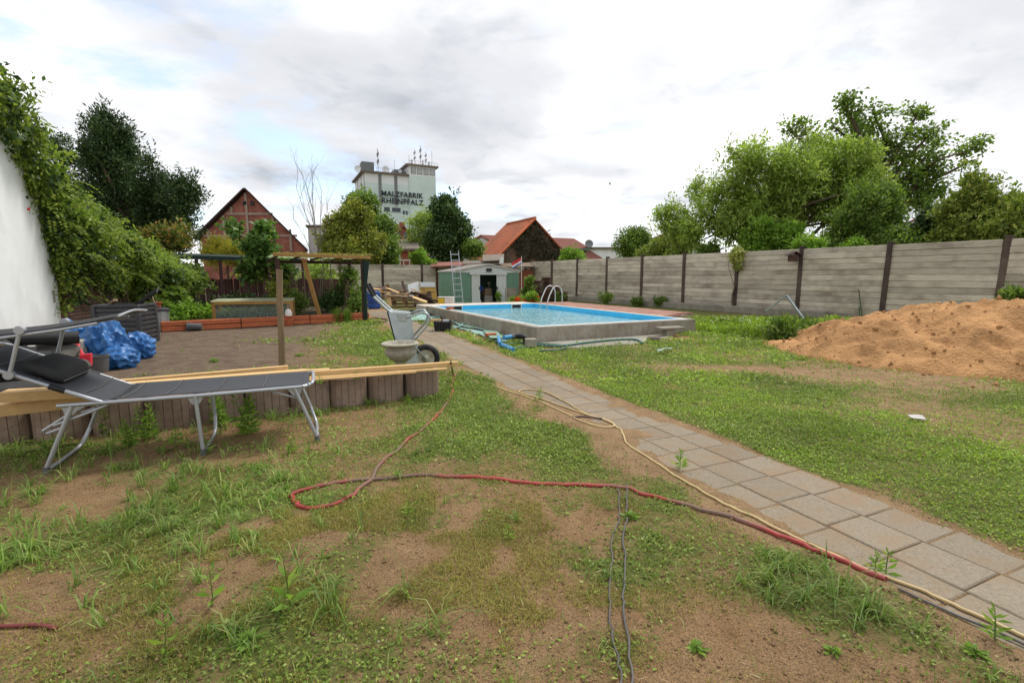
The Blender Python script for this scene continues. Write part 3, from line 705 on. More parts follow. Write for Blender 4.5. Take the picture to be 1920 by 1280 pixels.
# ================================================================ POOL
def build_pool():
    root = empty('swimming_pool', poolpt(0, 0, 0), 0, 'rectangular above ground pool with concrete block wall and bright blue liner', 'pool')
    blk = MB().box((0, 0, 0), (0.486, 0.20, POOLH - 0.004)).mesh('block', bevel=0.006)
    core = MB()
    for (u0, v0, u1, v1) in ((0.012, 0.012, PW - .012, .188), (0.012, PL - .188, PW - .012, PL - .012), (.012, .188, .188, PL - .188), (PW - .188, .188, PW - .012, PL - .188)):
        core.slab([poolpt(u0, v0, -.1), poolpt(u1, v0, -.1), poolpt(u1, v1, -.1), poolpt(u0, v1, -.1)], (0, 0, POOLH + .1 - .006))
    core.build('wall_core', M_mortar, root)
    o0 = root.location
    nb = 9
    for k in range(nb):
        for v in (0.1, PL - 0.1):
            p = poolpt((k + .5) * PW / nb, v, POOLH / 2) - o0
            link('block', blk, M_block, root, (p.x, p.y, p.z), (0, 0, RZP + R_(-.002, .002)))
    n2 = 15; stp = (PL - .4) / n2
    for k in range(n2):
        for u in (0.1, PW - 0.1):
            p = poolpt(u, .2 + (k + .5) * stp, POOLH / 2) - o0
            o = link('block', blk, M_block, root, (p.x, p.y, p.z), (0, 0, RZP + math.pi / 2)); o.scale = (stp / .492, 1, 1)
    # white liner rail round the rim
    for (u0, v0, u1, v1) in ((.13, .13, PW - .13, .205), (.13, PL - .205, PW - .13, PL - .13), (.13, .205, .205, PL - .205), (PW - .205, .205, PW - .13, PL - .205)):
        MB().slab([poolpt(u0, v0, POOLH - .008), poolpt(u1, v0, POOLH - .008), poolpt(u1, v1, POOLH - .008), poolpt(u0, v1, POOLH - .008)], (0, 0, 0.03)).build('rim_rail', M_coping, root, bevel=.005)
    # mortar bed on top of the near walls
    for (u0, v0, u1, v1) in ((.0, .0, PW, .128), (.0, .13, .128, PL), (PW - .128, .13, PW, PL)):
        MB().slab([poolpt(u0, v0, POOLH - .004), poolpt(u1, v0, POOLH - .004), poolpt(u1, v1, POOLH - .004), poolpt(u0, v1, POOLH - .004)], (0, 0, 0.012)).build('wall_cap', M_kerb, root, bevel=.003)
    # liner
    i0 = .212
    c = [poolpt(i0, i0), poolpt(PW - i0, i0), poolpt(PW - i0, PL - i0), poolpt(i0, PL - i0)]
    mb = MB()
    top = [Vector((p.x, p.y, POOLH + .005)) for p in c]; bot = [Vector((p.x, p.y, -1.15)) for p in c]
    mb.add(top + bot, [(0, 1, 5, 4), (1, 2, 6, 5), (2, 3, 7, 6), (3, 0, 4, 7), (4, 5, 6, 7)])
    mb.build('liner', M_liner, root)
    # two white skimmer boxes
    for (u, v, ru) in ((1.05, PL - .215, 0), (3.42, PL - .215, 0)):
        p = poolpt(u, v, POOLH - .075)
        f = MB()
        for dx, dz, sx, sz in ((-.2, 0, .03, .17), (.2, 0, .03, .17), (0, .075, .43, .03), (0, -.075, .43, .03)):
            q = p + Vector((PU[0] * dx, PU[1] * dx, dz)); f.box(q, (sx, .05, sz), rz=RZP)
        sk = f.build('skimmer', M_coping, root, bevel=.004)
        MB().box(p + Vector((PV[0] * .012, PV[1] * .012, 0)), (.37, .02, .12), rz=RZP).build('skimmer_opening', M_black, sk)
    return root
pool = build_pool()

def build_water():
    WZ = 0.175
    nu, nv = 110, 190
    u = np.linspace(.19, PW - .19, nu); v = np.linspace(.19, PL - .19, nv)
    U, V = np.meshgrid(u, v)
    Z = WZ + 0.010 * (fbm(U * 3.2, V * 4.5, 3) - .5) + 0.007 * (fbm(U * 9 + 3, V * 11, 3) - .5) + .0025 * np.sin(U * 22 + 3 * np.sin(V * 4) + V * 9)
    X = PO[0] + PU[0] * U + PV[0] * V; Y = PO[1] + PU[1] * U + PV[1] * V
    i = np.arange(X.size).reshape(X.shape)
    q = np.stack([i[:-1, :-1], i[:-1, 1:], i[1:, 1:], i[1:, :-1]], -1).reshape(-1, 4)
    me = npmesh('water', np.stack([X.ravel(), Y.ravel(), Z.ravel()], 1), q); me.polygons.foreach_set('use_smooth', [True] * len(me.polygons))
    m = bpy.data.materials.new('pool_water'); m.use_nodes = True; t = m.node_tree; t.nodes.clear(); L = t.links.new
    n = lambda ty, **k: N(ty, t, **k)
    out = n('ShaderNodeOutputMaterial'); tr = n('ShaderNodeBsdfTransparent'); tr.inputs[0].default_value = (0.7, 0.95, 0.96, 1)
    df = n('ShaderNodeBsdfDiffuse'); df.inputs[0].default_value = (0.38, 0.80, 0.84, 1)
    m0 = n('ShaderNodeMixShader'); m0.inputs[0].default_value = 0.55; L(tr.outputs[0], m0.inputs[1]); L(df.outputs[0], m0.inputs[2])
    gl = n('ShaderNodeBsdfGlossy'); gl.inputs['Roughness'].default_value = 0.05
    fr = n('ShaderNodeFresnel'); fr.inputs[0].default_value = 1.33
    ge = n('ShaderNodeNewGeometry'); no = n('ShaderNodeTexNoise'); no.inputs['Scale'].default_value = 9; no.inputs['Detail'].default_value = 3; L(ge.outputs['Position'], no.inputs['Vector'])
    bp = n('ShaderNodeBump'); bp.inputs['Strength'].default_value = 0.6; bp.inputs['Distance'].default_value = 0.035; L(no.outputs[0], bp.inputs['Height'])
    L(bp.outputs[0], gl.inputs['Normal']); L(bp.outputs[0], fr.inputs['Normal'])
    mx = n('ShaderNodeMixShader'); L(fr.outputs[0], mx.inputs[0]); L(m0.outputs[0], mx.inputs[1]); L(gl.outputs[0], mx.inputs[2]); L(mx.outputs[0], out.inputs[0])
    tag(link('water', me, m), kind='structure')
build_water()

# pool ladder: two bent stainless rails
def build_pool_ladder():
    c = poolpt(PW - .22, 6.75, POOLH)
    t = empty('pool_ladder', c, 0, 'curved stainless steel pool ladder rails at the far right pool edge', 'ladder')
    m = mat('polished_steel', lin(214, 214, 212), 0.22, 0.7, var=0.04, scale=8, bump=0.0, rnd=0, spec=.5)
    out_ = Vector((PU[0], PU[1], 0)); al = Vector((PV[0], PV[1], 0))
    for s in (-.24, .24):
        b = c + al * s
        pts = [b - out_ * .16 + Vector((0, 0, -.75)), b - out_ * .16 + Vector((0, 0, .05)), b + out_ * .02 + Vector((0, 0, .52)), b + out_ * .16 + Vector((0, 0, .68)), b + out_ * .34 + Vector((0, 0, .66)), b + out_ * .45 + Vector((0, 0, .5)), b + out_ * .46 + Vector((0, 0, 0.0))]
        MB().tube(bez(pts, 5), 0.021, 8).build('rail', m, t, smooth=True)
    for z in (-.2, -.45):
        MB().beam(c - al * .24 - out_ * .16 + Vector((0, 0, z)), c + al * .24 - out_ * .16 + Vector((0, 0, z)), .07, .03).build('rung', m, t)
build_pool_ladder()

# raised red paving between pool and fence, pale slab strip behind the pool, concrete apron in front
M_redpave = mat('red_paving', lin(158, 112, 98), 0.9, var=0.2, scale=4, bump=0.3, dirt=lin(172, 150, 128), dirt_amt=0.6, dirt_scale=2, rnd=0.14)
def build_patio():
    base = MB().slab([poolpt(PW + .012, 1.2, 0), poolpt(PW + 1.9, 1.9, 0), poolpt(PW + 1.75, PL + 1.0, 0), poolpt(PW + .012, PL + 1.0, 0)], (0, 0, POOLH - .055)).build('patio', M_mortar)
    tag(base, kind='structure')
    pm = MB().box((0, 0, 0), (.292, .142, .04)).mesh('paver', bevel=.004)
    for i in range(6):
        for j in range(49):
            u = PW + .16 + i * .3; v = 1.45 + j * .15
            if u > PW + 1.75 - .02 * (j / 49) or v > PL + .95 or (u > PW + .9 and v < 1.9): continue
            p = poolpt(u, v, POOLH - .03 + R_(-.003, .003))
            link('paver', pm, M_redpave, base, p, (R_(-.01, .01), R_(-.01, .01), RZP))
build_patio()
d = MB().slab([poolpt(-.02, PL + .012, 0), poolpt(PW - .0, PL + .012, 0), poolpt(PW - .0, PL + 1.25, 0), poolpt(-.02, PL + 1.25, 0)], (0, 0, POOLH + .004)).build('pavement', mat('pale_pavement', lin(206, 194, 180), .85, var=.1, scale=5, bump=.2, dirt=lin(170, 140, 120), dirt_amt=.5, rnd=0), bevel=.01)
tag(d, kind='structure')
M_apron = mat('concrete_apron', lin(150, 146, 134), .92, var=.16, scale=6, bump=.3, dirt=lin(128, 116, 94), dirt_amt=.6, dirt_scale=1.5, rnd=0)
ap = [poolpt(-.15, -.02), poolpt(-.22, -.55), poolpt(.35, -1.0), poolpt(1.7, -1.05), poolpt(3.1, -.55), poolpt(3.45, -.02)]
tag(MB().prism([(p.x, p.y) for p in ap], -.05, .022).build('pavement', M_apron, bevel=.008), kind='structure')

# ================================================================ FAR BUILDINGS
def uvbox(mb, o, u, v, a0, a1, b0, b1, z0, z1):
    pts = [o + u * a0 + v * b0, o + u * a1 + v * b0, o + u * a1 + v * b1, o + u * a0 + v * b1]
    return mb.slab([Vector((p.x, p.y, z0)) for p in pts], (0, 0, z1 - z0))
def build_tower():
    o = D(690, 518, 150.0); o.z = 0
    u = Vector((.899, .438, 0)); v = Vector((-.438, .899, 0))
    WB, W1, W2, DP, H1, H2 = 2.7, 13.4, 22.0, 18.0, 32.0, 35.2
    t = empty('malt_factory_tower', o, 0, 'tall mint green malt factory tower with dark lettering and rooftop antennas', 'tower')
    uvbox(MB(), o, u, v, 0, W1, .0, DP, 0, H1 - WB).build('wall', M_mint, t)
    uvbox(MB(), o, u, v, 0, W1, .0, DP, H1 - WB + .003, H1).build('white_band', M_towerwhite, t)
    uvbox(MB(), o, u, v, W1 + .003, W2, -.25, DP, 0, H2 - 2.9).build('stair_block', M_mint, t)
    uvbox(MB(), o, u, v, W1 + .003, W2, -.25, DP, H2 - 2.9 + .003, H2).build('upper_storey', M_towerwhite, t)
    uvbox(MB(), o, u, v, -.9, W1 - .01, -.9, DP + .9, H1 + .003, H1 + .5).build('roof_slab', M_greyroof, t)
    uvbox(MB(), o, u, v, W1 - .9, W2 + .8, -1.0, DP + .6, H2 + .003, H2 + .5).build('roof_slab', M_greyroof, t)
    for a in (4.6, 9.4):
        uvbox(MB(), o, u, v, a - .45, a + .45, -.12, .05, H1 - 9.4, H1 - .2).build('pilaster', M_towergrey, t)
    for a in (-.001, 5, 12):
        uvbox(MB(), o, u, v, -.1, .05, a, a + .5, 0, H1 - .2).build('pilaster', M_towergrey, t)
    for zz in (4.2, 8.4, 12.6, 16.8):
        uvbox(MB(), o, u, v, .0, W1, -.05, .03, H1 - WB - zz, H1 - WB - zz + .1).build('cladding_joint', M_towergrey, t)
    for k in range(4):                                             # grated windows of the upper storey
        a = W1 + .75 + k * 2.0
        wn = uvbox(MB(), o, u, v, a, a + 1.55, -.33, -.2, H2 - 2.35, H2 - .45).build('window', M_dkglass, t)
        g = MB()
        for i in range(1, 5): uvbox(g, o, u, v, a + i * .31 - .05, a + i * .31 + .05, -.40, -.331, H2 - 2.35, H2 - .45)
        for i in range(1, 5): uvbox(g, o, u, v, a, a + 1.55, -.37, -.334, H2 - 2.35 + i * .38 - .05, H2 - 2.35 + i * .38 + .05)
        g.build('glazing_bars', M_towerwhite, wn)
    for a, b_ in ((5.6, 7.3), (8.0, 10.6)):
        uvbox(MB(), o, u, v, a, b_, -.06, .02, H1 - 10.9, H1 - 9.7).build('window', M_dkglass, t)
    for a in (11.3, 12.2):
        uvbox(MB(), o, u, v, a, a + .6, -.06, .02, H1 - 11.6, H1 - 10.4).build('window', M_dkglass, t)
    for k, b_ in enumerate((6.0, 8.5)):
        uvbox(MB(), o, u, v, -.06, .02, b_, b_ + 1.8, H1 - 4.6, H1 - 2.0).build('window', M_dkglass, t)
    uvbox(MB(), o, u, v, 4.7, W1, -.14, .03, H1 - 9.2, H1 - 9.0).build('ledge', M_towerwhite, t)
    # lettering
    for s, z in (('MALZFABRIK', H1 - 6.4), ('RHEINPFALZ', H1 - 8.5)):
        cu = bpy.data.curves.new('lettering', 'FONT'); cu.body = s; cu.size = 2.15; cu.extrude = 0.06; cu.offset = 0.045; cu.space_character = 1.08
        to = bpy.data.objects.new('tmp', cu); COL.objects.link(to)
        me = bpy.data.meshes.new_from_object(to.evaluated_get(bpy.context.evaluated_depsgraph_get()))
        bpy.data.objects.remove(to)
        xs = [q.co.x for q in me.vertices]; k = 12.9 / (max(xs) - min(xs))
        me.materials.clear()
        l = link('lettering', me, M_letter, t)
        p = o + u * 4.8 + v * (-.42); l.location = (p.x - o.x, p.y - o.y, z)
        l.rotation_euler = (math.radians(90), 0, math.atan2(u.y, u.x)); l.scale = (k, 1, 1)
    # roof furniture
    def P3(a, b_, z): q = o + u * a + v * b_; return Vector((q.x, q.y, z))
    uvbox(MB(), o, u, v, -.2, 3.4, 2, 6, H1 + .5, H1 + 3.6).build('plant_room', M_towergrey, t)
    uvbox(MB(), o, u, v, W1 - 3.6, W1 - .4, 3, 8, H1 + .5, H1 + 2.4).build('plant_room', M_towergrey, t)
    for (a, z, h, r) in ((4.6, H1, 8.4, .16), (9.6, H1, 5.6, .07), (14.2, H2, 4.0, .09), (16.0, H2, 6.2, .10), (17.9, H2, 7.5, .14), (19.6, H2, 5.6, .10), (21.6, H2, 6.2, .09), (15.0, H2, 2.8, .12), (18.6, H2, 3.0, .10), (20.6, H2, 2.6, .12), (12.6, H2 - 3, 5.0, .07)):
        mb = MB().tube([P3(a, 2, z + .4), P3(a, 2, z + h * .92)], r * .6, 6)
        if r > .095:
            for dz in (.45, .7):
                mb.box(P3(a - .2, 2, z + h * dz), (.2, .2, h * .12)).box(P3(a + .22, 2, z + h * (dz + .05)), (.2, .2, h * .12))
        mb.build('antenna', M_towergrey, t)
    for (a, b_, z, r) in ((-1.2, 3, H1 + 1.4, 1.0), (6.9, 2, H1 + 1.7, 1.1), (11.4, 2, H1 + 1.6, .55)):
        mb = MB().lathe([(0.05, 0), (r * .6, .12), (r, .4), (r * .96, .46), (r * .55, .2), (.04, .1)], 14)
        Rm = Matrix.Rotation(math.radians(80), 3, 'X')
        mb.v = [tuple(Rm @ Vector(q) + P3(a, b_, z)) for q in mb.v]
        mb.tube([P3(a, b_ + .2, H1 + .4), P3(a, b_ + .2, z)], .12, 6)
        mb.build('dish', M_towerwhite, t)
    rl = MB()
    for a in np.arange(3.6, 13.2, 1.2): rl.tube([P3(a, -.5, H1 + .5), P3(a, -.5, H1 + 1.6)], .04, 4)
    rl.tube([P3(3.6, -.5, H1 + 1.6), P3(13.2, -.5, H1 + 1.6)], .04, 4)
    for a in np.arange(13.6, 22.6, 1.0): rl.tube([P3(a, -.6, H2 + .5), P3(a, -.6, H2 + 1.5)], .04, 4)
    rl.tube([P3(13.6, -.6, H2 + 1.5), P3(22.4, -.6, H2 + 1.5)], .04, 4)
    rl.build('roof_railing', M_towergrey, t)
build_tower()

def brickmat(name, c1, c2, mor, sc):
    m = bpy.data.materials.new(name); m.use_nodes = True; t = m.node_tree; b = t.nodes['Principled BSDF']; L = t.links.new
    tc = t.nodes.new('ShaderNodeTexCoord'); mp = t.nodes.new('ShaderNodeMapping'); mp.inputs['Rotation'].default_value = (math.radians(90), 0, 0)
    L(tc.outputs['Object'], mp.inputs[0])
    k = t.nodes.new('ShaderNodeTexBrick'); k.inputs['Scale'].default_value = sc; k.inputs['Color1'].default_value = (*c1, 1); k.inputs['Color2'].default_value = (*c2, 1); k.inputs['Mortar'].default_value = (*mor, 1); k.inputs['Mortar Size'].default_value = .012
    L(mp.outputs[0], k.inputs[0])
    no = t.nodes.new('ShaderNodeTexNoise'); no.inputs['Scale'].default_value = 0.9; no.inputs['Detail'].default_value = 8; L(tc.outputs['Object'], no.inputs[0])
    r = t.nodes.new('ShaderNodeValToRGB'); r.color_ramp.elements[0].position = .3; r.color_ramp.elements[0].color = (.55, .52, .5, 1); r.color_ramp.elements[1].position = .65; r.color_ramp.elements[1].color = (1.15, 1.15, 1.15, 1); L(no.outputs[0], r.inputs[0])
    mx = t.nodes.new('ShaderNodeMix'); mx.data_type = 'RGBA'; mx.blend_type = 'MULTIPLY'; mx.inputs[0].default_value = 1; L(k.outputs[0], mx.inputs[6]); L(r.outputs[0], mx.inputs[7]); L(mx.outputs[2], b.inputs['Base Color']); b.inputs['Roughness'].default_value = .9
    return m
M_barnbrick = brickmat('barn_brick', lin(158, 92, 74), lin(136, 74, 60), lin(160, 140, 124), 1.6)
M_housebrick = brickmat('house_brick', lin(168, 92, 66), lin(148, 80, 58), lin(150, 126, 108), 1.8)
M_beam = mat('grey_timber_frame', lin(158, 140, 124), .9, var=.15, scale=2, bump=.1)

def build_barn():
    Y = 42.0
    ap, le, re = D(463, 355, Y), D(372, 444, Y), D(578, 468, Y)
    bk = Vector((ap.x, ap.y, 0)).normalized() * 15
    t = empty('brick_barn', (ap.x, Y, 0), 0, 'brick barn gable with grey timber framing and tall pitched roof', 'barn')
    th = Vector((0, .35, 0))
    MB().slab([Vector((le.x + .25, Y, 0)), Vector((re.x - .25, Y, 0)), Vector((re.x - .25, Y, re.z)), Vector((ap.x, Y, ap.z - .12)), Vector((le.x + .25, Y, le.z))], th).build('wall', M_barnbrick, t)
    MB().slab([Vector((le.x + .25, Y + .35, 0)), Vector((le.x + .6, Y + .35, 0)), Vector((le.x + .6, Y + .35, le.z)), Vector((le.x + .25, Y + .35, le.z))], tuple(bk * .95)).build('side_wall', M_barnbrick, t)
    for a, nm in ((le, 'roof'), (re, 'roof')):
        d = (a - ap); e = ap + d * 1.03; n = Vector((-d.z, 0, d.x)).normalized() * .10
        if n.z < 0: n = -n
        MB().slab([Vector((ap.x, Y - .45, ap.z)), Vector((e.x, Y - .45, e.z)), Vector((e.x, Y, e.z)) + bk, Vector((ap.x, Y, ap.z)) + bk], n).build(nm, M_darkfence, t)
    def bm(a, b):
        p, q = D(a[0], a[1], Y - .05), D(b[0], b[1], Y - .05); MB().beam(p, q, .06, .26, up=(0, 1, 0) if abs(p.x - q.x) < 1 else (0, 0, 1)).build('timber_beam', M_beam, t)
    def vb(px, y0, y1):
        p, q = D(px, y0, Y - .05), D(px, y1, Y - .05); MB().box((p + q) / 2, (.19, .06, abs(p.z - q.z))).build('timber_beam', M_beam, t)
    def hb(y, x0, x1, dy=0):
        p, q = D(x0, y, Y - .057), D(x1, y, Y - .057); MB().box((p + q) / 2, (abs(p.x - q.x), .06, .18)).build('timber_beam', M_beam, t)
    vb(464, 362, 478); hb(401, 424, 511); hb(442, 382, 557); vb(421, 404, 470); vb(513, 404, 470); vb(391, 430, 470); vb(545, 430, 470); vb(434, 388, 400)
    for x, y in ((459, 377), (473, 377)): 
        p = D(x, y + 4, Y - .03); MB().box(p, (.3, .1, .3)).build('vent_hole', M_black, t)
build_barn()

def house(name, label, Y, ap, le, re, eaveL=None, depth=8.0, wallm=None, roofm=None, cat='house', rot=None, ground=0.0):
    """gabled house: gable plane through three sight lines at distance Y, ridge running back along rot."""
    a, l, r = D(*ap, Y), D(*le, Y), D(*re, Y)
    t = empty(name, (a.x, a.y, 0), 0, label, cat)
    bk = Vector((rot[0], rot[1], 0)) * depth if rot else Vector((0, depth, 0))
    MB().slab([Vector((l.x, l.y, 0)), Vector((r.x, r.y, 0)), r, a - Vector((0, 0, .05)), l], bk.normalized() * .3).build('wall', wallm, t)
    for s in (l, r):
        p = Vector((s.x, s.y, 0)); MB().slab([p, s, s + bk, p + bk], (0.15 if s is l else -.15, .02, 0)).build('side_wall', wallm, t)
        d = s - a; e = a + d * 1.06; n = Vector((0, 0, .16))
        f = -bk.normalized() * .25
        MB().slab([a + f, e + f, e + bk, a + bk], n).build('roof', roofm, t)
    return t

def build_orange_house():
    Y0 = 40.0; pk = D(1000, 413, Y0)
    u = Vector((.899, .438, 0)); v = Vector((-.438, .899, 0))
    t = empty('brick_farmhouse', (pk.x, pk.y, 0), 0, 'old house with orange tiled roof and dark overgrown gable behind the shed', 'house')
    l = pk - u * 3.5; l.z = 2.6; r = pk + u * 2.9; r.z = 3.2
    wall = mat('overgrown_gable', lin(124, 92, 76), .95, var=.3, scale=1.5, bump=.4, dirt=lin(82, 72, 58), dirt_amt=.8, dirt_scale=.7, rnd=0)
    MB().slab([Vector((l.x, l.y, 0)), Vector((r.x, r.y, 0)), r, pk - Vector((0, 0, .05)), l], v * .3).build('wall', wall, t)
    bk = v * 5.2
    MB().slab([Vector((l.x, l.y, 0)) + u * .1, l + u * .1, l + u * .1 + bk, Vector((l.x, l.y, 0)) + u * .1 + bk], u * .2).build('side_wall', M_housebrick, t)
    for s in (l, r):
        d = s - pk; e = pk + d * 1.04; f = -v * .3
        rf = MB().slab([pk + f, e + f, e + bk, pk + bk], (0, 0, .12)).build('roof', M_tile, t)
        # tile courses
        n = 22 if s is l else 0
        cm = MB()
        for k in range(n):
            a0 = pk + d * (1.04 * (k / n)); a1 = pk + d * (1.04 * ((k + 1) / n))
            cm.slab([a0 + f * 1.1 + Vector((0, 0, .125)), a1 + f * 1.1 + Vector((0, 0, .135)), a1 + bk + Vector((0, 0, .135)), a0 + bk + Vector((0, 0, .125))], (0, 0, .05))
        if n: cm.build('tile_courses', M_tile, rf)
    # ridge and verge tiles
    for k in range(13):
        p = pk + v * (k * .4 - .3); MB().tube([p + Vector((0, 0, .14)), p + v * .39 + Vector((0, 0, .15))], [.13, .12], 8).build('ridge_tile', M_tile, t, smooth=True)
    d = (l - pk) * 1.04
    for k in range(14):
        p = pk + d * (k / 14) - v * .33 + Vector((0, 0, .12)); MB().beam(p, p + d * (1 / 14.3), .32, .10).build('verge_tile', mat('verge_tile', lin(204, 108, 66), .85, var=.15, scale=4, bump=.1) if k == 0 else MATS['verge_tile'], t)
    return t
oh = build_orange_house()
# dry creeper on its gable
def build_gable_creeper():
    t = empty('dry_creeper', D(1005, 518, 39.6), 0, 'dark dry creeper spread over the gable of the orange roofed house', 'creeper')
    pk = D(1000, 413, 40.0); u = np.array([.899, .438, 0]); n = 3600
    a = rng.uniform(-2.6, 2.8, n); top = 5.85 - np.abs(a) * .95; z = rng.uniform(0.4, 1, n) ** .8 * top
    k = fbm(a * .9 + 4, z * .9, 3) + 0.12 * (a > -1); sel = k > .50
    a, z = a[sel], z[sel]
    p = np.array(pk)[None] * [1, 1, 0] + a[:, None] * u + np.stack([0 * a, 0 * a, z], 1) + np.array([.05, -.12, 0]) * rng.uniform(.3, 1.4, len(a))[:, None]
    v, q = leaf_quads(p, rng.normal(size=p.shape) + [0.1, -.4, -.3], .22, .12)
    link('leaves', npmesh('leaves', v - np.array(t.location), q), leafmat('dry_creeper_leaf', (.07, .06, .042), (.13, .105, .075), (.10, .12, .04), .1), t)
    mb = MB()
    for i in range(16):
        x0 = R_(-2.2, 2.4); pts = [Vector(pk) * 1 + Vector(u) * (x0 + R_(-.3, .3) * j) + Vector((.03, -.08, -pk.z + .3 + j * (5.2 - abs(x0)) / 4)) for j in range(5)]
        mb.tube(bez(pts, 3), .03, 4)
    mb.build('stems', M_greybark, t)
build_gable_creeper()

house('red_roof_house', 'long dull red roof seen between dark tree and orange roof', 55.0, (905, 443), (840, 480), (985, 490), wallm=M_render, roofm=M_redroof, depth=12, rot=(.9, .44))
house('brick_gable_house', 'far brick house with small dark windows below the factory tower', 62.0, (757, 424), (722, 462), (790, 468), wallm=M_housebrick, roofm=M_redroof, depth=9, rot=(-.216, .976))
def house_bits():
    t = [o for o in bpy.data.objects if o.name.startswith('brick_gable_house')][0]
    for x, y in ((747, 441), (760, 441)):
        MB().box(D(x, y, 61.85), (.5, .2, .6)).build('window', M_dkglass, t)
    MB().box(D(754, 423, 63), (.6, .6, .8)).build('chimney', M_housebrick, t)
    MB().box(D(744, 428, 63.5), (.5, .5, 1.0)).build('chimney', M_housebrick, t)
house_bits()
def build_balcony_house():
    Y = 38.0
    a, b = D(728, 470, Y), D(785, 500, Y)
    t = empty('balcony_house', (a.x, Y, 0), 0, 'low brick house with grey roof and white balcony railing above the back fence', 'house')
    MB().slab([Vector((a.x, Y, 0)), Vector((b.x, Y, 0)), Vector((b.x, Y, a.z)), Vector((a.x, Y, a.z))], (0, 5, 0)).build('wall', M_housebrick, t)
    p = [D(726, 470, Y - .5), D(788, 470, Y - .5), D(782, 452, Y + 4), D(738, 452, Y + 4)]
    MB().slab(p, (0, 0, .15)).build('roof', M_greyroof, t)
    c, d_ = D(730, 473, Y - .06), D(748, 500, Y - .06)
    MB().box(((c.x + d_.x) / 2, Y - .04, (c.z + d_.z) / 2), (abs(c.x - d_.x), .06, abs(c.z - d_.z))).build('window', M_dkglass, t)
    MB().box(D(749, 483, Y - 1.2), (.12, .1, 1.2)).build('post', M_coping, t)
    r = MB(); y1 = Y - 1.3
    r.tube([D(731, 488, y1), D(778, 488, y1)], .035, 5)
    for x in (731, 739, 747, 757, 768, 778): r.tube([D(x, 488, y1), D(x, 498, y1)], .03, 5)
    r.build('railing', M_coping, t)
    q = [D(728, 498, y1 - .1), D(780, 498, y1 - .1)]
    MB().box(((q[0].x + q[1].x) / 2, Y - .75, q[0].z - .1), (q[1].x - q[0].x, 1.4, .22)).build('balcony_slab', M_coping, t)
build_balcony_house()
def flat_building(name, label, Y, x0, x1, ytop, roofm, wallm, depth=6, over=.3, cat='building'):
    a, b = D(x0, ytop, Y), D(x1, ytop, Y)
    t = empty(name, (a.x, Y, 0), 0, label, cat)
    MB().slab([Vector((a.x, Y, 0)), Vector((b.x, Y, 0)), Vector((b.x, Y, b.z)), Vector((a.x, Y, a.z))], (0, depth, 0)).build('wall', wallm, t)
    MB().slab([Vector((a.x - over, Y - over, a.z + .003)), Vector((b.x + over, Y - over, b.z + .003)), Vector((b.x + over, Y + depth, b.z + .15)), Vector((a.x - over, Y + depth, a.z + .15))], (0, 0, .22)).build('roof', roofm, t)
    return t
fb = flat_building('white_flat_building', 'white flat roofed building with dark roof edge beyond the fence', 60.0, 1098, 1172, 467, M_greyroof, M_white)
mb = MB().lathe([(.05, 0), (.3, .06), (.5, .22), (.48, .26), (.04, .1)], 12); Rm = Matrix.Rotation(math.radians(75), 3, 'X'); q = D(1104, 458, 59.5)
mb.v = [tuple(Rm @ Vector(p) + q) for p in mb.v]; mb.tube([q, q - Vector((0, -.2, 1.0))], .05, 5); mb.build('dish', M_towergrey, fb)
flat_building('green_roof_hall', 'low hall with green roof right of the orange roofed house', 56.0, 1046, 1100, 470, mat('dull_green_roof', lin(96, 118, 98), .8, var=.1, scale=1, bump=.1), M_greyroof, cat='hall')
house('small_grey_house', 'tiny pale grey gable on the horizon behind the green roof', 90.0, (1062, 455), (1052, 463), (1078, 466), wallm=M_render, roofm=M_greyroof, depth=8, rot=(-.4, .9))
house('red_tiled_house', 'low red tiled roof among shrubs beyond the right fence', 42.0, (1262, 434), (1195, 462), (1330, 470), wallm=M_render, roofm=M_redroof, depth=7, rot=(.3, .95))
house('grey_roof_house', 'brown grey roof half hidden behind bare twigs and yellow green tree', 50.0, (640, 425), (577, 425), (700, 470), wallm=M_render, roofm=M_greyroof, depth=6, rot=(-.3, .95))
house('pale_gable_house', 'pale gable glimpsed between dark ivy and tree at the right', 26.0, (1740, 402), (1690, 430), (1800, 450), wallm=M_render, roofm=M_redroof, depth=6, rot=(.5, .85))
# utility pole
t = empty('utility_pole', G(1181, 518 + 1.35 * 910 / 40), 0, 'slim white mast standing among shrubs beyond the fence', 'pole')
q = D(1180, 436, 40); t.location = (q.x, 40, 0)
MB().tube([(q.x, 40, 0), (q.x, 40, q.z)], [.14, .11], 8).build('mast', M_towerwhite, t, smooth=True)
MB().tube([(q.x + .35, 40.2, 0), (q.x + .35, 40.2, q.z - 1.2)], .12, 8).build('mast_support', M_towergrey, t, smooth=True)

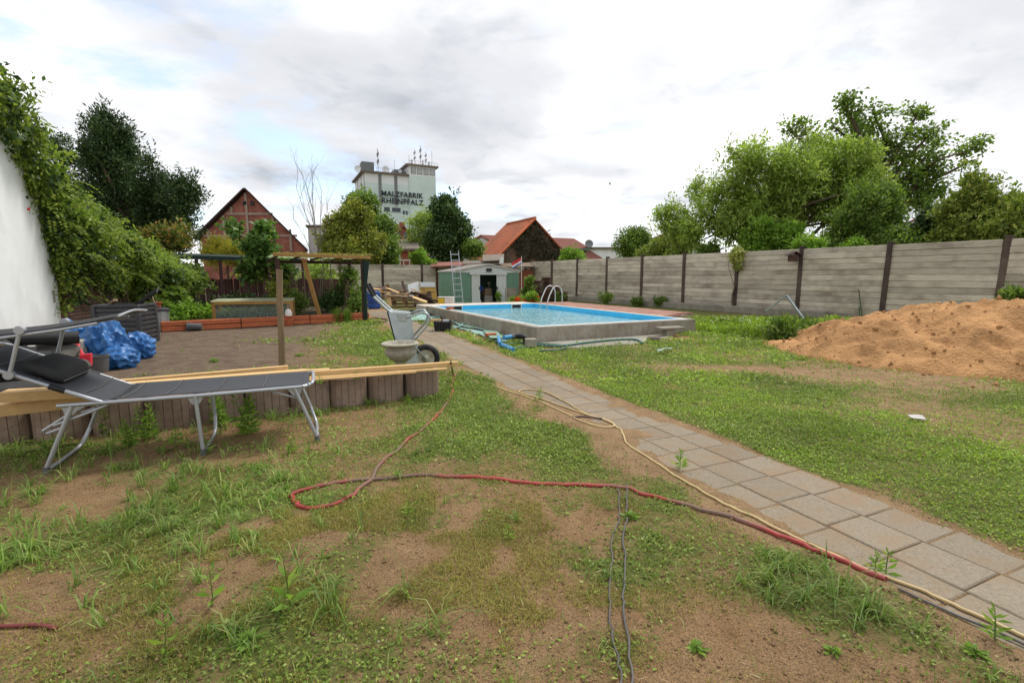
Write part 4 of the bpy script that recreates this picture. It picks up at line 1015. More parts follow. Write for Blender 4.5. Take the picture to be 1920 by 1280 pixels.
# old lean-to roofs behind the green shed
def build_outbuilding():
    Y = 30.5
    t = empty('old_brick_outbuilding', D(870, 518, Y), 0, 'old low outbuilding with sagging sheet roofs just behind the green shed', 'outbuilding')
    a, b = D(812, 503, Y), D(1000, 503, Y)
    MB().slab([Vector((a.x, Y, 0)), Vector((b.x, Y, 0)), Vector((b.x, Y, b.z - .12)), Vector((a.x, Y, a.z - .12))], (0, .3, 0)).build('wall', M_housebrick, t)
    for (x0, x1, y0, y1, m) in ((808, 872, 492, 497, M_redroof), (868, 936, 489, 493, M_greyroof), (905, 945, 478, 487, M_greyroof), (930, 1000, 494, 499, M_oldwood)):
        p, q = D(x0, y1 + 4, Y - .6), D(x1, y1 + 2, Y - .6); r, s = D(x1, y0, Y + 2), D(x0, y0 + 2, Y + 2)
        MB().slab([p, q, r, s], (0, 0, .07)).build('roof_sheet', m, t)
    p = D(819, 500, Y - .3); MB().tube([Vector((p.x, p.y, 0)), p], .07, 6).build('post', M_darkfence, t)
    MB().slab([D(938, 482, Y - .65), D(944, 482, Y - .65), D(944, 494, Y - .65), D(936, 494, Y - .65)], (0, .2, 0)).build('white_panel', M_white, t)
build_outbuilding()

# ================================================================ LEFT: white gable wall, creeper wall
WA, WB_ = Vector((-6.0, 4.0, 0)), Vector((-9.45, 10.15, 0))
def build_white_wall():
    d = (WB_ - WA).normalized()
    t = empty('white_building', WB_, 0, 'smooth white rendered building wall at the left edge', 'building')
    n = Vector((d.y, -d.x, 0))
    if n.x < 0: n = -n
    L = (WB_ - WA).length
    MB().slab([WA, WB_, WB_ + Vector((0, 0, 3.05)), WA + d * (L - 2.4) + Vector((0, 0, 4.0)), WA + Vector((0, 0, 4.05))], -n * .35).build('wall', M_white, t)
    MB().slab([WB_ + d * .15 + Vector((0, 0, 3.0)), WA + d * (L - 2.3) + Vector((0, 0, 4.07)), WA + d * (L - 2.3) + Vector((0, 0, 4.07)) - n * 3, WB_ + d * .15 + Vector((0, 0, 3.0)) - n * 3], (0, 0, .12)).build('roof', M_greyroof, t)
    MB().slab([WA + Vector((0, 0, 4.07)) + n * .15, WA + d * (L - 2.3) + Vector((0, 0, 4.07)) + n * .15, WA + d * (L - 2.3) + Vector((0, 0, 4.07)) - n * 3, WA + Vector((0, 0, 4.07)) - n * 3], (0, 0, .12)).build('roof', M_greyroof, t)
    p = D(65, 390, 9.0); 
    q = WA + d * (L - 1.15) + n * .01; q.z = p.z
    MB().box(q, (.03, .04, .05)).build('red_tag', M_red, t)
    q2 = WA + d * (L - .35) + n * .01; MB().box(Vector((q2.x, q2.y, .95)), (.02, .05, .25), rz=math.atan2(d.y, d.x)).build('plaster_patch', M_kerb, t)
build_white_wall()
def build_creeper_wall():
    pts = [Vector((-9.6, 10.3, 0)), Vector((-10.2, 12.3, 0)), Vector((-10.9, 15.2, 0))]
    t = empty('old_brick_wall', pts[0], 0, 'old weathered brick boundary wall under green creeper', 'wall')
    for a, b, h0, h1 in ((pts[0], pts[1], 2.8, 2.5), (pts[1], pts[2], 2.5, 1.7)):
        MB().slab([a, b, b + Vector((0, 0, h1)), a + Vector((0, 0, h0))], (-.25, -.06, 0)).build('wall_section', M_brick, t)
    # bricks that show between compost bin and creeper
    d = (pts[1] - pts[0]).normalized(); rz = math.atan2(d.y, d.x)
    bm = MB().box((0, 0, 0), (.232, .05, .065)).mesh('brick', bevel=.005)
    mg = mat('old_brick', lin(140, 112, 98), .95, var=.25, scale=9, bump=.4, rnd=.3, dirt=lin(150, 140, 124), dirt_amt=.6, dirt_scale=8)
    for r in range(14):
        for c in range(16):
            p = pts[0] + d * (.15 + (c + (.5 if r % 2 else 0)) * .245) + Vector((.012, .004, .06 + r * .077))
            link('brick', bm, mg, t, p - pts[0], (R_(-.02, .02), 0, rz + R_(-.01, .01)))
    # the creeper: over the gable slope and hanging on the wall
    c = empty('green_creeper', pts[0], 0, 'thick green creeper cascading over white wall and brick boundary wall', 'creeper')
    dW = (WB_ - WA).normalized(); nW = Vector((dW.y, -dW.x, 0)); nW = nW if nW.x > 0 else -nW
    L = (WB_ - WA).length
    blobs = []
    def add(p, r, w=None): blobs.append(((p.x, p.y, p.z), r, w or r[0] * r[1] * r[2]))
    for s, z, rr in ((L - 4.0, 3.85, .42), (L - 3.2, 3.95, .42), (L - 2.5, 4.02, .42), (L - 1.9, 3.92, .42), (L - 1.4, 3.55, .42), (L - 1.0, 3.25, .40), (L - .65, 2.95, .38), (L - .42, 2.6, .32), (L - .3, 2.25, .28), (L - .1, 2.0, .30), (L - .05, 1.6, .26), (L + .1, 1.2, .26), (L + .15, .8, .22)):
        add(WA + dW * s + nW * .12 + Vector((0, 0, z + .08)), (rr * 1.12, rr * 1.12, rr))
    tp = [(0, 2.85), (.2, 2.65), (.4, 2.45), (.6, 2.15), (.8, 1.95), (1.0, 1.65)]
    for k in range(13):
        f = k / 12; a = pts[0].lerp(pts[1], min(1, f / .45)) if f < .45 else pts[1].lerp(pts[2], (f - .45) / .55)
        h = np.interp(f, [p[0] for p in tp], [p[1] for p in tp])
        out = Vector((.95, -.2, 0))
        add(a + out * .15 + Vector((0, 0, h)), (.45, .45, .4))
        add(a + out * .45 + Vector((0, 0, h - .5)), (.5, .5, .45))
        add(a + out * .45 + Vector((0, 0, h - 1.05)), (.42, .42, .42), .05)
        if k > 5: add(a + out * .75 + Vector((0, 0, h - .45)), (.5, .5, .4))
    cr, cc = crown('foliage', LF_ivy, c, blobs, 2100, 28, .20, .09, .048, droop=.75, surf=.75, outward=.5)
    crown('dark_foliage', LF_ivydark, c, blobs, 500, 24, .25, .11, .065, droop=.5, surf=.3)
    # feathery hanging shoots
    pp = []; dd = []
    bs = [b for b in blobs if b[0][1] > 9.4]
    for i in range(330):
        b = bs[rng.integers(len(bs))]; a = R_(0, 6.28)
        p = Vector(b[0]) + Vector((math.cos(a) * b[1][0], math.sin(a) * b[1][1], R_(-.3, .5) * b[1][2])); v = Vector((abs(math.cos(a)) + .3, math.sin(a) - .3, R_(-.1, .4))).normalized()
        ln = R_(.25, .6)
        for j in range(22):
            s = j / 22; q = p + v * (ln * s) + Vector((0, 0, -ln * .8 * s * s)); sd_ = Vector((-v.y, v.x, 0)) * (1 if j % 2 else -1)
            pp.append(q); dd.append(sd_ + v * .7 + Vector((0, 0, -.35)))
    v, q = leaf_quads(np.array(pp), np.array(dd), .085, .028)
    link('shoots', npmesh('shoots', v - np.array(c.location), q), LF_ivy, c)
    mb = MB()
    for i in range(26):
        f = R_(0, 1); a = pts[0].lerp(pts[2], f); x = a + Vector((R_(.1, .5), R_(-.2, .2), 0)); e = a + Vector((R_(.1, .5), R_(-.3, .3), R_(1.2, 2.1)))
        mb.tube(bez([x, x.lerp(e, .5) + Vector((R_(-.1, .2), 0, 0)), e], 4), R_(.008, .02), 5)
    mb.build('stems', M_bark, c)
build_creeper_wall()

# ================================================================ TREES
GT = 'trees beyond the garden'
tree('yew_tree', 'tall dark evergreen tree rising above the green creeper at left', 'tree', (-17.3, 22, 0), 5.5,
     [B(160, 222, 182, 290, 22), B(205, 218, 226, 290, 22), B(228, 228, 248, 290, 22), B(278, 275, 296, 340, 21.5), B(296, 300, 314, 360, 21.5), B(336, 316, 352, 370, 21), B(356, 340, 374, 390, 21), B(92, 240, 112, 300, 22.5), B(140, 225, 270, 430, 22, .9), B(95, 250, 150, 400, 22.5), B(180, 215, 245, 330, 22), B(255, 275, 312, 440, 21.5), B(310, 318, 372, 440, 21), B(130, 330, 360, 470, 22, .6), B(275, 280, 300, 340, 21.5), B(340, 318, 362, 370, 21)], 1700, 38, .36, .17, .055, LF_yew, .3, 16, GT, surf=.5, up=.55, outward=.5)
tree('shrub_tree', 'yellowish shrub with orange tips in front of the dark evergreen', 'tree', (-12.6, 18.5, 0), 2.2, [B(275, 425, 350, 480, 18.5), B(315, 420, 358, 470, 19), B(255, 435, 320, 490, 18)], 330, 26, .25, .13, .07, LF_autumn, .07, 8, GT)
tree('feathery_shrub', 'yellow green feathery shrub in front of the brick barn', 'shrub', (-12.6, 21.5, 0), 2.2, [B(385, 448, 430, 500, 21.5), B(420, 455, 480, 500, 21.5), B(400, 440, 415, 480, 21.5)], 260, 30, .25, .2, .03, LF_plume, .05, 6, GT, up=.9)
tree('yellow_green_tree', 'large yellow green broadleaf tree left of the factory tower', 'tree', (-9.8, 30, 0), 3.3,
     [B(600, 395, 670, 480, 30), B(640, 375, 705, 470, 30.5), B(610, 430, 720, 505, 30)], 700, 30, .38, .2, .11, LF_yel, .2, 14, GT)
tree('green_tree', 'mid green tree right behind the yellow green one, hiding the tower foot', 'tree', (-8.4, 33, 0), 3.5,
     [B(640, 368, 706, 440, 33), B(672, 360, 710, 420, 33), B(690, 400, 745, 500, 33), B(700, 440, 750, 505, 32)], 700, 30, .4, .2, .11, LF_mid, .2, 12, GT)
tree('dark_round_tree', 'dark green round tree in front of the orange roof and right of the tower', 'tree', (-5.0, 36, 0), 3.5,
     [B(804, 372, 868, 450, 36), B(785, 420, 885, 500, 36), B(835, 400, 886, 460, 36), B(820, 365, 850, 400, 36)], 1000, 30, .4, .22, .12, LF_dark, .25, 14, GT)
tree('pale_tree', 'pale thin crowned tree between the tower and dark round tree', 'tree', (-7.5, 41, 0), 3.6, [B(765, 405, 805, 470, 41), B(750, 440, 800, 500, 41), B(782, 396, 830, 420, 41)], 320, 24, .45, .2, .09, LF_walnut, .14, 12, GT)
tree('sapling', 'bright light green sapling above the back fence beside the ladder', 'tree', (-6.2, 31.6, 0), 2.0, [B(770, 468, 800, 500, 31.2), B(778, 486, 812, 500, 31.2)], 150, 24, .2, .17, .09, LF_bright, .04, 8, GT)
tree('green_shrub', 'green shrub between dark round tree and orange roofed house', 'shrub', (-2.7, 35, 0), 2.0, [B(870, 450, 905, 495, 35)], 150, 28, .3, .18, .1, LF_mid, .06, 6, GT)
tree('dark_tree', 'dark tree mass low behind the pergola', 'tree', (-9.3, 32.3, 0), 2.6, [B(680, 450, 738, 500, 32.3), B(655, 465, 700, 505, 32)], 300, 28, .33, .18, .1, LF_dark, .12, 8, GT)

# bare tree
def bare_tree():
    base = Vector((-12.0, 29, 0)); t = empty('bare_tree', base, 0, 'leafless grey tree with upright twigs beside the yellow green tree', 'tree', GT)
    mb = MB()
    mb.tube(bez([base, D(597, 480, 29), D(592, 440, 29)], 4), [.08, .075, .07, .065, .06, .055, .05, .045, .04], 6)
    def br(p, q, r, lev):
        m = p.lerp(q, .5) + Vector((R_(-.12, .12), R_(-.15, .15), R_(-.05, .1)))
        c = bez([p, m, q], 4); mb.tube(c, [r * (1 - .7 * i / (len(c) - 1)) for i in range(len(c))], 5)
        if lev > 0:
            for k in range(4):
                s = c[2 + k * 2 if 2 + k * 2 < len(c) else -1]; dr = (q - p).normalized(); l = (q - p).length * R_(.3, .5)
                br(s, s + (dr + Vector((R_(-.6, .6), R_(-.6, .6), R_(0, .4)))).normalized() * l, r * .45, lev - 1)
    root = [D(594, 450, 29), D(598, 470, 29), D(600, 460, 29), D(590, 490, 29)]
    for a, (x, y), r in ((0, (568, 322), .05), (0, (585, 330), .05), (0, (556, 345), .045), (1, (572, 350), .045), (2, (603, 352), .045), (3, (550, 400), .04), (1, (615, 370), .03)):
        br(root[a], D(x, y + 8, 29 + R_(-.5, .5)), r * .62, 2)
    mb.build('branches', M_greybark, t, smooth=True)
bare_tree()

# right side
tree('walnut_tree', 'big light green walnut tree leaning over the concrete fence', 'tree', (11.2, 20.5, 0), 4.2,
     [B(1370, 265, 1530, 420, 20.5, .8), B(1300, 330, 1430, 450, 20.5), B(1440, 255, 1640, 400, 21, .8), B(1500, 300, 1680, 440, 20.5, .8), B(1350, 375, 1500, 455, 20.5), B(1270, 390, 1340, 460, 21), B(1360, 262, 1440, 330, 20)], 1900, 26, .34, .19, .07, LF_walnut, .28, 44, GT, droop=.45, surf=.6)
tree('light_branch_tree', 'airy small tree at the left edge of the walnut tree', 'tree', (7.7, 22, 0), 2.6, [B(1225, 378, 1290, 440, 22), B(1250, 400, 1320, 480, 22), B(1290, 330, 1330, 400, 22)], 330, 20, .3, .15, .06, LF_walnut, .07, 16, GT, surf=.3)
def maple():
    base = Vector((18.2, 25, 0)); t = empty('maple_tree', base, 0, 'tall open maple with spreading branches above the walnut tree', 'tree', GT)
    ends = []
    mb = MB()
    tr = [base, D(1640, 470, 25), D(1645, 390, 25), D(1650, 330, 25)]
    mb.tube(bez(tr, 5), [.34 - .012 * i for i in range(16)], 8)
    fork = [D(1650, 330, 25), D(1646, 370, 25), D(1645, 390, 25), D(1642, 420, 25)]
    for f, pts in ((0, [(1600, 270), (1560, 235)]), (0, [(1660, 270), (1640, 220)]), (0, [(1690, 270), (1720, 215)]), (0, [(1540, 290), (1480, 245)]), (1, [(1720, 330), (1760, 300), (1830, 280)]), (1, [(1700, 300), (1755, 240)]), (2, [(1700, 365), (1750, 355), (1765, 365)]), (2, [(1680, 350), (1740, 320)]), (3, [(1690, 385), (1720, 380), (1735, 395)]), (0, [(1600, 230), (1580, 195)]), (0, [(1580, 300), (1520, 270)]), (1, [(1690, 340), (1730, 300), (1760, 262)]), (0, [(1630, 280), (1610, 235)]), (2, [(1720, 350), (1790, 318), (1815, 300)])):
        c = bez([fork[f]] + [D(x, y, 25 + R_(-1, .6)) for x, y in pts], 5)
        mb.tube(c, [.13 * (1 - .85 * i / (len(c) - 1)) + .008 for i in range(len(c))], 6)
        ends.append(c[-1])
        for j in range(13):
            s = c[min(len(c) - 1, int(len(c) * R_(.18, 1.0)))]; l = R_(.25, .8); e = s + Vector((R_(-1, 1), R_(-.9, .9), R_(-.45, .95))).normalized() * l
            mb.tube([s, s.lerp(e, .5) + Vector((0, 0, .1)), e], [.028, .02, .006], 4)
            ends += [e, s.lerp(e, .6) + Vector((R_(-.1, .1), R_(-.1, .1), .08))]
            for k in range(2):
                e2 = s.lerp(e, R_(.5, .9)) + Vector((R_(-.45, .45), R_(-.45, .45), R_(-.15, .4))); mb.tube([s.lerp(e, .5), e2], [.014, .005], 3); ends.append(e2)
    mb.build('trunk', M_bark, t, smooth=True)
    E = np.array(ends); per = 15; m = len(E) * per
    off = rng.normal(size=(m, 3)) * [.14, .14, .10]; pp = np.repeat(E, per, 0) + off
    v, q = leaf_quads(pp, nrm(off) + rng.normal(size=(m, 3)) * .5 + [0, 0, -.25], rng.uniform(.12, .24, m), rng.uniform(.09, .17, m), nt=np.array([0, 0, 1.0]) + rng.normal(size=(m, 3)) * .5)
    link('crown', npmesh('crown', v - np.array(base), q), LF_maple, t)
maple()
tree('dark_spruce', 'dark green bushy tree low in front of the walnut crown', 'tree', (11.6, 17, 0), 2.6, [B(1580, 345, 1650, 470, 17), B(1630, 335, 1690, 470, 17.3), B(1560, 390, 1600, 470, 17)], 520, 28, .26, .13, .06, LF_mid, .12, 8, GT, up=.5)
tree('laurel_bush', 'bright green laurel bush just behind the concrete fence', 'bush', (9.6, 18.7, 0), 1.8, [B(1395, 410, 1450, 495, 18.7), B(1430, 415, 1500, 495, 18.6)], 420, 28, .2, .13, .06, LF_bright, .06, 8, GT, up=.5)
for px0, px1, y0, Y, lb, lm in ((1490, 1545, 447, 17.0, 'lime green bush top peeking over the fence beside the laurel', LF_bright), (1588, 1618, 450, 15.9, 'small pale green bush tip above the fence planks', LF_bright), (1640, 1770, 428, 15.8, 'wide rounded green bush over the fence below the pale gable', LF_mid), (1310, 1345, 455, 20.5, 'little green shrub tip over the fence at the walnut foot', LF_mid), (1045, 1105, 468, 30, 'low green bush over the far end of the fence', LF_bright), (1195, 1310, 440, 24.5, 'wide olive shrub over the fence below the red tiled roof', LF_olive), (1520, 1600, 440, 17.2, 'green bush in shade under the walnut tree', LF_mid)):
    pm = D((px0 + px1) / 2, 518, Y)
    tree('bush', lb, 'bush', (pm.x, Y, 0), 1.4, [B(px0, y0, px1, 500, Y)], int(90 + (px1 - px0) * 3.2), 26, .2, .13, .06, lm, .05, 5, 'bushes behind the fence')
tree('far_tree', 'distant green tree beside the white mast', 'tree', (8.0, 36, 0), 2.6, [B(1155, 430, 1225, 490, 36), B(1180, 426, 1220, 460, 36)], 330, 26, .35, .18, .09, LF_mid, .1, 8, GT)
tree('ivy_clad_trunk', 'dark ivy covered stump of a tree beside the pale gable', 'tree', (13.4, 15.4, 0), 3.0, [B(1720, 378, 1790, 460, 15.6), B(1712, 400, 1760, 470, 15.6)], 300, 30, .22, .11, .075, LF_ivydark, .2, 4, GT)
tree('olive_green_tree', 'olive green small tree above the fence at the right edge', 'tree', (14.6, 14.2, 0), 3.2, [B(1765, 385, 1900, 470, 14.2), B(1800, 330, 1870, 420, 14.2), B(1820, 310, 1845, 360, 14.2), B(1860, 385, 1960, 480, 14), B(1890, 360, 1950, 420, 14), B(1765, 365, 1810, 420, 14.5)], 1000, 26, .2, .13, .06, LF_olive, .1, 14, GT, up=.4)
# creeper on the fence post
tree('variegated_ivy', 'pale yellow variegated ivy clump on top of a fence post', 'ivy', (8.3, 18.2, 0), 2.0, [B(1368, 462, 1396, 495, 18.2), B(1374, 480, 1390, 505, 18.2)], 110, 22, .09, .09, .06, LF_pale, .03, 3)
# distant belt of trees at the horizon
def belt():
    blobs = []
    for x in np.linspace(-120, 160, 60):
        blobs.append(((x, 130 + R_(-20, 20), R_(.5, 2.5)), (R_(4, 8), 4, R_(2, 4))))
    pp, dd, cc = clump_points(blobs, 2600, 8, 1.4)
    v, q = leaf_quads(pp, dd + rng.normal(size=pp.shape), 1.3, .9)
    tag(link('distant_trees', npmesh('distant_trees', v, q), LF_dark), 'far-off dark band of trees on the horizon', 'trees', kind='stuff')
belt()

# ================================================================ SHED AND WHAT STANDS ROUND IT
SU = Vector((.899, .438, 0)); SV = Vector((-.438, .899, 0)); SO = Vector((-2.66, 23.0, 0)); SW, SD_, SE, SR = 3.31, 2.55, 1.56, 1.86
def S3(a, b, z): return SO + SU * a + SV * b + Vector((0, 0, z))
RZS = math.atan2(SU.y, SU.x)
def build_shed():
    t = empty('garden_shed', SO, 0, 'green corrugated metal garden shed with pale open sliding doors', 'shed')
    def panel(name, a0, a1, m, off=-.0, ribs=.11, z0=.05, z1=None):
        z1 = z1 or SE
        mb = MB(); n = max(2, int((a1 - a0) / ribs * 2)); xs = np.linspace(a0, a1, n * 2 + 1)
        top = []; bot = []
        for i, x in enumerate(xs):
            o = off - (.018 if (i // 2) % 2 else 0)
            top.append(S3(x, o, z1)); bot.append(S3(x, o, z0))
        mb.add(top + bot, [(i, i + 1, len(xs) + i + 1, len(xs) + i) for i in range(len(xs) - 1)])
        return mb.build(name, m, t)
    panel('front_panel', 0, .88, M_green); panel('front_panel', 2.62, SW, M_green)
    panel('sliding_door', .80, 1.22, M_pale, -.04); panel('sliding_door', 2.10, 2.62, M_pale, -.04)
    # side walls and back
    for nm, a, b in (('side_panel', 0, 0), ('side_panel', SW, 0)):
        mb = MB(); n = 48; top = []; bot = []
        for i in range(n + 1):
            o = (-.016 if (i // 2) % 2 else 0.0) * (1 if a == 0 else -1)
            top.append(S3(a + o, SD_ * i / n, SE)); bot.append(S3(a + o, SD_ * i / n, .05))
        mb.add(top + bot, [(i, i + 1, n + 2 + i, n + 1 + i) for i in range(n)]); mb.build(nm, M_green, t)
    MB().slab([S3(0, SD_, .05), S3(SW, SD_, .05), S3(SW, SD_, SE), S3(SW / 2, SD_, SR - .03), S3(0, SD_, SE)], SV * .02).build('back_panel', M_green, t)
    # pale gable with head rail
    MB().slab([S3(-.04, -.06, SE - .04), S3(SW + .04, -.06, SE - .04), S3(SW + .04, -.06, SE + .02), S3(SW / 2, -.06, SR + .0), S3(-.04, -.06, SE + .02)], SV * .05).build('gable', M_pale, t)
    MB().box(S3(1.66, -.075, SE - .09), (1.95, .07, .09), rz=RZS).build('door_rail', M_pale, t)
    for s, e in ((-.06, SW / 2), (SW + .06, SW / 2)):
        MB().slab([S3(s, -.12, SE + .0), S3(e, -.12, SR + .03), S3(e, SD_ + .08, SR + .03), S3(s, SD_ + .08, SE + .0)], (0, 0, .045)).build('roof', M_roofpale, t)
        for k in range(8):
            b = -.1 + k * .36; f = MB(); f.beam(S3(s, b, SE + .055), S3(e, b, SR + .085), .03, .025); f.build('roof_rib', M_roofpale, t)
    for a in (0, SW):
        MB().box(S3(a, -.01, SE / 2), (.05, .05, SE), rz=RZS).build('corner_post', M_green if a == 0 else M_green, t)
    MB().slab([S3(-.05, -.05, -.02), S3(SW + .05, -.05, -.02), S3(SW + .05, SD_ + .05, -.02), S3(-.05, SD_ + .05, -.02)], (0, 0, .07)).build('floor', M_mortar, t)
    lp = MB().box(S3(SW / 2 + .02, -.12, SE + .10), (.24, .1, .15), rz=RZS).build('flood_lamp', M_black, t)
    MB().box(S3(SW / 2 + .02, -.175, SE + .09), (.19, .012, .10), rz=RZS).build('lamp_glass', M_dkglass, lp)
    MB().box(S3(SW - .42, -.03, .42), (.7, .03, .74), rz=RZS).build('leaning_plate', M_block, t)
    for a in (1.20, 2.12): MB().box(S3(a, -.075, .78), (.04, .04, .16), rz=RZS).build('door_handle', M_black, t)
    # things stored inside
    def inside(name, label, cat, a, b, z, size, m, rz=0.0, rnd=False):
        if rnd:
            mb = MB().lathe([(size[0] * .25, 0), (size[0] * .5, size[2] * .25), (size[0] * .5, size[2] * .6), (size[0] * .2, size[2])], 12, S3(a, b, z), lambda an, zz: 1 + .1 * math.sin(3 * an))
        else:
            mb = MB().box(S3(a, b, z + size[2] / 2), size, rz=RZS + rz, taper=.94)
        o = mb.build(name, m, None, bevel=.012 if not rnd else 0, smooth=rnd); tag(o, label, cat)
    inside('cardboard_box', 'brown cardboard box inside the open shed doorway', 'box', 1.82, .55, .42, (.42, .36, .34), M_oldwood, .2)
    inside('tool_chest', 'pale low chest under the cardboard box in the shed', 'chest', 1.85, .5, .05, (.44, .38, .36), M_kerb, -.1)
    inside('plastic_bag', 'crumpled blue bag inside the shed doorway', 'bag', 1.5, .7, .55, (.4, .3, .4), M_bluebar, rnd=True)
    inside('storage_bin', 'dark bin standing at the left inside the shed', 'bin', 1.45, .9, .05, (.4, .4, .55), M_dkplastic)
    inside('paint_pot', 'small pale pot on the shed floor at the doorway', 'pot', 1.32, .2, .05, (.13, .13, .16), M_coping, rnd=True)
    o = MB().tube([S3(1.95, .45, .05), S3(1.92, .5, 1.0)], .018, 6).box(S3(1.92, .5, 1.02), (.16, .05, .08), rz=RZS).build('garden_tool', M_greyroof); tag(o, 'long handled tool standing up inside the shed doorway', 'tool')
build_shed()

def build_ladder():
    b0, b1 = Vector((-2.56, 21.9, 0)), Vector((-2.20, 22.02, 0)); off = Vector((-.30, .98, 2.52))
    t = empty('aluminium_ladder', b0, 0, 'tall aluminium ladder leaning against the left of the green shed', 'ladder')
    for b in (b0, b1): MB().beam(b, b + off, .028, .06, up=(0, -1, .3)).build('rail', M_alu, t, bevel=.004)
    for k in range(9):
        f = (k + .6) / 9.2; MB().beam(b0 + off * f, b1 + off * f, .03, .03, up=(0, -1, .3)).build('rung', M_alu, t)
build_ladder()

# flag on a thin pole
def build_flag():
    Y = 27.5; p = D(978, 482, Y)
    t = empty('flag', (p.x, Y, 0), 0, 'small red, white and blue flag on a thin pole behind the shed', 'flag')
    MB().tube([(p.x, Y, 0), (p.x, Y, p.z + .05)], .018, 6).build('pole', M_towerwhite, t)
    def strip(a0, a1, m):
        n = 8; v = []
        for i in range(n + 1):
            f = i / n; x = p.x - f * .55; y = Y + .06 * math.sin(f * 6); dz = -.42 * f * .75
            v += [Vector((x, y, p.z + dz - .36 * a0 * (1 - .0 * f))), Vector((x, y, p.z + dz - .36 * a1))]
        mb = MB().add(v, [(2 * i, 2 * i + 1, 2 * i + 3, 2 * i + 2) for i in range(n)]).build('stripe', m, t)
    strip(0, .48, M_red); strip(.481, .80, M_flagw); strip(.801, 1.0, M_flagb)
build_flag()

# stack of old roof tiles beside the shed with roses in front
def build_tile_stack():
    c = Vector((1.25, 24.6, 0)); t = empty('roof_tile_stack', c, 0, 'untidy dark stack of old roof tiles right of the shed', 'tile stack')
    tm = MB().box((0, 0, 0), (.42, .28, .022)).mesh('tile', bevel=.004)
    mm = mat('old_tile', lin(84, 58, 50), .95, var=.3, scale=8, bump=.3, rnd=.35)
    for s, (dx, dy, n) in enumerate(((0, 0, 40), (.48, .05, 46), (.95, .12, 30), (1.35, .1, 20))):
        for k in range(n):
            link('tile', tm, mm, t, (dx + R_(-.03, .03), dy + R_(-.03, .03), .03 + k * .028), (R_(-.05, .05), R_(-.05, .05), RZS + R_(-.15, .15)))
build_tile_stack()
def bush(name, label, cat, base, blobs, ncl, per, cr, L, W, lm, group=None, flowers=None, up=.3, droop=0):
    base = Vector(base); t = empty(name, base, 0, label, cat, group)
    o, cc = crown('foliage', lm, t, blobs, ncl, per, cr, L, W, surf=.4, up=up, droop=droop)
    mb = MB()
    for i in rng.choice(len(cc), min(14, len(cc)), replace=False):
        e = Vector(cc[i]); mb.tube([base + Vector((R_(-.05, .05), R_(-.05, .05), 0)), base.lerp(e, .55) + Vector((0, 0, .05)), e], [.012, .009, .004], 4)
    mb.build('stems', LF_mid, t)
    if flowers:
        fm, n, fs = flowers
        b = [b for b in blobs]; pp, dd, c2 = clump_points(b, n, 14, fs * .5, surf=.9)
        v, q = leaf_quads(pp, dd + rng.normal(size=pp.shape) * .7, fs * .8, fs * .6); link('blossoms', npmesh('blossoms', v - np.array(base), q), fm, t)
    return t
bush('rose_bush', 'low bush full of red flowers beside the shed', 'flower bush', D(985, 570, 21.2) * Vector((1, 1, 0)), [B(950, 558, 1008, 574, 21.2), B(985, 550, 1010, 572, 21.3)], 190, 20, .12, .11, .05, LF_bright, None, (M_rosered, 46, .12))
bush('climbing_shrub', 'upright green shrub in front of the dark tile stack', 'shrub', (1.5, 23.6, 0), [B(980, 535, 1004, 562, 23.6), B(986, 515, 998, 540, 23.6)], 110, 20, .13, .13, .07, LF_mid)
bush('door_weed', 'slim weed growing in front of the right shed door', 'weed', S3(2.2, -.35, 0), [B(930, 548, 939, 570, 23.6)], 30, 16, .06, .1, .03, LF_bright, up=.8)

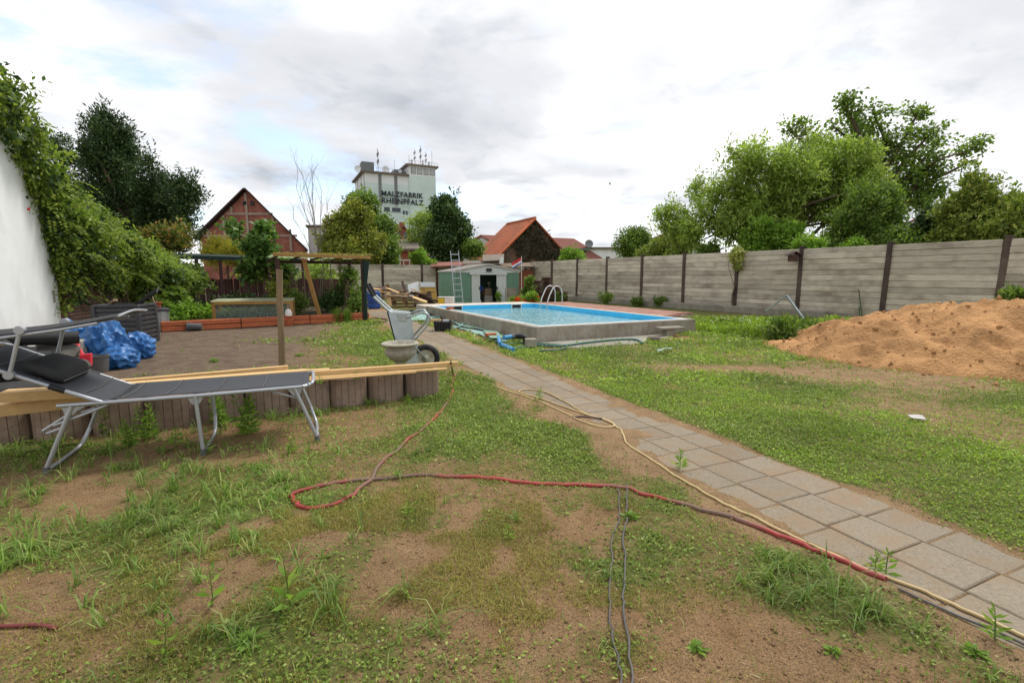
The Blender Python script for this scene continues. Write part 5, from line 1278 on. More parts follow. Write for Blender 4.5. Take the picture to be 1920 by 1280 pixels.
# ================================================================ WOOD PILE
def build_woodpile():
    G_ = 'pallets and boards of the wood pile'
    base = Vector((-4.75, 21.6, 0)); dx = Vector((.97, .24, 0)); dy = Vector((-.24, .97, 0))
    def pallet(c, rz, label, m):
        t = empty('pallet', c, rz, label, 'pallet', G_)
        for k in range(5): link('deck_board', PB, m, t, (0, -.33 + k * .165, .125), (0, 0, 0))
        for k in range(3): link('bottom_board', PB, m, t, (0, -.33 + k * .33, .012))
        for i in range(3):
            for j in range(3): link('spacer_block', PK, m, t, (-.5 + i * .5, -.33 + j * .33, .068))
    PB = MB().box((0, 0, 0), (1.15, .11, .022)).mesh('deck_board', bevel=.003); PK = MB().box((0, 0, 0), (.12, .1, .088)).mesh('spacer_block', bevel=.003)
    M_pal = mat('pallet_wood', lin(158, 126, 98), .85, var=.25, scale=4, stretch=(1, 7, 7), bump=.3, rnd=.3)
    names = ('bottom pallet of the wood pile, lying on the grass', 'second pallet from the bottom of the wood pile', 'third pallet from the bottom of the wood pile', 'tilted topmost pallet of the wood pile')
    for k, nm in enumerate(names):
        pallet(base + Vector((R_(-.1, .1), R_(-.08, .08), k * .142)), .2 + R_(-.1, .1), nm, M_pal)
    pallet(base + dx * 1.0 + Vector((0, 0, .0)), .3, 'lone pallet at the right end of the wood pile', M_pal)
    i = 0
    desc = ['fresh pine plank standing upright against the pallets', 'pale plank sloping down at the right of the pallets', 'long plank lying crosswise on top of the wood pile', 'broad brown panel lying on top left of the wood pile', 'thin batten propped on the right side of the pallets', 'slanting plank rising from the middle of the wood pile', 'dark plank leaning on the back fence behind the pile', 'short board poking out left of the wood pile', 'weathered board lying across the pallet stack front', 'grey green board leaning upright right of the wood pile']
    spec = [((731, 574), (728, 547), .17, .03, M_pine, 20.7, 20.9), ((772, 556), (800, 566), .16, .03, M_pine, 20.6, 20.3), ((700, 541), (748, 547), .12, .03, M_pine, 21.2, 21.6), ((702, 541), (722, 540), .5, .02, M_darkfence, 21.4, 21.6), ((772, 555), (776, 574), .05, .03, M_oldwood, 20.4, 20.3), ((723, 539), (748, 549), .1, .03, M_pine, 21.0, 20.9), ((754, 527), (760, 548), .12, .03, M_darkfence, 22.6, 21.8), ((698, 546), (722, 548), .1, .04, M_yellowwood, 20.9, 21.2), ((722, 553), (765, 556), .12, .025, M_oldwood, 20.8, 20.7), ((804, 546), (810, 576), .16, .03, M_oldwood, 22.0, 21.4)]
    for d_, (a, b, w_, h_, m, Ya, Yb) in zip(desc, spec):
        p, q = D(*a, Ya), D(*b, Yb); o = MB().beam(p, q, w_, h_, up=(0, -1, .25) if abs(a[0] - b[0]) < 15 else (0, -.3, 1)).build('plank', m, None, bevel=.004); tag(o, d_, 'plank', 'loose planks of the wood pile')
    ex_ = ['grey board jutting out low at the left of the pile', 'sawn board end lying flat above the pallets', 'splintered board slipping off the pile front', 'thin lath lying across the top of the pile', 'short thick beam on the pile middle', 'curved old board at the back of the pile', 'greyish board leaning over the right pallet', 'brownish slat at the rear left of the pile', 'light slat dangling over the pile front', 'rough plank near the blue barrel', 'old plank bridging pallets and battens', 'narrow strip on the very top of the pile']
    for k, d_ in enumerate(ex_):
        p = base + dx * R_(-.7, .9) + dy * R_(-.4, .4) + Vector((0, 0, R_(.52, .74))); v = Vector((R_(-1, 1), R_(-.5, .5), R_(-.22, .18))).normalized() * R_(.35, .75)
        tag(MB().beam(p - v, p + v, R_(.06, .15), R_(.02, .04)).build('plank', (M_oldwood, M_yellowwood, M_darkfence, M_pine)[k % 4], None, bevel=.004), d_, 'plank', 'loose planks of the wood pile')
    # dark stack of roof battens sliding down on the right
    t = empty('batten_heap', base + dx * 1.2 + dy * .3, 0, 'sloping heap of dark weathered battens right of the pallets', 'battens')
    for k in range(26):
        f = k / 26; p = D(768 + f * 26, 547 + f * 14 + R_(-2, 2), 21.6 + R_(-.2, .2)); q = p + Vector((R_(.5, .9), R_(-.25, .1), R_(-.32, -.12)))
        MB().beam(p, q, .06, .045).build('batten', M_darkfence, t)
    for k in range(4): MB().beam(D(770 + k * 8, 560 + k * 3, 21.3), D(790 + k * 6, 574, 21.2), .08, .05).build('batten', M_oldwood, t)
    # blue barrel, painted panels
    c = D(701, 574, 20.4); o = MB().lathe([(.24, 0), (.27, .03), (.28, .2), (.27, .22), (.28, .25), (.28, .5), (.27, .52), (.28, .55), (.26, .72), (.23, .75)], 18, (c.x, c.y, 0)).build('barrel', M_bluebar, smooth=True); tag(o, 'blue plastic barrel behind the wheelbarrow handle', 'barrel')
    Y = 23.2
    o = MB().slab([D(786, 530, Y), D(816, 530, Y), D(820, 565, Y - .5), D(789, 565, Y - .5)], (0, .04, 0)).build('door_panel', M_ochre, bevel=.004); tag(o, 'old ochre door panel leaning beside the shed', 'panel')
    o = MB().slab([D(788, 529, Y - .04), D(815, 529, Y - .04), D(816, 538, Y - .14), D(788, 538, Y - .14)], (0, .03, 0)).build('white_board', M_pale); tag(o, 'white board fixed across the top of the ochre panel', 'board')
    o = MB().slab([D(764, 534, Y + .3), D(783, 528, Y + .3), D(787, 552, Y), D(768, 556, Y)], (0, .05, 0)).build('cabinet_panel', M_white, bevel=.004); tag(o, 'dirty white cabinet panel leaning behind the wood pile', 'panel')
    o = MB().slab([D(783, 529, Y + .1), D(788, 529, Y + .1), D(791, 560, Y - .3), D(785, 560, Y - .3)], (0, .06, 0)).build('white_post', M_pale); tag(o, 'narrow white post between white cabinet panel and ochre panel', 'post')
build_woodpile()
# boxes by the pool's far left corner
t = empty('plastic_tub', D(833, 573, 19.6) * Vector((1, 1, 0)), 0, 'yellow and white plastic tub at the far left pool corner', 'tub')
for (x0, x1, y0, m, nm) in ((821, 833, 559, M_yellow, 'yellow_side'), (833.3, 850, 557, M_coping, 'white_side')):
    a, b = D(x0, y0, 19.6), D(x1, 573, 19.6); MB().box(((a.x + b.x) / 2, 19.75, (a.z + b.z) / 2), (b.x - a.x, .3, a.z - b.z)).build(nm, m, t, bevel=.008)
MB().box(D(836, 557, 19.75), (.62, .34, .03)).build('lid', M_coping, t)
o = MB().box(D(823, 571, 19.3), (.2, .2, .08)).build('orange_cloth', M_terra, bevel=.02); tag(o, 'small orange cloth lying beside the yellow tub', 'cloth')

# ================================================================ BY THE POOL
t = empty('mortar_crate', G(831, 620), 0, 'black plastic crate filled with tools beside the pool', 'crate')
c = t.location
for s, (a, b) in enumerate(((-.17, 0), (.17, 0))): MB().slab([c + Vector((a, -.15, 0)), c + Vector((a, .15, 0)), c + Vector((a * 1.2, .18, .24)), c + Vector((a * 1.2, -.18, .24))], (.012 * (1 if a > 0 else -1), 0, 0)).build('side', M_black, t)
for b in (-.15, .15): MB().slab([c + Vector((-.17, b, 0)), c + Vector((.17, b, 0)), c + Vector((.205, b * 1.2, .24)), c + Vector((-.205, b * 1.2, .24))], (0, .012 * (1 if b > 0 else -1), 0)).build('side', M_black, t)
for k in range(7):
    x = -.18 + k * .06; MB().beam(c + Vector((x, -.17, .02)), c + Vector((x * 1.1, -.205, .23)), .012, .012).build('rib', M_dkplastic, t)
MB().box(c + Vector((0, 0, .01)), (.34, .3, .02)).build('bottom', M_black, t)
for i, (dx, dy, dz, sx, sy, sz, m, nm, lb) in enumerate(((-.1, 0, .22, .12, .2, .06, M_grey, 'grey_tool_case', 'grey tool case lying in the black crate'), (.06, .02, .24, .16, .12, .07, M_alu, 'metal_fitting', 'shiny metal fitting on top of the black crate'), (-.18, .02, .27, .26, .05, .05, M_pine, 'wood_offcut', 'short wood offcut sticking out of the black crate'))):
    tag(MB().box(c + Vector((dx, dy, dz)), (sx, sy, sz), rz=R_(-.6, .6)).build(nm, m, bevel=.006), lb, 'tool' if i < 2 else 'wood')
def sheet(name, label, cat, poly, z, m, amp=.02):
    n = 26; xs = [p[0] for p in poly]; ys = [p[1] for p in poly]
    X, Y = np.meshgrid(np.linspace(min(xs), max(xs), n), np.linspace(min(ys), max(ys), n))
    ins = np.zeros(X.shape, bool); j = len(poly) - 1
    for i in range(len(poly)):
        xi, yi = poly[i][0], poly[i][1]; xj, yj = poly[j][0], poly[j][1]
        ins ^= ((yi > Y) != (yj > Y)) & (X < (xj - xi) * (Y - yi) / (yj - yi + 1e-12) + xi); j = i
    Z = z + amp * (fbm(X * 3 + 3, Y * 3, 3)) ** 1.5
    i = np.arange(X.size).reshape(X.shape); q = np.stack([i[:-1, :-1], i[:-1, 1:], i[1:, 1:], i[1:, :-1]], -1).reshape(-1, 4)
    q = q[ins.ravel()[q].sum(1) >= 3]
    o = link(name, npmesh(name, np.stack([X.ravel(), Y.ravel(), Z.ravel()], 1), q), m); so = o.modifiers.new('thickness', 'SOLIDIFY'); so.thickness = .006
    o.data.polygons.foreach_set('use_smooth', [True] * len(o.data.polygons))
    return tag(o, label, cat)
def gp(L, z=.0): return [G(*p, z=z) for p in L]
sheet('plastic_sheet', 'turquoise plastic sheet spread on the ground along the pool wall', 'sheet', gp([(845, 612), (880, 600), (935, 622), (960, 640), (935, 645), (905, 632)]), .02, M_turq)
sheet('plastic_sheet', 'pale turquoise sheet bunched behind the wheelbarrow legs', 'sheet', gp([(770, 592), (800, 585), (825, 590), (808, 602), (770, 603)]), .02, M_turq, .05)
sheet('cut_strip', 'narrow green plastic strip lying at the end of the turquoise sheet', 'strip', gp([(905, 625), (930, 625), (945, 640), (920, 642)]), .06, mat('green_strip', lin(120, 150, 128), .6, var=.1, scale=5, bump=.1), .05)
def hose(name, label, cat, pts, r, m, smooth=6):
    P = [Vector(p) for p in pts]; c = bez(P, smooth)
    return tag(MB().tube(c, r, 7).build(name, m, None, smooth=True, angle=70), label, cat)
hose('garden_hose', 'dark green hose lying on the concrete apron in front of the pool', 'hose', gp([(940, 648), (965, 652), (1000, 647), (1050, 648), (1100, 642), (1150, 637), (1190, 636), (1205, 643)], .045), .022, M_greenhose)
hose('garden_hose', 'thin green hose loop beside the concrete block on the apron', 'hose', gp([(950, 645), (985, 642), (1030, 645), (1062, 648), (1050, 655), (1010, 657)], .04), .016, M_greenhose)
hose('garden_hose', 'bundle of dark hose lying along the left pool wall', 'hose', gp([(860, 600), (880, 604), (905, 612), (895, 603), (870, 598), (850, 604), (865, 612), (900, 618), (925, 626)], .05), .018, M_black)
hose('garden_hose', 'turquoise hose coil beside the black crate', 'hose', gp([(845, 602), (860, 600), (868, 608), (850, 615), (835, 612), (850, 603), (862, 610)], .05), .02, M_turq)
hose('garden_hose', 'dark green hose coil heaped by the far left pool wall', 'hose', gp([(805, 589), (818, 584), (826, 588), (822, 597), (808, 598), (803, 591), (815, 586), (824, 592), (812, 597)], .08), .03, M_greenhose)
hose('dark_red_hose', 'dark red hose lying on the path by the pergola post', 'hose', gp([(690, 598), (705, 596), (725, 599), (720, 603), (700, 604)], .03), .02, mat('dark_red_hose', lin(112, 52, 48), .5, var=.1, scale=5, bump=.05))
t = empty('drain_pipe', G(940, 640), 0, 'blue and grey drain pipe with black bend at the pool corner', 'pipe')
hose_pts = gp([(945, 633), (960, 631)], .16)
MB().tube([hose_pts[0], hose_pts[1]], .045, 12).build('blue_end', M_bluepipe, t, smooth=True)
MB().tube(bez([hose_pts[1], G(975, 630, .17), G(984, 633, .15), G(985, 643, .02)], 5), .05, 12).build('bend', M_black, t, smooth=True)
MB().tube([hose_pts[1] + Vector((-.01, 0, 0)), G(966, 630.5, .165)], .053, 12).build('collar', M_grey, t, smooth=True)
for (a, b, lb) in (((942, 647), (962, 656), 'short blue pipe piece lying in the grass near the pool corner'), ((934, 632), (938, 645), 'bent blue pipe piece next to the green strip')):
    p, q = G(*a, .05), G(*b, .05); tag(MB().tube([p, q], .045, 12).build('blue_pipe', M_bluepipe, smooth=True), lb, 'pipe', 'blue pipe pieces')
p = G(995, 652); tag(MB().box((p.x, p.y, .10), (.21, .16, .16), rz=.1).build('concrete_block', M_block, bevel=.01), 'small square concrete block on the apron in front of the pool', 'block')
for (x, y, lb) in ((920, 630, 'red brick lying on the green strip by the pool wall'), (844, 579, 'red brick on the pool rim near the left skimmer')):
    z = .05 if y > 600 else POOLH + .03
    p = G(x, y, z); tag(MB().box((p.x, p.y, z + .03), (.24, .11, .07), rz=.5).build('brick', M_terra, bevel=.005), lb, 'brick')
# small stone bench
p = G(1256, 630)
t = empty('stone_bench', p, 0, 'small grey stone slab bench at the right front of the pool', 'bench')
MB().box((p.x, p.y, .19), (.62, .26, .05), rz=.35).build('seat_slab', M_kerb, t, bevel=.01); MB().box((p.x - .05, p.y, .085), (.2, .2, .16), rz=.35).build('support', M_block, t, bevel=.01)
p = G(1226, 640); tag(MB().box((p.x, p.y, .06), (.3, .2, .09), rz=-.5, taper=.8).build('stone', M_greyroof, bevel=.02), 'dark broken stone lying beside the small stone bench', 'stone')
p = G(1347, 610, .05); tag(MB().lathe([(.05, 0), (.13, .04), (.14, .1), (.07, .14)], 9, (p.x, p.y, .0), lambda a, z: 1 + .2 * math.sin(2 * a)).build('pale_stone', M_coping), 'whitish stone in the grass right of the pool', 'stone')
p = G(1245, 663); sheet('plastic_scrap', 'crumpled clear plastic scrap in the lawn in front of the pool', 'plastic', [(p.x - .14, p.y - .08), (p.x + .13, p.y - .06), (p.x + .17, p.y + .12), (p.x - .1, p.y + .14)], .03, M_turq, .16)
p = G(1718, 787); sheet('paper_scrap', 'small pale scrap lying on the lawn at the right', 'paper', [(p.x - .07, p.y - .03), (p.x + .06, p.y - .05), (p.x + .08, p.y + .03), (p.x - .05, p.y + .05)], .012, M_render, .07)
# flat black frame (solar heater panel) on the grass
p = G(762, 588); t = empty('solar_panel_frame', p, 0, 'flat black two pane panel lying on the grass near the wood pile', 'panel')
MB().box((p.x, p.y, .10), (.85, .6, .03), rot=Euler((-.12, 0, .1)).to_matrix()).build('frame', M_black, t, bevel=.006)
for s in (-.2, .2): MB().box((p.x + s, p.y, .12), (.36, .5, .012), rot=Euler((-.12, 0, .1)).to_matrix()).build('pane', M_grey, t)

# angle irons and stakes at the fence
a, b, c_ = D(1436, 583, 15.9), D(1475, 554, 15.8), D(1512, 605, 14.9)
t = empty('steel_angle', c_ * Vector((1, 1, 0)), 0, 'bent grey steel angle leaning on the concrete fence like an A', 'steel angle')
MB().beam(a, b, .05, .06, up=(0, -1, 0)).build('arm', M_galv, t); MB().beam(b + Vector((0, 0, .0)), c_, .05, .06, up=(0, -1, 0)).build('arm', M_galv, t)
for k, (x0, y0, x1, y1) in enumerate(((1610, 543, 1617, 597), (1611, 575, 1612, 600))):
    tag(MB().tube([D(x1, y1, 14.45), D(x0, y0, 14.6)], .014, 6).build('plant_stake', LF_dark), ('tall thin green stake leaning on the fence planks', 'short thin green stake beside the tall one at the fence')[k], 'stake', 'plant stakes')
p = D(1487, 484, 16.25); t = empty('birdhouse', p, 0, 'weathered brown birdhouse on the concrete fence top', 'birdhouse')
MB().box(p, (.3, .2, .2), rz=-.5).build('box', M_darkfence, t); MB().slab([p + Vector((-.2, -.14, .08)), p + Vector((.02, -.14, .2)), p + Vector((.02, .14, .2)), p + Vector((-.2, .14, .08))], (0, 0, .02)).build('roof', M_darkfence, t); MB().slab([p + Vector((.02, -.14, .2)), p + Vector((.24, -.14, .06)), p + Vector((.24, .14, .06)), p + Vector((.02, .14, .2))], (0, 0, .02)).build('roof', M_darkfence, t)
for k, x in enumerate((1676, 1713, 1757, 1803)):
    p = D(x, 464, 14.9 - k * .45); tag(MB().box(p, (.06, .05, .14)).box(p + Vector((.07, 0, 0)), (.03, .05, .12)).build('fence_bracket', M_black), ('first', 'second', 'third', 'fourth')[k] + ' small black bracket from the left on the fence top at right', 'bracket', 'brackets on the fence top')

# ================================================================ PERGOLA AND VEGETABLE BED
BED0, BED1 = Vector((-8.55, 11.75, 0)), Vector((-4.35, 14.75, 0)); BD = (BED1 - BED0).normalized(); BN = Vector((-BD.y, BD.x, 0))
t = empty('garden_bed', BED0, 0, 'raised vegetable bed edged with orange stained timber beams', 'raised bed')
Lb = (BED1 - BED0).length
for r in range(2):
    n = 3; 
    for k in range(n):
        a = BED0 + BD * (Lb * k / n + .01); b = BED0 + BD * (Lb * (k + 1) / n - .01); z = .07 + r * .125
        MB().beam(a + Vector((0, 0, z)), b + Vector((0, 0, z + R_(-.008, .008))), .11, .118).build('edging_beam', M_orange, t, bevel=.012)
soilp = [BED0 + BN * .06, BED1 + BN * .06, BED1 + BN * 4.2, BED0 + BN * 3.2]
MB().slab(soilp, (0, 0, .2)).build('soil', M_soil, t)
def BP(a, b, z): return BED0 + BD * a + BN * b + Vector((0, 0, z))
# cold frame
ca = G(402, 600, .2); cb = G(548, 596, .2)
t = empty('cold_frame', ca * Vector((1, 1, 0)), 0, 'low wooden cold frame with pale lid over cabbages', 'cold frame')
d = (cb - ca); d.z = 0; Lc = d.length; d.normalize(); n_ = Vector((-d.y, d.x, 0))
def CP(a, b, z): return Vector((ca.x, ca.y, 0)) + d * a + n_ * b + Vector((0, 0, z))
for a in (0, Lc):
    for b in (0, .8): MB().beam(CP(a, b, .2), CP(a, b, .66), .06, .06, up=(1, 0, 0)).build('leg', M_yellowwood, t)
for b in (0, .8): MB().beam(CP(0, b, .64), CP(Lc, b, .64), .05, .07).build('rail', M_yellowwood, t)
MB().slab([CP(-.05, -.05, .68), CP(Lc + .05, -.05, .68), CP(Lc + .05, .85, .70), CP(-.05, .85, .70)], (0, 0, .03)).build('lid', leafmat('translucent_lid', (.5, .49, .45), (.56, .55, .5), None, .6), t)
MB().slab([CP(Lc - .12, -.02, .2), CP(Lc + .03, -.02, .2), CP(Lc + .03, -.02, .64), CP(Lc - .12, -.02, .64)], n_ * .03).build('end_board', M_oldwood, t)
for k in range(6):
    p = CP(.25 + k * (Lc - .5) / 5, .35 + R_(-.1, .1), .2)
    cbt = empty('cabbage', p, 0, ('leftmost', 'second', 'third', 'fourth', 'fifth', 'rightmost')[k] + ' blue green cabbage from the left under the cold frame lid', 'cabbage', 'cabbages in the cold frame')
    pp = []; dd = []
    for i in range(34):
        a = R_(0, 6.28); e = R_(.1, 1.3); v = Vector((math.cos(a) * math.cos(e), math.sin(a) * math.cos(e), math.sin(e))); pp.append(p + v * .05); dd.append(v)
    v, q = leaf_quads(np.array(pp), np.array(dd), rng.uniform(.22, .36, 34), .24, lift=-.12); link('leaves', npmesh('leaves', v - np.array(p), q), LF_cab, cbt)
def netmat():
    m = bpy.data.materials.new('crop_netting'); m.use_nodes = True; t_ = m.node_tree; t_.nodes.clear()
    o_ = t_.nodes.new('ShaderNodeOutputMaterial'); a_ = t_.nodes.new('ShaderNodeBsdfTransparent'); b_ = t_.nodes.new('ShaderNodeBsdfDiffuse'); b_.inputs[0].default_value = (.42, .46, .42, 1); x_ = t_.nodes.new('ShaderNodeMixShader'); x_.inputs[0].default_value = .12
    t_.links.new(a_.outputs[0], x_.inputs[1]); t_.links.new(b_.outputs[0], x_.inputs[2]); t_.links.new(x_.outputs[0], o_.inputs[0]); return m
MB().slab([CP(.03, .02, .2), CP(Lc - .12, .02, .2), CP(Lc - .12, .02, .60), CP(.03, .02, .60)], n_ * .004).build('netting', netmat(), t)
# pergola
pf = [Vector((-4.45, 14.62, 0)), Vector((-6.42, 13.45, 0))]
pb = [Vector((-5.7, 17.2, 0)), Vector((-7.9, 16.0, 0))]
t = empty('pergola', pf[0], 0, 'small timber pergola with greenish sheet roof and dark posts', 'pergola')
zt = 1.82
for k, p in enumerate(pf + pb): MB().beam(p, p + Vector((0, 0, zt)), .1, .1, up=(1, 0, 0)).build('post', M_darkfence, t, bevel=.006)
ex = (pf[0] - pf[1]).normalized(); ey = (pb[0] - pf[0]).normalized()
MB().beam(pf[1] - ex * .1 + Vector((0, 0, zt + .12)), pf[0] + ex * .25 + Vector((0, 0, zt + .08)), .08, .09).build('beam', M_yellowwood, t, bevel=.006)
MB().beam(pb[1] - ex * .1 + Vector((0, 0, zt + .0)), pb[0] + ex * .1 + Vector((0, 0, zt + .0)), .08, .1).build('beam', M_darkfence, t)
for k in range(5):
    a = pf[1].lerp(pf[0], k / 4); b = pb[1].lerp(pb[0], k / 4); MB().beam(a + Vector((0, 0, zt + .07)), b + Vector((0, 0, zt + .07)), .05, .05).build('rafter', M_darkfence, t)
mb = MB(); n = 40; tp = []; 
for i in range(n + 1):
    f = i / n; a = (pf[1] - ex * .15).lerp(pf[0] + ex * .3, f); b = (pb[1] - ex * .1).lerp(pb[0] + ex * .2, f); z = zt + .115 + .014 * math.sin(i * math.pi / 1.5)
    tp += [a + ey * .03 + Vector((0, 0, z)), b + ey * .2 + Vector((0, 0, z + .02))]
mb.add(tp, [(2 * i, 2 * i + 2, 2 * i + 3, 2 * i + 1) for i in range(n)]); mb.build('roof_sheet', M_glassroof, t)
mb = MB(); pr = [];
c0 = pf[0] + ex * .04
mb.tube([c0 + Vector((0, -.02, .05)), c0 + Vector((0, -.02, .6)), c0 + Vector((.02, -.03, 1.0)), c0 + Vector((.05, -.03, 1.5)), c0 + Vector((.08, -.02, 1.8))], [.06, .065, .05, .085, .10], 12)
mb.build('rolled_netting', M_darkgreencloth, t, smooth=True)
v, q = blades(np.stack([np.linspace(pf[1].x - .1, pf[0].x + .25, 700) + rng.normal(0, .02, 700), np.linspace(pf[1].y - .1, pf[0].y + .12, 700) + rng.uniform(0, .5, 700), np.full(700, zt + .15)], 1), rng.uniform(0, 6.28, 700), rng.uniform(.04, .14, 700), .8, .012)
link('roof_moss', npmesh('roof_moss', v - np.array(t.location), q), LF_moss, t)['kind'] = 'stuff'
a, b = D(599, 590, 14.3), D(570, 488, 14.0)
tag(MB().beam(Vector((a.x, a.y, .2)), b, .11, .06, up=(0, -1, 0)).build('leaning_post', M_yellowwood, bevel=.006), 'honey coloured timber post leaning inside the pergola', 'timber post')
# thin strings / canes
for k, (x0, y0, x1, y1) in enumerate(((606, 480, 604, 565), (617, 482, 627, 552), (620, 495, 618, 560), (602, 500, 600, 560), (580, 525, 580, 560))):
    tag(MB().tube([D(x1, y1, 16.0), D(x0, y0, 16.0)], .012, 4).build('bean_cane', M_greybark), ('leftmost tall', 'long slanting', 'upright middle', 'thin pale', 'short far left')[k] + ' bean cane under the pergola roof', 'cane', 'bean canes under the pergola')
# round wooden pole in the plot
q = G(528, 691); t2 = D(524, 505, q.y)
tag(MB().tube(bez([q - Vector((0, 0, .2)), q.lerp(t2, .33) + Vector((.008, 0, 0)), q.lerp(t2, .66) - Vector((.006, 0, 0)), t2], 3), [.047, .047, .046, .045, .045, .044, .044, .043, .042, .044], 12).build('wooden_pole', M_polewood, smooth=True, angle=50), 'upright round wooden pole standing behind the planter ring row', 'pole')
# pots at the bed
for (x, y, r, h_, m, lb) in ((640, 606, .13, .2, M_orange, 'round clay coloured tub beside the round wooden pole'), (668, 600, .17, .14, M_black, 'black plant tray at the right end of the bed edging'), (682, 598, .12, .2, M_terra, 'terracotta pot against the pergola post')):
    x = 541 if 'clay' in lb else x; y = 611 if 'clay' in lb else y
    p = G(x, y); tag(MB().lathe([(r * .75, 0), (r * .8, .01), (r * .97, h_ * .85), (r * 1.08, h_ * .86), (r * 1.08, h_), (r * .9, h_), (r * .85, h_ * .9)], 18, (p.x, p.y, 0)).build('plant_pot', m, smooth=True, angle=35), lb, 'pot')
p = G(541, 592, .27); tag(MB().lathe([(.05, 0), (.09, .02), (.095, .1), (.06, .19), (.02, .21)], 14, (p.x, p.y, .25)).build('white_jug', M_coping, smooth=True), 'small white rounded jug standing on the bed edging', 'jug')
# low dark green roofed run behind the bed and its dark fence
t = empty('netted_run', D(440, 518, 19.0) * Vector((1, 1, 0)), 0, 'long low run with dark green roof edge behind the vegetable bed', 'garden run')
a, b = D(318, 485, 17.5), D(565, 492, 20.5)
MB().slab([a, b, b + Vector((-.6, 1.4, .12)), a + Vector((-.6, 1.4, .12))], (0, 0, .14)).build('roof', M_darkgreencloth, t)
for k in range(7):
    p = a.lerp(b, k / 6); MB().beam(Vector((p.x, p.y + .1, 0)), p + Vector((0, .1, 0)), .08, .08, up=(1, 0, 0)).build('post', M_darkfence, t)
t = empty('dark_board_fence', D(340, 518, 18.5) * Vector((1, 1, 0)), 0, 'dark reddish brown board fence behind the vegetable garden', 'fence')
a, b = D(335, 540, 19.2), D(660, 540, 22.6); nb_ = 60; d3 = (b - a); d3.z = 0; wdt = d3.length / nb_; bm = MB().box((0, 0, .62), (wdt * .94, .025, 1.24)).mesh('board', bevel=.004); rzf = math.atan2(d3.y, d3.x)
for k in range(nb_):
    p = a + d3 * ((k + .5) / nb_); link('board', bm, M_darkfence, t, (p.x - t.location.x, p.y - t.location.y, R_(-.02, .02)), (0, R_(-.01, .01), rzf))
# garden plants
gpl = 'plants of the vegetable garden'
def bigleaf(name, label, base, blobs, n, L, W, lm, cat='shrub', stems=True, per=10):
    return tree(name, label, cat, base, blobs[0][0][2], blobs, n, per, .16, L, W, lm, .035, 14, gpl, droop=.25, surf=.5)
bigleaf('fig_tree', 'leafy fig tree with large lobed leaves behind the cold frame', (-8.9, 16.4, .1), [B(420, 415, 458, 450, 16.4), B(478, 418, 510, 450, 16.4), B(455, 440, 505, 475, 16.4), B(470, 460, 532, 528, 16.4), B(450, 490, 490, 525, 16.2)], 250, .19, .13, LF_fig, 'tree', per=12)
bigleaf('plum_shrub', 'green shrub left of the fig tree under the dark green roof edge', (-10.2, 16.0, .1), [B(345, 500, 382, 540, 16), B(330, 515, 365, 578, 15.5)], 170, .15, .1, LF_mid)
bigleaf('berry_shrub', 'leafy shrub between fig tree and pergola', (-7.2, 16.6, .1), [B(512, 480, 560, 528, 17), B(500, 500, 540, 540, 17)], 150, .14, .09, LF_fig)
bigleaf('back_shrub', 'pale green shrub behind the dark board fence', (-9.0, 24.5, 0), [B(540, 490, 640, 545, 24.5), B(430, 500, 540, 540, 23)], 420, .16, .08, LF_walnut)
bigleaf('bushy_herb', 'dense dark green herb bush under the pergola', (-6.0, 16.3, .2), [B(595, 545, 660, 590, 16.2), B(625, 535, 660, 575, 16.4)], 330, .11, .03, LF_dark)
bigleaf('ball_bush', 'rounded green bush right of the wooden pole', (-6.5, 14.6, .2), [B(532, 548, 572, 590, 14.6), B(545, 545, 575, 580, 14.7)], 230, .08, .03, LF_mid)
bigleaf('spindly_shrub', 'sparse yellowish shrub right behind the wooden pole', (-6.9, 14.9, .2), [B(502, 522, 545, 560, 14.9), B(515, 550, 545, 580, 14.9)], 120, .1, .05, LF_yel)
bigleaf('tomato_plant', 'tall climbing plant beside the back pergola post', (-5.5, 15.9, .2), [B(640, 500, 672, 545, 16.5), B(655, 540, 685, 585, 15.4), B(660, 555, 684, 585, 15.2)], 170, .13, .06, LF_mid)
bigleaf('potato_plants', 'low leafy crop plants at the left end of the raised bed', (-8.9, 12.9, .2), [B(318, 572, 365, 606, 12.9), B(345, 580, 395, 606, 13.4), B(325, 590, 350, 608, 12.6)], 260, .12, .07, LF_bright, 'crop plants')
bigleaf('crop_row', 'row of green crop plants behind the cold frame', (-8.6, 15.4, .2), [B(330, 568, 400, 592, 15), B(400, 556, 480, 572, 15.8), B(480, 558, 540, 574, 16.0)], 230, .12, .06, LF_dark, 'crop plants')
bigleaf('wall_shrub', 'leafy bush at the foot of the brick boundary wall', (-9.9, 13.2, .0), [B(300, 530, 345, 600, 13.6), B(285, 560, 325, 610, 12.8)], 260, .14, .09, LF_mid)
for k, (x, y0, lb) in enumerate(((632, 572, 'tall grassy clump at the bed edging, left one'), (652, 570, 'tall grassy clump at the bed edging, right one'))):
    p = G(x, 605); n = 160
    v, q = blades(np.array(p)[None] + rng.normal(0, .05, (n, 3)) * [1, 1, 0], rng.uniform(0, 6.28, n), rng.uniform(.35, .6, n), rng.uniform(.1, .5, n), .012)
    tag(link('grass_clump', npmesh('grass_clump', v, q), LF_bright), lb, 'grass clump', 'grass clumps at the bed edging')

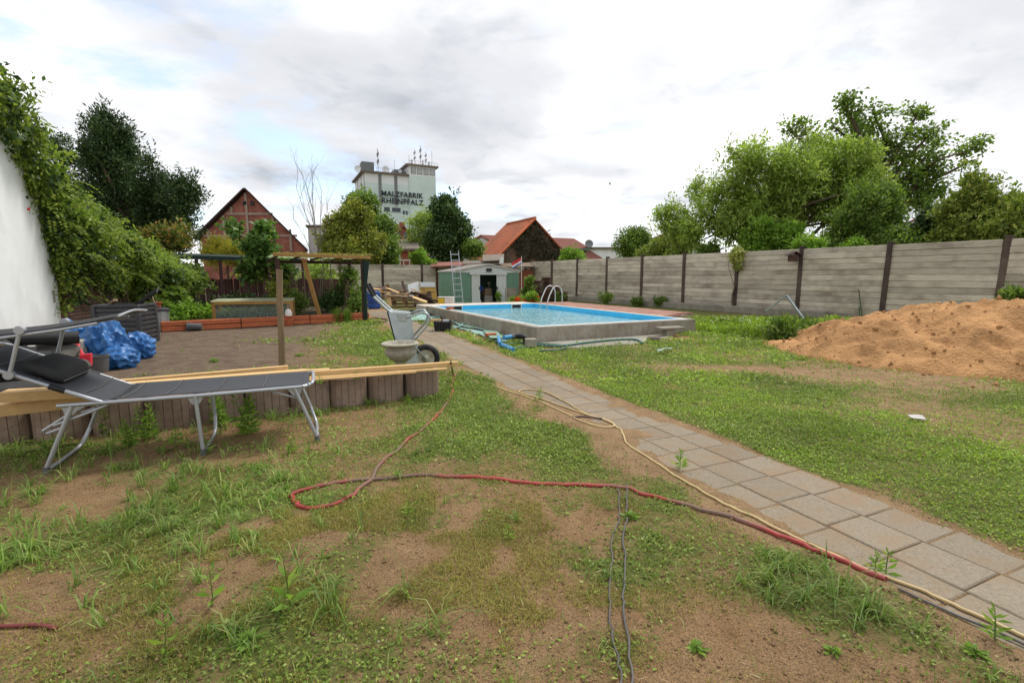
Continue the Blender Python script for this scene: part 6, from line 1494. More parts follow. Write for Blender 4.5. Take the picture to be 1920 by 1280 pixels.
# ================================================================ LEFT CORNER CLUTTER
def build_compost():
    c = Vector((-7.72, 9.7, 0)); t = empty('compost_bin', c, 0, 'dark grey ribbed plastic compost bin by the creeper wall', 'compost bin')
    rz = .25; R3 = Matrix.Rotation(rz, 3, 'Z'); W, H = .72, .80
    for k, (nx, ny) in enumerate(((0, -1), (1, 0), (0, 1), (-1, 0))):
        n = Vector((nx, ny, 0)); s = Vector((-ny, nx, 0)); mb = MB()
        for r in range(8):
            z = .06 + r * .092; mb.beam(c + R3 @ (n * W / 2 - s * (W / 2 - .02)) + Vector((0, 0, z)), c + R3 @ (n * W / 2 + s * (W / 2 - .02)) + Vector((0, 0, z)), .035, .06)
        mb.beam(c + R3 @ (n * (W / 2 - .02) - s * W / 2) + Vector((0, 0, .4)), c + R3 @ (n * (W / 2 - .02) + s * W / 2) + Vector((0, 0, .4)), .012, .76)
        mb.build('ribbed_side', M_dkplastic, t, bevel=.004)
        MB().beam(c + R3 @ (n * W / 2 - s * W / 2) + Vector((0, 0, 0)), c + R3 @ (n * W / 2 - s * W / 2) + Vector((0, 0, H)), .07, .07, up=(1, 0, 0)).build('corner_post', M_dkplastic, t, bevel=.008)
        MB().beam(c + R3 @ (n * W / 2 - s * (W / 2 - .04)) + Vector((0, 0, H - .02)), c + R3 @ (n * W / 2 + s * (W / 2 - .04)) + Vector((0, 0, H - .02)), .06, .05).build('top_rail', M_dkplastic, t, bevel=.008)
    MB().box(c + Vector((0, 0, .34)), (W - .1, W - .1, .6), rz=rz).build('compost', M_soil, t)
    p = c + R3 @ Vector((.1, .15, .72)); 
    o = MB().beam(p + Vector((-.05, 0, 0)), p + Vector((.42, .1, .36)), .3, .03, up=(0, -.4, 1)).build('bin_lid', M_black); tag(o, 'dark lid board sticking up out of the compost bin', 'lid')
    o = MB().beam(p + Vector((-.55, 0, .02)), p + Vector((-.3, -.1, .16)), .08, .05).build('wood_stub', M_oldwood); tag(o, 'pale wood stub poking out of the compost bin', 'wood')
build_compost()
def crumple(name, label, cat, c, r, m, seed, n=26, amp=.16, flat=.08):
    rg = np.random.default_rng(seed)
    th = np.linspace(0, 2 * math.pi, n * 2, endpoint=False); ph = np.linspace(0.02, math.pi - .02, n)
    T, Pp = np.meshgrid(th, ph); d_ = np.stack([np.sin(Pp) * np.cos(T), np.sin(Pp) * np.sin(T), np.cos(Pp)], -1)
    k = np.zeros(T.shape)
    for i in range(14):
        a = nrm(rg.normal(size=3)); f = rg.uniform(2.5, 10); k += (np.abs(np.sin(f * (d_ @ a) + 1.2 * np.sin(3 * d_[..., 0] + i) + rg.uniform(0, 6))) ** .8) * amp * rg.uniform(.3, .8) / (f ** .55)
    rad = 1 - (k - k.mean()) * 1.1
    P = d_ * rad[..., None] * np.array(r); P[..., 2] = np.maximum(P[..., 2] + r[2] * .82, flat * .02)
    i = np.arange(T.size).reshape(T.shape); q = np.stack([i[:-1], np.roll(i, -1, 1)[:-1], np.roll(i, -1, 1)[1:], i[1:]], -1).reshape(-1, 4)
    o = link(name, npmesh(name, P.reshape(-1, 3), q), m, None, c); o.data.polygons.foreach_set('use_smooth', [True] * len(o.data.polygons))
    o.data.set_sharp_from_angle(angle=math.radians(32))
    return tag(o, label, cat)
crumple('blue_sack', 'big crumpled blue plastic sack behind the grey bucket', 'sack', (-6.15, 7.25, 0), (.31, .28, .37), M_blue, 1, 60, .3)
crumple('blue_sack', 'blue sack flap sliding down right of the bucket', 'sack', (-5.80, 7.05, 0), (.27, .22, .18), M_blue, 2, 34, .3)
crumple('blue_sack', 'smaller round blue sack at the right of the big one', 'sack', (-6.15, 7.9, 0), (.24, .22, .24), M_blue, 3, 34, .3)
crumple('blue_sack', 'blue sack half hidden at the white wall', 'sack', (-6.95, 7.6, 0), (.28, .24, .34), M_blue, 4, 34, .3)
p = G(260, 672); tag(MB().box((p.x, p.y, .14), (.16, .14, .2), rz=.3).box((p.x, p.y, .27), (.1, .03, .05), rz=.3).build('white_canister', M_pale, bevel=.012), 'small white canister right of the blue sacks', 'canister')
# bucket
p = G(186, 699); t = empty('mortar_bucket', p, 0, 'grey round mortar bucket in front of the blue sacks', 'bucket')
MB().lathe([(.105, 0), (.11, .005), (.132, .235), (.142, .237), (.142, .25), (.126, .25), (.102, .02), (.01, .02)], 28, p).build('body', M_grey, t, smooth=True, angle=35)
# red shovel
a, b = D(143, 640, 6.5), D(158, 672, 6.35); t = empty('red_shovel', b * Vector((1, 1, 0)), 0, 'red plastic shovel propped between cushions and bucket', 'shovel')
MB().tube(bez([a, a.lerp(b, .5), b], 4), .02, 8).build('handle', M_red, t, smooth=True)
MB().slab([b + Vector((-.05, -.02, .05)), b + Vector((.07, .02, .06)), b + Vector((.09, -.02, -.10)), b + Vector((.03, -.05, -.12)), b + Vector((-.04, -.03, -.03))], (.01, .03, .01)).build('blade', M_red, t, bevel=.006)
# pale stone blocks
for k, (x, y, z, sx, sz, lb) in enumerate(((140, 655, .25, .2, .22, 'pale stone block beside the blue sack, upper one'), (140, 690, .1, .24, .2, 'pale stone block beside the blue sack, lower one'))):
    p = D(x, y, 6.9); tag(MB().box((p.x, 6.95, z + (.08 if k == 0 else 0)), (sx, .2, sz), rz=.3).build('stone_block', M_urn, bevel=.012), lb, 'block')
# cushions and rolled mats
def cushion(name, label, c, size, rot, m):
    n = 18; mb = MB(); us = np.linspace(-1, 1, n)
    X, Y = np.meshgrid(us, us); e = (np.clip(1 - np.abs(X) ** 8, 0, 1) * np.clip(1 - np.abs(Y) ** 8, 0, 1)) ** .45
    R3 = Euler(rot).to_matrix(); vs = []
    for s in (1, -1):
        for i in range(n):
            for j in range(n):
                vs.append(Vector(c) + R3 @ Vector((X[i, j] * size[0] / 2, Y[i, j] * size[1] / 2, s * e[i, j] * size[2] / 2)))
    fs = []
    for s in (0, 1):
        for i in range(n - 1):
            for j in range(n - 1): a = s * n * n + i * n + j; f = (a, a + 1, a + n + 1, a + n); fs.append(f if s == 0 else f[::-1])
    mb.add(vs, fs); return tag(mb.build(name, m, None, smooth=True, angle=80), label, 'cushion')
M_cush = mat('taupe_cushion', lin(88, 84, 78), .85, var=.12, scale=12, bump=.2, bscale=120, bdist=.004)
cushion('seat_cushion', 'taupe grey cushion leaning behind the lounger pillow', (-5.58, 5.8, .38), (.44, .42, .17), (.55, .1, .25), M_cush)
cushion('seat_cushion', 'lower grey cushion slumped beside the bucket', (-5.68, 6.05, .18), (.42, .38, .2), (.25, .12, .3), M_cush)
def roll(name, label, a, b, r, m, turns=3):
    a, b = Vector(a), Vector(b); d_ = (b - a).normalized(); s = d_.cross(Vector((0, 0, 1))).normalized(); u_ = s.cross(d_); n = turns * 18; vs = []
    for i in range(n + 1):
        an = i / 18 * 2 * math.pi; rr = r * (.35 + .65 * i / n)
        for e in (a, b):
            for rr2 in (rr, rr - .012): vs.append(e + (s * math.cos(an) + u_ * math.sin(an) * .8) * rr2)
    fs = []
    for i in range(n):
        k = 4 * i; fs += [(k, k + 4, k + 6, k + 2), (k + 1, k + 3, k + 7, k + 5), (k, k + 1, k + 5, k + 4), (k + 2, k + 6, k + 7, k + 3)]
    return tag(MB().add(vs, fs).build(name, m, None, smooth=True, angle=50), label, 'mat roll')
roll('rolled_mat', 'upper dark grey rolled rubber mat behind the lounger', (-6.15, 5.2, .66), (-5.42, 6.02, .60), .11, M_darkfab)
roll('rolled_mat', 'thick black rolled mat under the grey roll', (-5.75, 4.9, .45), (-5.25, 5.45, .40), .16, M_blackrub, 4)
roll('rolled_mat', 'bottom black rolled mat against the planter boards', (-5.2, 4.6, .2), (-4.6, 5.35, .17), .15, M_blackrub, 4)
crumple('black_tarpaulin', 'heap of folded black pond liner under the white wall', 'tarpaulin', (-5.9, 5.3, 0), (.55, .45, .36), M_blackrub, 8, 36, .3)
# water butt, sticks, fallen pot
p = G(305, 621); t = empty('metal_bin', p, 0, 'slim silvery bin with dark lid at the corner of the bed', 'bin')
MB().lathe([(.15, 0), (.16, .01), (.165, .5), (.165, .52)], 24, p).build('body', M_galv, t, smooth=True, angle=35); MB().lathe([(.185, .5), (.19, .52), (.185, .56), (.1, .59), (.02, .6)], 24, p).build('lid', M_dkplastic, t, smooth=True, angle=35)
tag(MB().lathe([(.05, 0), (.055, .02), (.05, .09), (.085, .10), (.085, .125), (.02, .13)], 14, p + Vector((-.04, 0, .60))).build('plastic_funnel', M_terra, smooth=True), 'orange and yellow plastic cap on the silvery bin', 'cap')
for k, (x0, y0, x1, y1) in enumerate(((283, 548, 308, 622), (292, 562, 330, 621), (275, 540, 300, 618))):
    a, b = G(x1, y1), D(x0, y0, G(x1, y1).y + .5); tag(MB().tube([a, b], .016, 6).build('garden_stick', M_oldwood), ('thin stick leaning left of the silvery bin', 'brown stick crossing in front of the silvery bin', 'leftmost stick leaning by the creeper wall')[k], 'stick', 'leaning sticks')
p = G(367, 620); t = empty('fallen_pot', p, 0, 'grey plastic pot lying on its side on the bare soil', 'pot')
mb = MB().lathe([(.07, 0), (.075, .01), (.1, .28), (.112, .285), (.112, .31), (.095, .31), (.07, .03), (.01, .02)], 18); Rm = Euler((0, -math.pi / 2, .25)).to_matrix(); mb.v = [tuple(Rm @ Vector(q) + p + Vector((.16, 0, .105))) for q in mb.v]; mb.build('body', M_grey, t, smooth=True, angle=35)
MB().box(p + Vector((-.2, -.04, .05)), (.05, .08, .1)).build('broken_rim', M_black, t)

# ================================================================ PLANTER RING ROW, TIMBER, URN, BARROW
def gz(x, y): return float(ground_z(np.array([x]), np.array([y]))[0])
def build_rings():
    front = [Vector((x, y, 0)) for x, y in ((-0.80, 5.40), (-1.11, 5.28), (-1.49, 5.08), (-1.82, 4.86), (-2.15, 4.66), (-2.45, 4.50), (-2.75, 4.34), (-3.08, 4.16), (-3.63, 3.92), (-4.3, 3.62), (-4.9, 3.35))]
    cum = [0]
    for a, b in zip(front, front[1:]): cum.append(cum[-1] + (b - a).length)
    def at(s):
        for i in range(len(cum) - 1):
            if s <= cum[i + 1] or i == len(cum) - 2:
                f = (s - cum[i]) / (cum[i + 1] - cum[i]); d_ = (front[i + 1] - front[i]).normalized(); return front[i].lerp(front[i + 1], f), d_
    # ring mesh: ribbed horseshoe, open top
    n = 9; outer = []; H = .30
    prof = []
    for k in range(n):                                             # ribs: slightly separated flat staves along the curve
        a0 = math.pi * (k / n) ; a1 = math.pi * ((k + 1) / n); da = .018
        for a in (a0 + da, a1 - da): prof.append((-.198 * math.cos(a), -.175 * math.sin(a) ** .8 if math.sin(a) > 0 else 0, 1))
        prof.append((-.198 * math.cos(a1) * .955, -.175 * max(math.sin(a1), 0) ** .8 * .955, 0))
    prof = prof[:-1]
    out2 = [(x, y) for x, y, _ in prof] + [(.198, .10), (.16, .16), (.05, .105), (-.05, .105), (-.16, .16), (-.198, .10)]
    inn = []
    for (x, y) in out2: inn.append((x * .74, y * .70 + .005))
    m = len(out2); mb = MB()
    zt, zb = H, -.05
    vs = [(x, y, zb) for x, y in out2] + [(x, y, zt - .012) for x, y in out2] + [(x * .975, y * .975, zt) for x, y in out2] + [(x, y, zt) for x, y in inn] + [(x, y, zt - .10) for x, y in inn]
    fs = []
    for i in range(m):
        j = (i + 1) % m
        for l in range(4): fs.append((l * m + i, l * m + j, (l + 1) * m + j, (l + 1) * m + i))
    mb.add(vs, fs); me = mb.mesh('ring_wall')
    sm = MB().prism([(x * .98, y * .98) for x, y in inn], -.04, zt - .06).mesh('soil')
    desc = ['first concrete planter ring at the right end of the row', 'second planter ring from the right end', 'third planter ring from the right end', 'fourth planter ring from the right, next to the lounger foot', 'fifth planter ring from the right, behind the lounger', 'sixth planter ring from the right, behind the lounger', 'seventh planter ring from the right, behind the lounger legs', 'eighth planter ring from the right, under the sun lounger', 'ninth planter ring from the right, near the lounger head leg', 'tenth planter ring from the right, at the left edge', 'planter ring beyond the left edge of the row']
    s = .2
    for k in range(11):
        p, d_ = at(s); nb = Vector((d_.y, -d_.x, 0)); nb = nb if nb.y > 0 else -nb
        rz = math.atan2(d_.y, d_.x) + math.pi
        c = p + nb * .17
        t = empty('planter_ring', (c.x, c.y, gz(c.x, c.y)), rz + R_(-.06, .06), desc[k], 'planter ring', 'ribbed concrete planter rings')
        link('ring_wall', me, M_ring, t); link('soil', sm, M_soil, t)
        s += .392
build_rings()
def board(label, a, b, w_, h_, m=M_pine, up=(0, 0, 1), cat='timber'):
    o = MB().beam(a, b, w_, h_, up=up).build('timber_board', m, None, bevel=.004); return tag(o, label, cat, 'timber lying on the planter rings')
bz = .335
board('long thick pine beam at the right end of the timber stack', G(859, 681, bz + .03), G(583, 700, bz + .03), .055, .05)
board('thin pine batten in front of the thick right beam', G(838, 691, bz + .0), G(470, 716, bz + .0), .045, .022)
board('second thin pine batten lowest at the front of the stack', G(780, 697, bz - .01), G(455, 722, bz - .01), .05, .018)
board('third flat pine batten under the long right beam', G(800, 688, bz - .015), G(520, 706, bz - .015), .07, .02)
board('heavy square pine beam ending above the lounger foot', G(574, 699, bz + .045), G(185, 729, bz + .045), .10, .075)
board('rear pine beam with its end near the round pole', G(540, 690, bz + .05), G(185, 721, bz + .05), .05, .06)
board('short pine offcut behind the rear beam', G(618, 693, bz + .03), G(560, 697, bz + .03), .06, .035)
board('broad pine beam lying on top at the far left', G(6, 742, bz + .13), G(170, 733, bz + .12), .15, .075)
board('lower long pine beam at the left under the lounger', G(-60, 775, bz + .02), G(200, 745, bz + .02), .12, .09)
board('thin stake crossing the end of the right beam', G(845, 678, .42), G(850, 702, .08), .02, .02, M_oldwood)
# urn
def build_urn():
    p = Vector((-1.43, 6.15, 0)); t = empty('stone_urn', p, 0, 'weathered cast stone garden urn standing before the wheelbarrow', 'urn')
    fl = lambda a, z: 1 + .035 * abs(math.sin(11 * a)) if .30 < z < .44 else 1.0
    MB().lathe([(.13, 0), (.135, .02), (.12, .06), (.075, .11), (.06, .16), (.058, .22), (.075, .26), (.082, .27)], 28, p).build('foot', M_urn, t, smooth=True, angle=40)
    MB().lathe([(.08, .272), (.13, .30), (.178, .35), (.195, .40), (.19, .425), (.165, .435), (.165, .46), (.17, .465)], 88, p, fl).build('bowl', M_urn, t, smooth=True, angle=50)
    MB().lathe([(.17, .466), (.215, .475), (.238, .49), (.238, .505), (.222, .515), (.19, .512), (.16, .47), (.02, .46)], 40, p).build('rim', M_urn, t, smooth=True, angle=40)
build_urn()
def build_barrow():
    Yn = 6.55; W = Vector((-.11, .5, 0))
    c = D(798, 676, 6.8); c.z = .2
    t = empty('wheelbarrow', (c.x, c.y, 0), 0, 'galvanised wheelbarrow tipped up on its wheel with handles in the air', 'wheelbarrow')
    def px(L): return [D(x, y, Yn) for x, y in L]
    for s, nm in ((0, 'handle_rail'), (1, 'handle_rail')):
        o = W * s
        rail = [p + o for p in px([(700, 556), (718, 573), (738, 590), (750, 597), (757, 596)])]
        MB().tube(bez(rail, 5), .0165, 10).build('handle_rail', M_galv, t, smooth=True)
        g_ = [p + o for p in px([(687, 532), (692, 541), (700, 556)])]
        MB().tube(bez(g_, 4), .021, 10).build('grip', M_black, t, smooth=True)
        leg = [p + o for p in px([(752, 598), (772, 592), (790, 586), (800, 588), (805, 597), (799, 612), (786, 627), (776, 640), (776, 650)])]
        MB().tube(bez(leg, 5), .0155, 10).build('leg', M_galv, t, smooth=True)
        MB().tube([D(772, 640, Yn) + o, D(782, 655, Yn) + o * .8, c + W.normalized() * (.09 if s else -.09)], .015, 8).build('fork_arm', M_galv, t, smooth=True)
    # tray
    A = px([(727, 585), (769, 588), (780, 642), (786, 686), (756, 694), (741, 640)])
    top_out, top_in, bot_in, bot_out = A[0], A[1], A[3], A[4]
    nO = -W * .12; fO = W * 1.12; nI = W * .12; fI = W * .88
    def q(a, b, c_, d_, nm='tray_panel'): MB().slab([a, b, c_, d_], (.004, .001, .002)).build(nm, M_galv, t)
    q(top_out + nO, top_in + nI, bot_in + nI, bot_out + nO); q(top_out + fO, top_in + fI, bot_in + fI, bot_out + fO)
    q(top_in + nI, top_in + fI, bot_in + fI, bot_in + nI); q(top_out + nO, top_out + fO, top_in + fI, top_in + nI); q(bot_out + nO, bot_out + fO, bot_in + fI, bot_in + nI)
    MB().tube([top_out + nO, top_out + fO, bot_out + fO, bot_out + nO, top_out + nO], .009, 6).build('tray_rim', M_black, t)
    pl = [D(743, 588, Yn), D(764, 588, Yn), D(762, 602, Yn), D(747, 602, Yn)]
    MB().slab([p + Vector((0, -.02, 0)) for p in pl], (0, .012, 0)).build('bracket', M_galv, t, bevel=.003)
    # wheel
    ax = W.normalized(); X = Vector((ax.y, -ax.x, 0)); Z = Vector((0, 0, 1))
    def ring(name, R, r, m, par, nseg=36, nr=10, flat=1.0):
        vs = []; fs = []
        for i in range(nseg):
            a = 2 * math.pi * i / nseg; d_ = X * math.cos(a) + Z * math.sin(a)
            for k in range(nr):
                b = 2 * math.pi * k / nr; vs.append(c + d_ * (R + r * math.cos(b)) + ax * (r * flat * math.sin(b)))
        for i in range(nseg):
            for k in range(nr): fs.append((i * nr + k, ((i + 1) % nseg) * nr + k, ((i + 1) % nseg) * nr + (k + 1) % nr, i * nr + (k + 1) % nr))
        return MB().add(vs, fs).build(name, m, par, smooth=True, angle=180)
    wh = empty('wheel', (0, 0, 0)); wh.parent = t
    def ring2(*a, **k): return ring(*a, **k)
    ring2('tyre', .16, .042, M_tyre, wh, flat=.95); 
    vs = []
    rimm = MB()
    prof = [(.122, -.03), (.125, -.036), (.105, -.025), (.06, -.012), (.03, -.03), (.02, -.05), (.012, -.05)]
    nseg = 28
    for sgn in (1, -1):
        b = len(rimm.v)
        for R, o in prof:
            for i in range(nseg):
                a = 2 * math.pi * i / nseg; rimm.v.append(tuple(c + (X * math.cos(a) + Z * math.sin(a)) * R + ax * (o * sgn)))
        for l in range(len(prof) - 1):
            for i in range(nseg): rimm.f.append((b + l * nseg + i, b + l * nseg + (i + 1) % nseg, b + (l + 1) * nseg + (i + 1) % nseg, b + (l + 1) * nseg + i))
    rimm.build('rim', M_rim, wh, smooth=True, angle=40)
    MB().tube([c - ax * .11, c + ax * .11], .012, 8).build('axle', M_galv, wh)
build_barrow()

# ================================================================ SUN LOUNGER
def build_lounger():
    F = Vector((-1.66, 3.84, 0)); ux = Vector((-.924, -.381, 0)); uy = Vector((-.381, .924, 0)); Z0 = .47; Wd = .60
    t = empty('sun_lounger', F + ux * .8, 0, 'grey aluminium sun lounger with charcoal mesh, pillow and folded sun shade', 'sun lounger')
    P = lambda x, y, z: F + ux * x + uy * y + Vector((0, 0, z))
    rr = .0145
    # bed frame with rounded foot end
    for y in (0, Wd): MB().tube([P(.03, y, Z0), P(.77, y, Z0 - .006), P(1.58, y, Z0)], rr, 10).build('side_rail', M_alu, t, smooth=True)
    MB().tube(bez([P(.03, 0, Z0), P(-.02, .04, Z0 + .005), P(-.05, .10, Z0 + .02), P(-.05, Wd - .10, Z0 + .02), P(-.02, Wd - .04, Z0 + .005), P(.03, Wd, Z0)], 5), rr, 10).build('foot_rail', M_alu, t, smooth=True)
    bx, bz_ = math.cos(math.radians(27)), math.sin(math.radians(27)); HX = 1.33; BL = .80
    BP_ = lambda s, y, dz=0: P(HX + bx * s, y, Z0 + bz_ * s + dz)
    for y in (0, Wd):
        MB().tube([BP_(0, y), BP_(.22, y)], rr, 10).build('back_rail', M_alu, t, smooth=True)
        MB().tube([BP_(.22, y), BP_(.31, y)], rr * 1.35, 10).build('sleeve', M_black, t, smooth=True)
        MB().tube([BP_(.31, y), BP_(BL, y)], rr, 10).build('back_rail', M_alu, t, smooth=True)
    MB().tube(bez([BP_(BL, 0), BP_(BL + .06, .08), BP_(BL + .06, Wd - .08), BP_(BL, Wd)], 5), rr, 10).build('head_rail', M_alu, t, smooth=True)
    # mesh seat
    def cloth(nm, fn, x0, x1, nx, ny, m=M_mesh):
        vs = [fn(x0 + (x1 - x0) * i / nx, j / ny) for i in range(nx + 1) for j in range(ny + 1)]
        fs = [(i * (ny + 1) + j, (i + 1) * (ny + 1) + j, (i + 1) * (ny + 1) + j + 1, i * (ny + 1) + j + 1) for i in range(nx) for j in range(ny)]
        o = MB().add(vs, fs).build(nm, m, t, smooth=True, angle=60); so = o.modifiers.new('thickness', 'SOLIDIFY'); so.thickness = .004; return o
    sag = lambda v: -.018 * math.sin(math.pi * v)
    cloth('seat_mesh', lambda x, v: P(x, .015 + v * (Wd - .03), Z0 + .016 + sag(v) * (1 if x > 0 else 0)), -.02, HX - .04, 30, 12)
    cloth('back_mesh', lambda s, v: BP_(s, .015 + v * (Wd - .03), .014 + sag(v)), -.04, BL, 18, 12)
    for x in (.32, .64, .96, 1.22):
        MB().tube([P(x, .02, Z0 + .019), P(x, Wd * .5, Z0 + .003), P(x, Wd - .02, Z0 + .019)], .0035, 5).build('seam', M_grey, t)
    for s in (.12, .38, .62):
        MB().tube([BP_(s, .02, .018), BP_(s, Wd * .5, .002), BP_(s, Wd - .02, .018)], .0035, 5).build('seam', M_grey, t)
    # pillow
    n = 16; mb = MB(); vs = []; fs = []
    for i in range(n):
        a = 2 * math.pi * i / n
        for j in range(13):
            v = j / 12; e = max(.5, (1 - abs(2 * v - 1) ** 9) ** .5)
            ca_, sa_ = [math.copysign(abs(f_) ** .6, f_) for f_ in (math.cos(a), math.sin(a))]
            vs.append(BP_(.37 + .12 * ca_ * (.75 + .25 * e), .06 + v * (Wd - .12), (.062 + .055 * sa_ * e * (1 - .25 * ca_))))
    for i in range(n):
        for j in range(12): fs.append((i * 13 + j, ((i + 1) % n) * 13 + j, ((i + 1) % n) * 13 + j + 1, i * 13 + j + 1))
    fs.append(tuple(i * 13 for i in range(n))); fs.append(tuple(i * 13 + 12 for i in reversed(range(n))))
    mb.add(vs, fs).build('pillow', M_darkfab, t, smooth=True, angle=70)
    MB().tube([BP_(.25, .07, .045), BP_(.25, Wd - .07, .045)], .004, 5).build('pillow_piping', M_grey, t)
    # legs: U shaped hoops
    def hoop(x0, x1, spread=.0):
        c = [P(x0, 0, Z0 - .01), P(x0 + (x1 - x0) * .8, 0, .13), P(x1, 0.0, .03), P(x1, .05, .018), P(x1, Wd - .10, .018), P(x1 - (x1 - x0) * .2, Wd - .01, .12), P(x0, Wd, Z0 - .01)]
        MB().tube([c[0], c[0].lerp(c[2], .97)], rr * 1.05, 10).build('leg', M_alu, t, smooth=True)
        MB().tube(bez([P(x1, .01, .022), P(x1, .08, .018), P(x1, Wd - .14, .018), P(x1 - (x1 - x0) * .12, Wd - .05, .06), P(x1 - (x1 - x0) * .3, Wd, .15)], 4), rr, 10).build('leg_crossbar', M_alu, t, smooth=True)
        MB().tube([P(x1 - (x1 - x0) * .3, Wd, .15), P(x0, Wd, Z0 - .01)], rr, 10).build('leg', M_alu, t, smooth=True)
        MB().tube([P(x1 - (x1 - x0) * .03, 0, .05), P(x1 + (x1 - x0) * .02, 0, .0)], rr * 1.25, 10).build('foot_cap', M_grey, t, smooth=True)
        for y in (0, Wd): MB().slab([P(x0 - .055, y, Z0 - .012), P(x0 + .055, y, Z0 - .012), P(x0 + .025 + (x1 - x0) * .1, y, Z0 - .07), P(x0 - .02 + (x1 - x0) * .1, y, Z0 - .07)], uy * .02).build('bracket', M_alu, t)
    hoop(.09, -.06); hoop(.77, .75); hoop(1.50, 1.68)
    for y in (0.02, Wd - .02):
        MB().tube([P(.28, y, Z0 - .015), P(.06, y, Z0 - .10)], .007, 6).build('stay', M_alu, t)
        MB().tube(bez([P(1.30, y, Z0 - .02), P(1.45, y, Z0 - .08), P(1.62, y, Z0 - .14)], 4), .010, 8).build('stay', M_alu, t, smooth=True)
        MB().tube([P(1.50, y, Z0 - .05), P(1.68, y, Z0 - .17), P(1.66, y, Z0 - .19), P(1.57, y, Z0 - .16)], .009, 8).build('back_support', M_alu, t, smooth=True)
    # shade canopy on two arms
    for y in (-.02, Wd + .02):
        a = BP_(.52, y); b = P(HX + .38, y, 1.00)
        MB().tube([a, b], .012, 8).build('canopy_arm', M_alu, t, smooth=True)
        for q in (a, b): MB().tube([q - uy * .02, q + uy * .02], .028, 10).build('joint_knob', M_alu, t, smooth=True)
        MB().tube([P(1.98, y, .93), P(1.50, y, .995), P(1.30, y, 1.03)], .010, 8).build('canopy_rail', M_alu, t, smooth=True)
    def can(x, v):
        f = (x - 1.18) / .85; return P(x, -.02 + v * (Wd + .04), 1.075 - .12 * f + .02 * math.sin(math.pi * v) - .02 * math.sin(math.pi * f))
    cloth('canopy', can, 1.18, 2.03, 14, 8, M_darkfab)
    MB().tube(bez([can(1.18, 0), can(1.18, .5), can(1.18, 1)], 5), .009, 8).build('canopy_edge', M_alu, t, smooth=True)
build_lounger()

# ================================================================ HOSES AND CABLES ON THE GROUND
def ground_line(name, label, cat, pts, r, m, lift=0.0, sub=7, wob=0.0):
    c = bez([Vector((x, y, 0)) for x, y in pts], sub); out = []
    for i, p in enumerate(c):
        x = p.x + wob * (float(fbm(np.array([i * .37]), np.array([3.3]), 2)[0]) - .5); y = p.y
        st = path_st(x, y); z = gz(x, y)
        if 0 < st[1] < .9: z = max(z, .008)
        out.append(Vector((x, y, z + r * .8 + lift)))
    return tag(MB().tube(out, r, 9).build(name, m, None, smooth=True, angle=80), label, cat)
ground_line('red_hose', 'thick faded red garden hose looping across the bare soil', 'hose', [(-0.79, 6.69), (-0.72, 5.58), (-0.70, 4.78), (-0.77, 4.25), (-0.86, 3.76), (-0.93, 3.37), (-0.94, 3.01), (-1.0, 2.80), (-1.14, 2.69), (-1.29, 2.74), (-1.34, 2.87), (-1.24, 2.97), (-0.96, 3.07), (-0.65, 3.14), (-0.29, 3.11), (0.14, 3.03), (0.66, 2.99), (0.82, 2.88), (1.04, 2.71), (1.28, 2.50), (1.43, 2.34), (1.54, 2.17), (1.66, 2.0)], .0132, M_redhose, -.003, 8, .07)
ground_line('yellow_hose', 'tangled pale yellow hose lying along the left path edge', 'hose', [(-0.73, 6.51), (-0.19, 5.72), (0.2, 5.25), (0.45, 4.80), (0.68, 4.33), (0.82, 4.20), (0.93, 4.25), (0.90, 4.40), (0.74, 4.62), (0.62, 4.95), (0.52, 5.25), (0.36, 5.58), (0.17, 5.66), (0.08, 5.55), (0.24, 5.32), (0.5, 4.95), (0.72, 4.62), (0.9, 4.38), (0.95, 4.1), (0.93, 3.78), (1.03, 3.40), (1.15, 3.01), (1.24, 2.75), (1.34, 2.56), (1.47, 2.33), (1.60, 2.11), (1.76, 1.93), (1.83, 1.80), (1.89, 1.70), (1.97, 1.55), (2.1, 1.3)], .0076, M_yelhose, .0, 8, .03)
ground_line('brown_hose_end', 'dark hose end sticking out of the yellow hose tangle', 'hose', [(.58, 4.5), (.7, 4.52), (.85, 4.45)], .009, mat('brown_hose', lin(96, 76, 66), .5, var=.1, scale=5, bump=.05), .004)
ground_line('grey_cable', 'left one of two thin grey cables running towards the camera', 'cable', [(0.30, 1.15), (0.35, 1.46), (0.38, 1.65), (0.43, 1.97), (0.55, 2.41), (0.62, 2.62), (0.68, 2.95)], .0038, M_cable, .012, 8, .05)
ground_line('grey_cable', 'right one of two thin grey cables running towards the camera', 'cable', [(0.33, 1.15), (0.39, 1.46), (0.455, 1.8), (0.515, 2.05), (0.6, 2.41), (0.68, 2.7), (0.75, 3.02)], .0046, M_cable, .012, 8, .04)
ground_line('grey_cable', 'grey cable lying beside the yellow hose at the right edge', 'cable', [(1.66, 1.93), (1.74, 1.80), (1.85, 1.66), (1.96, 1.45)], .006, M_cable, .004, 8)
ground_line('red_hose', 'tip of a dark red hose at the lower left edge', 'hose', [(-1.98, 1.71), (-1.86, 1.72), (-1.75, 1.705)], .008, MATS['dark_red_hose'], .002)

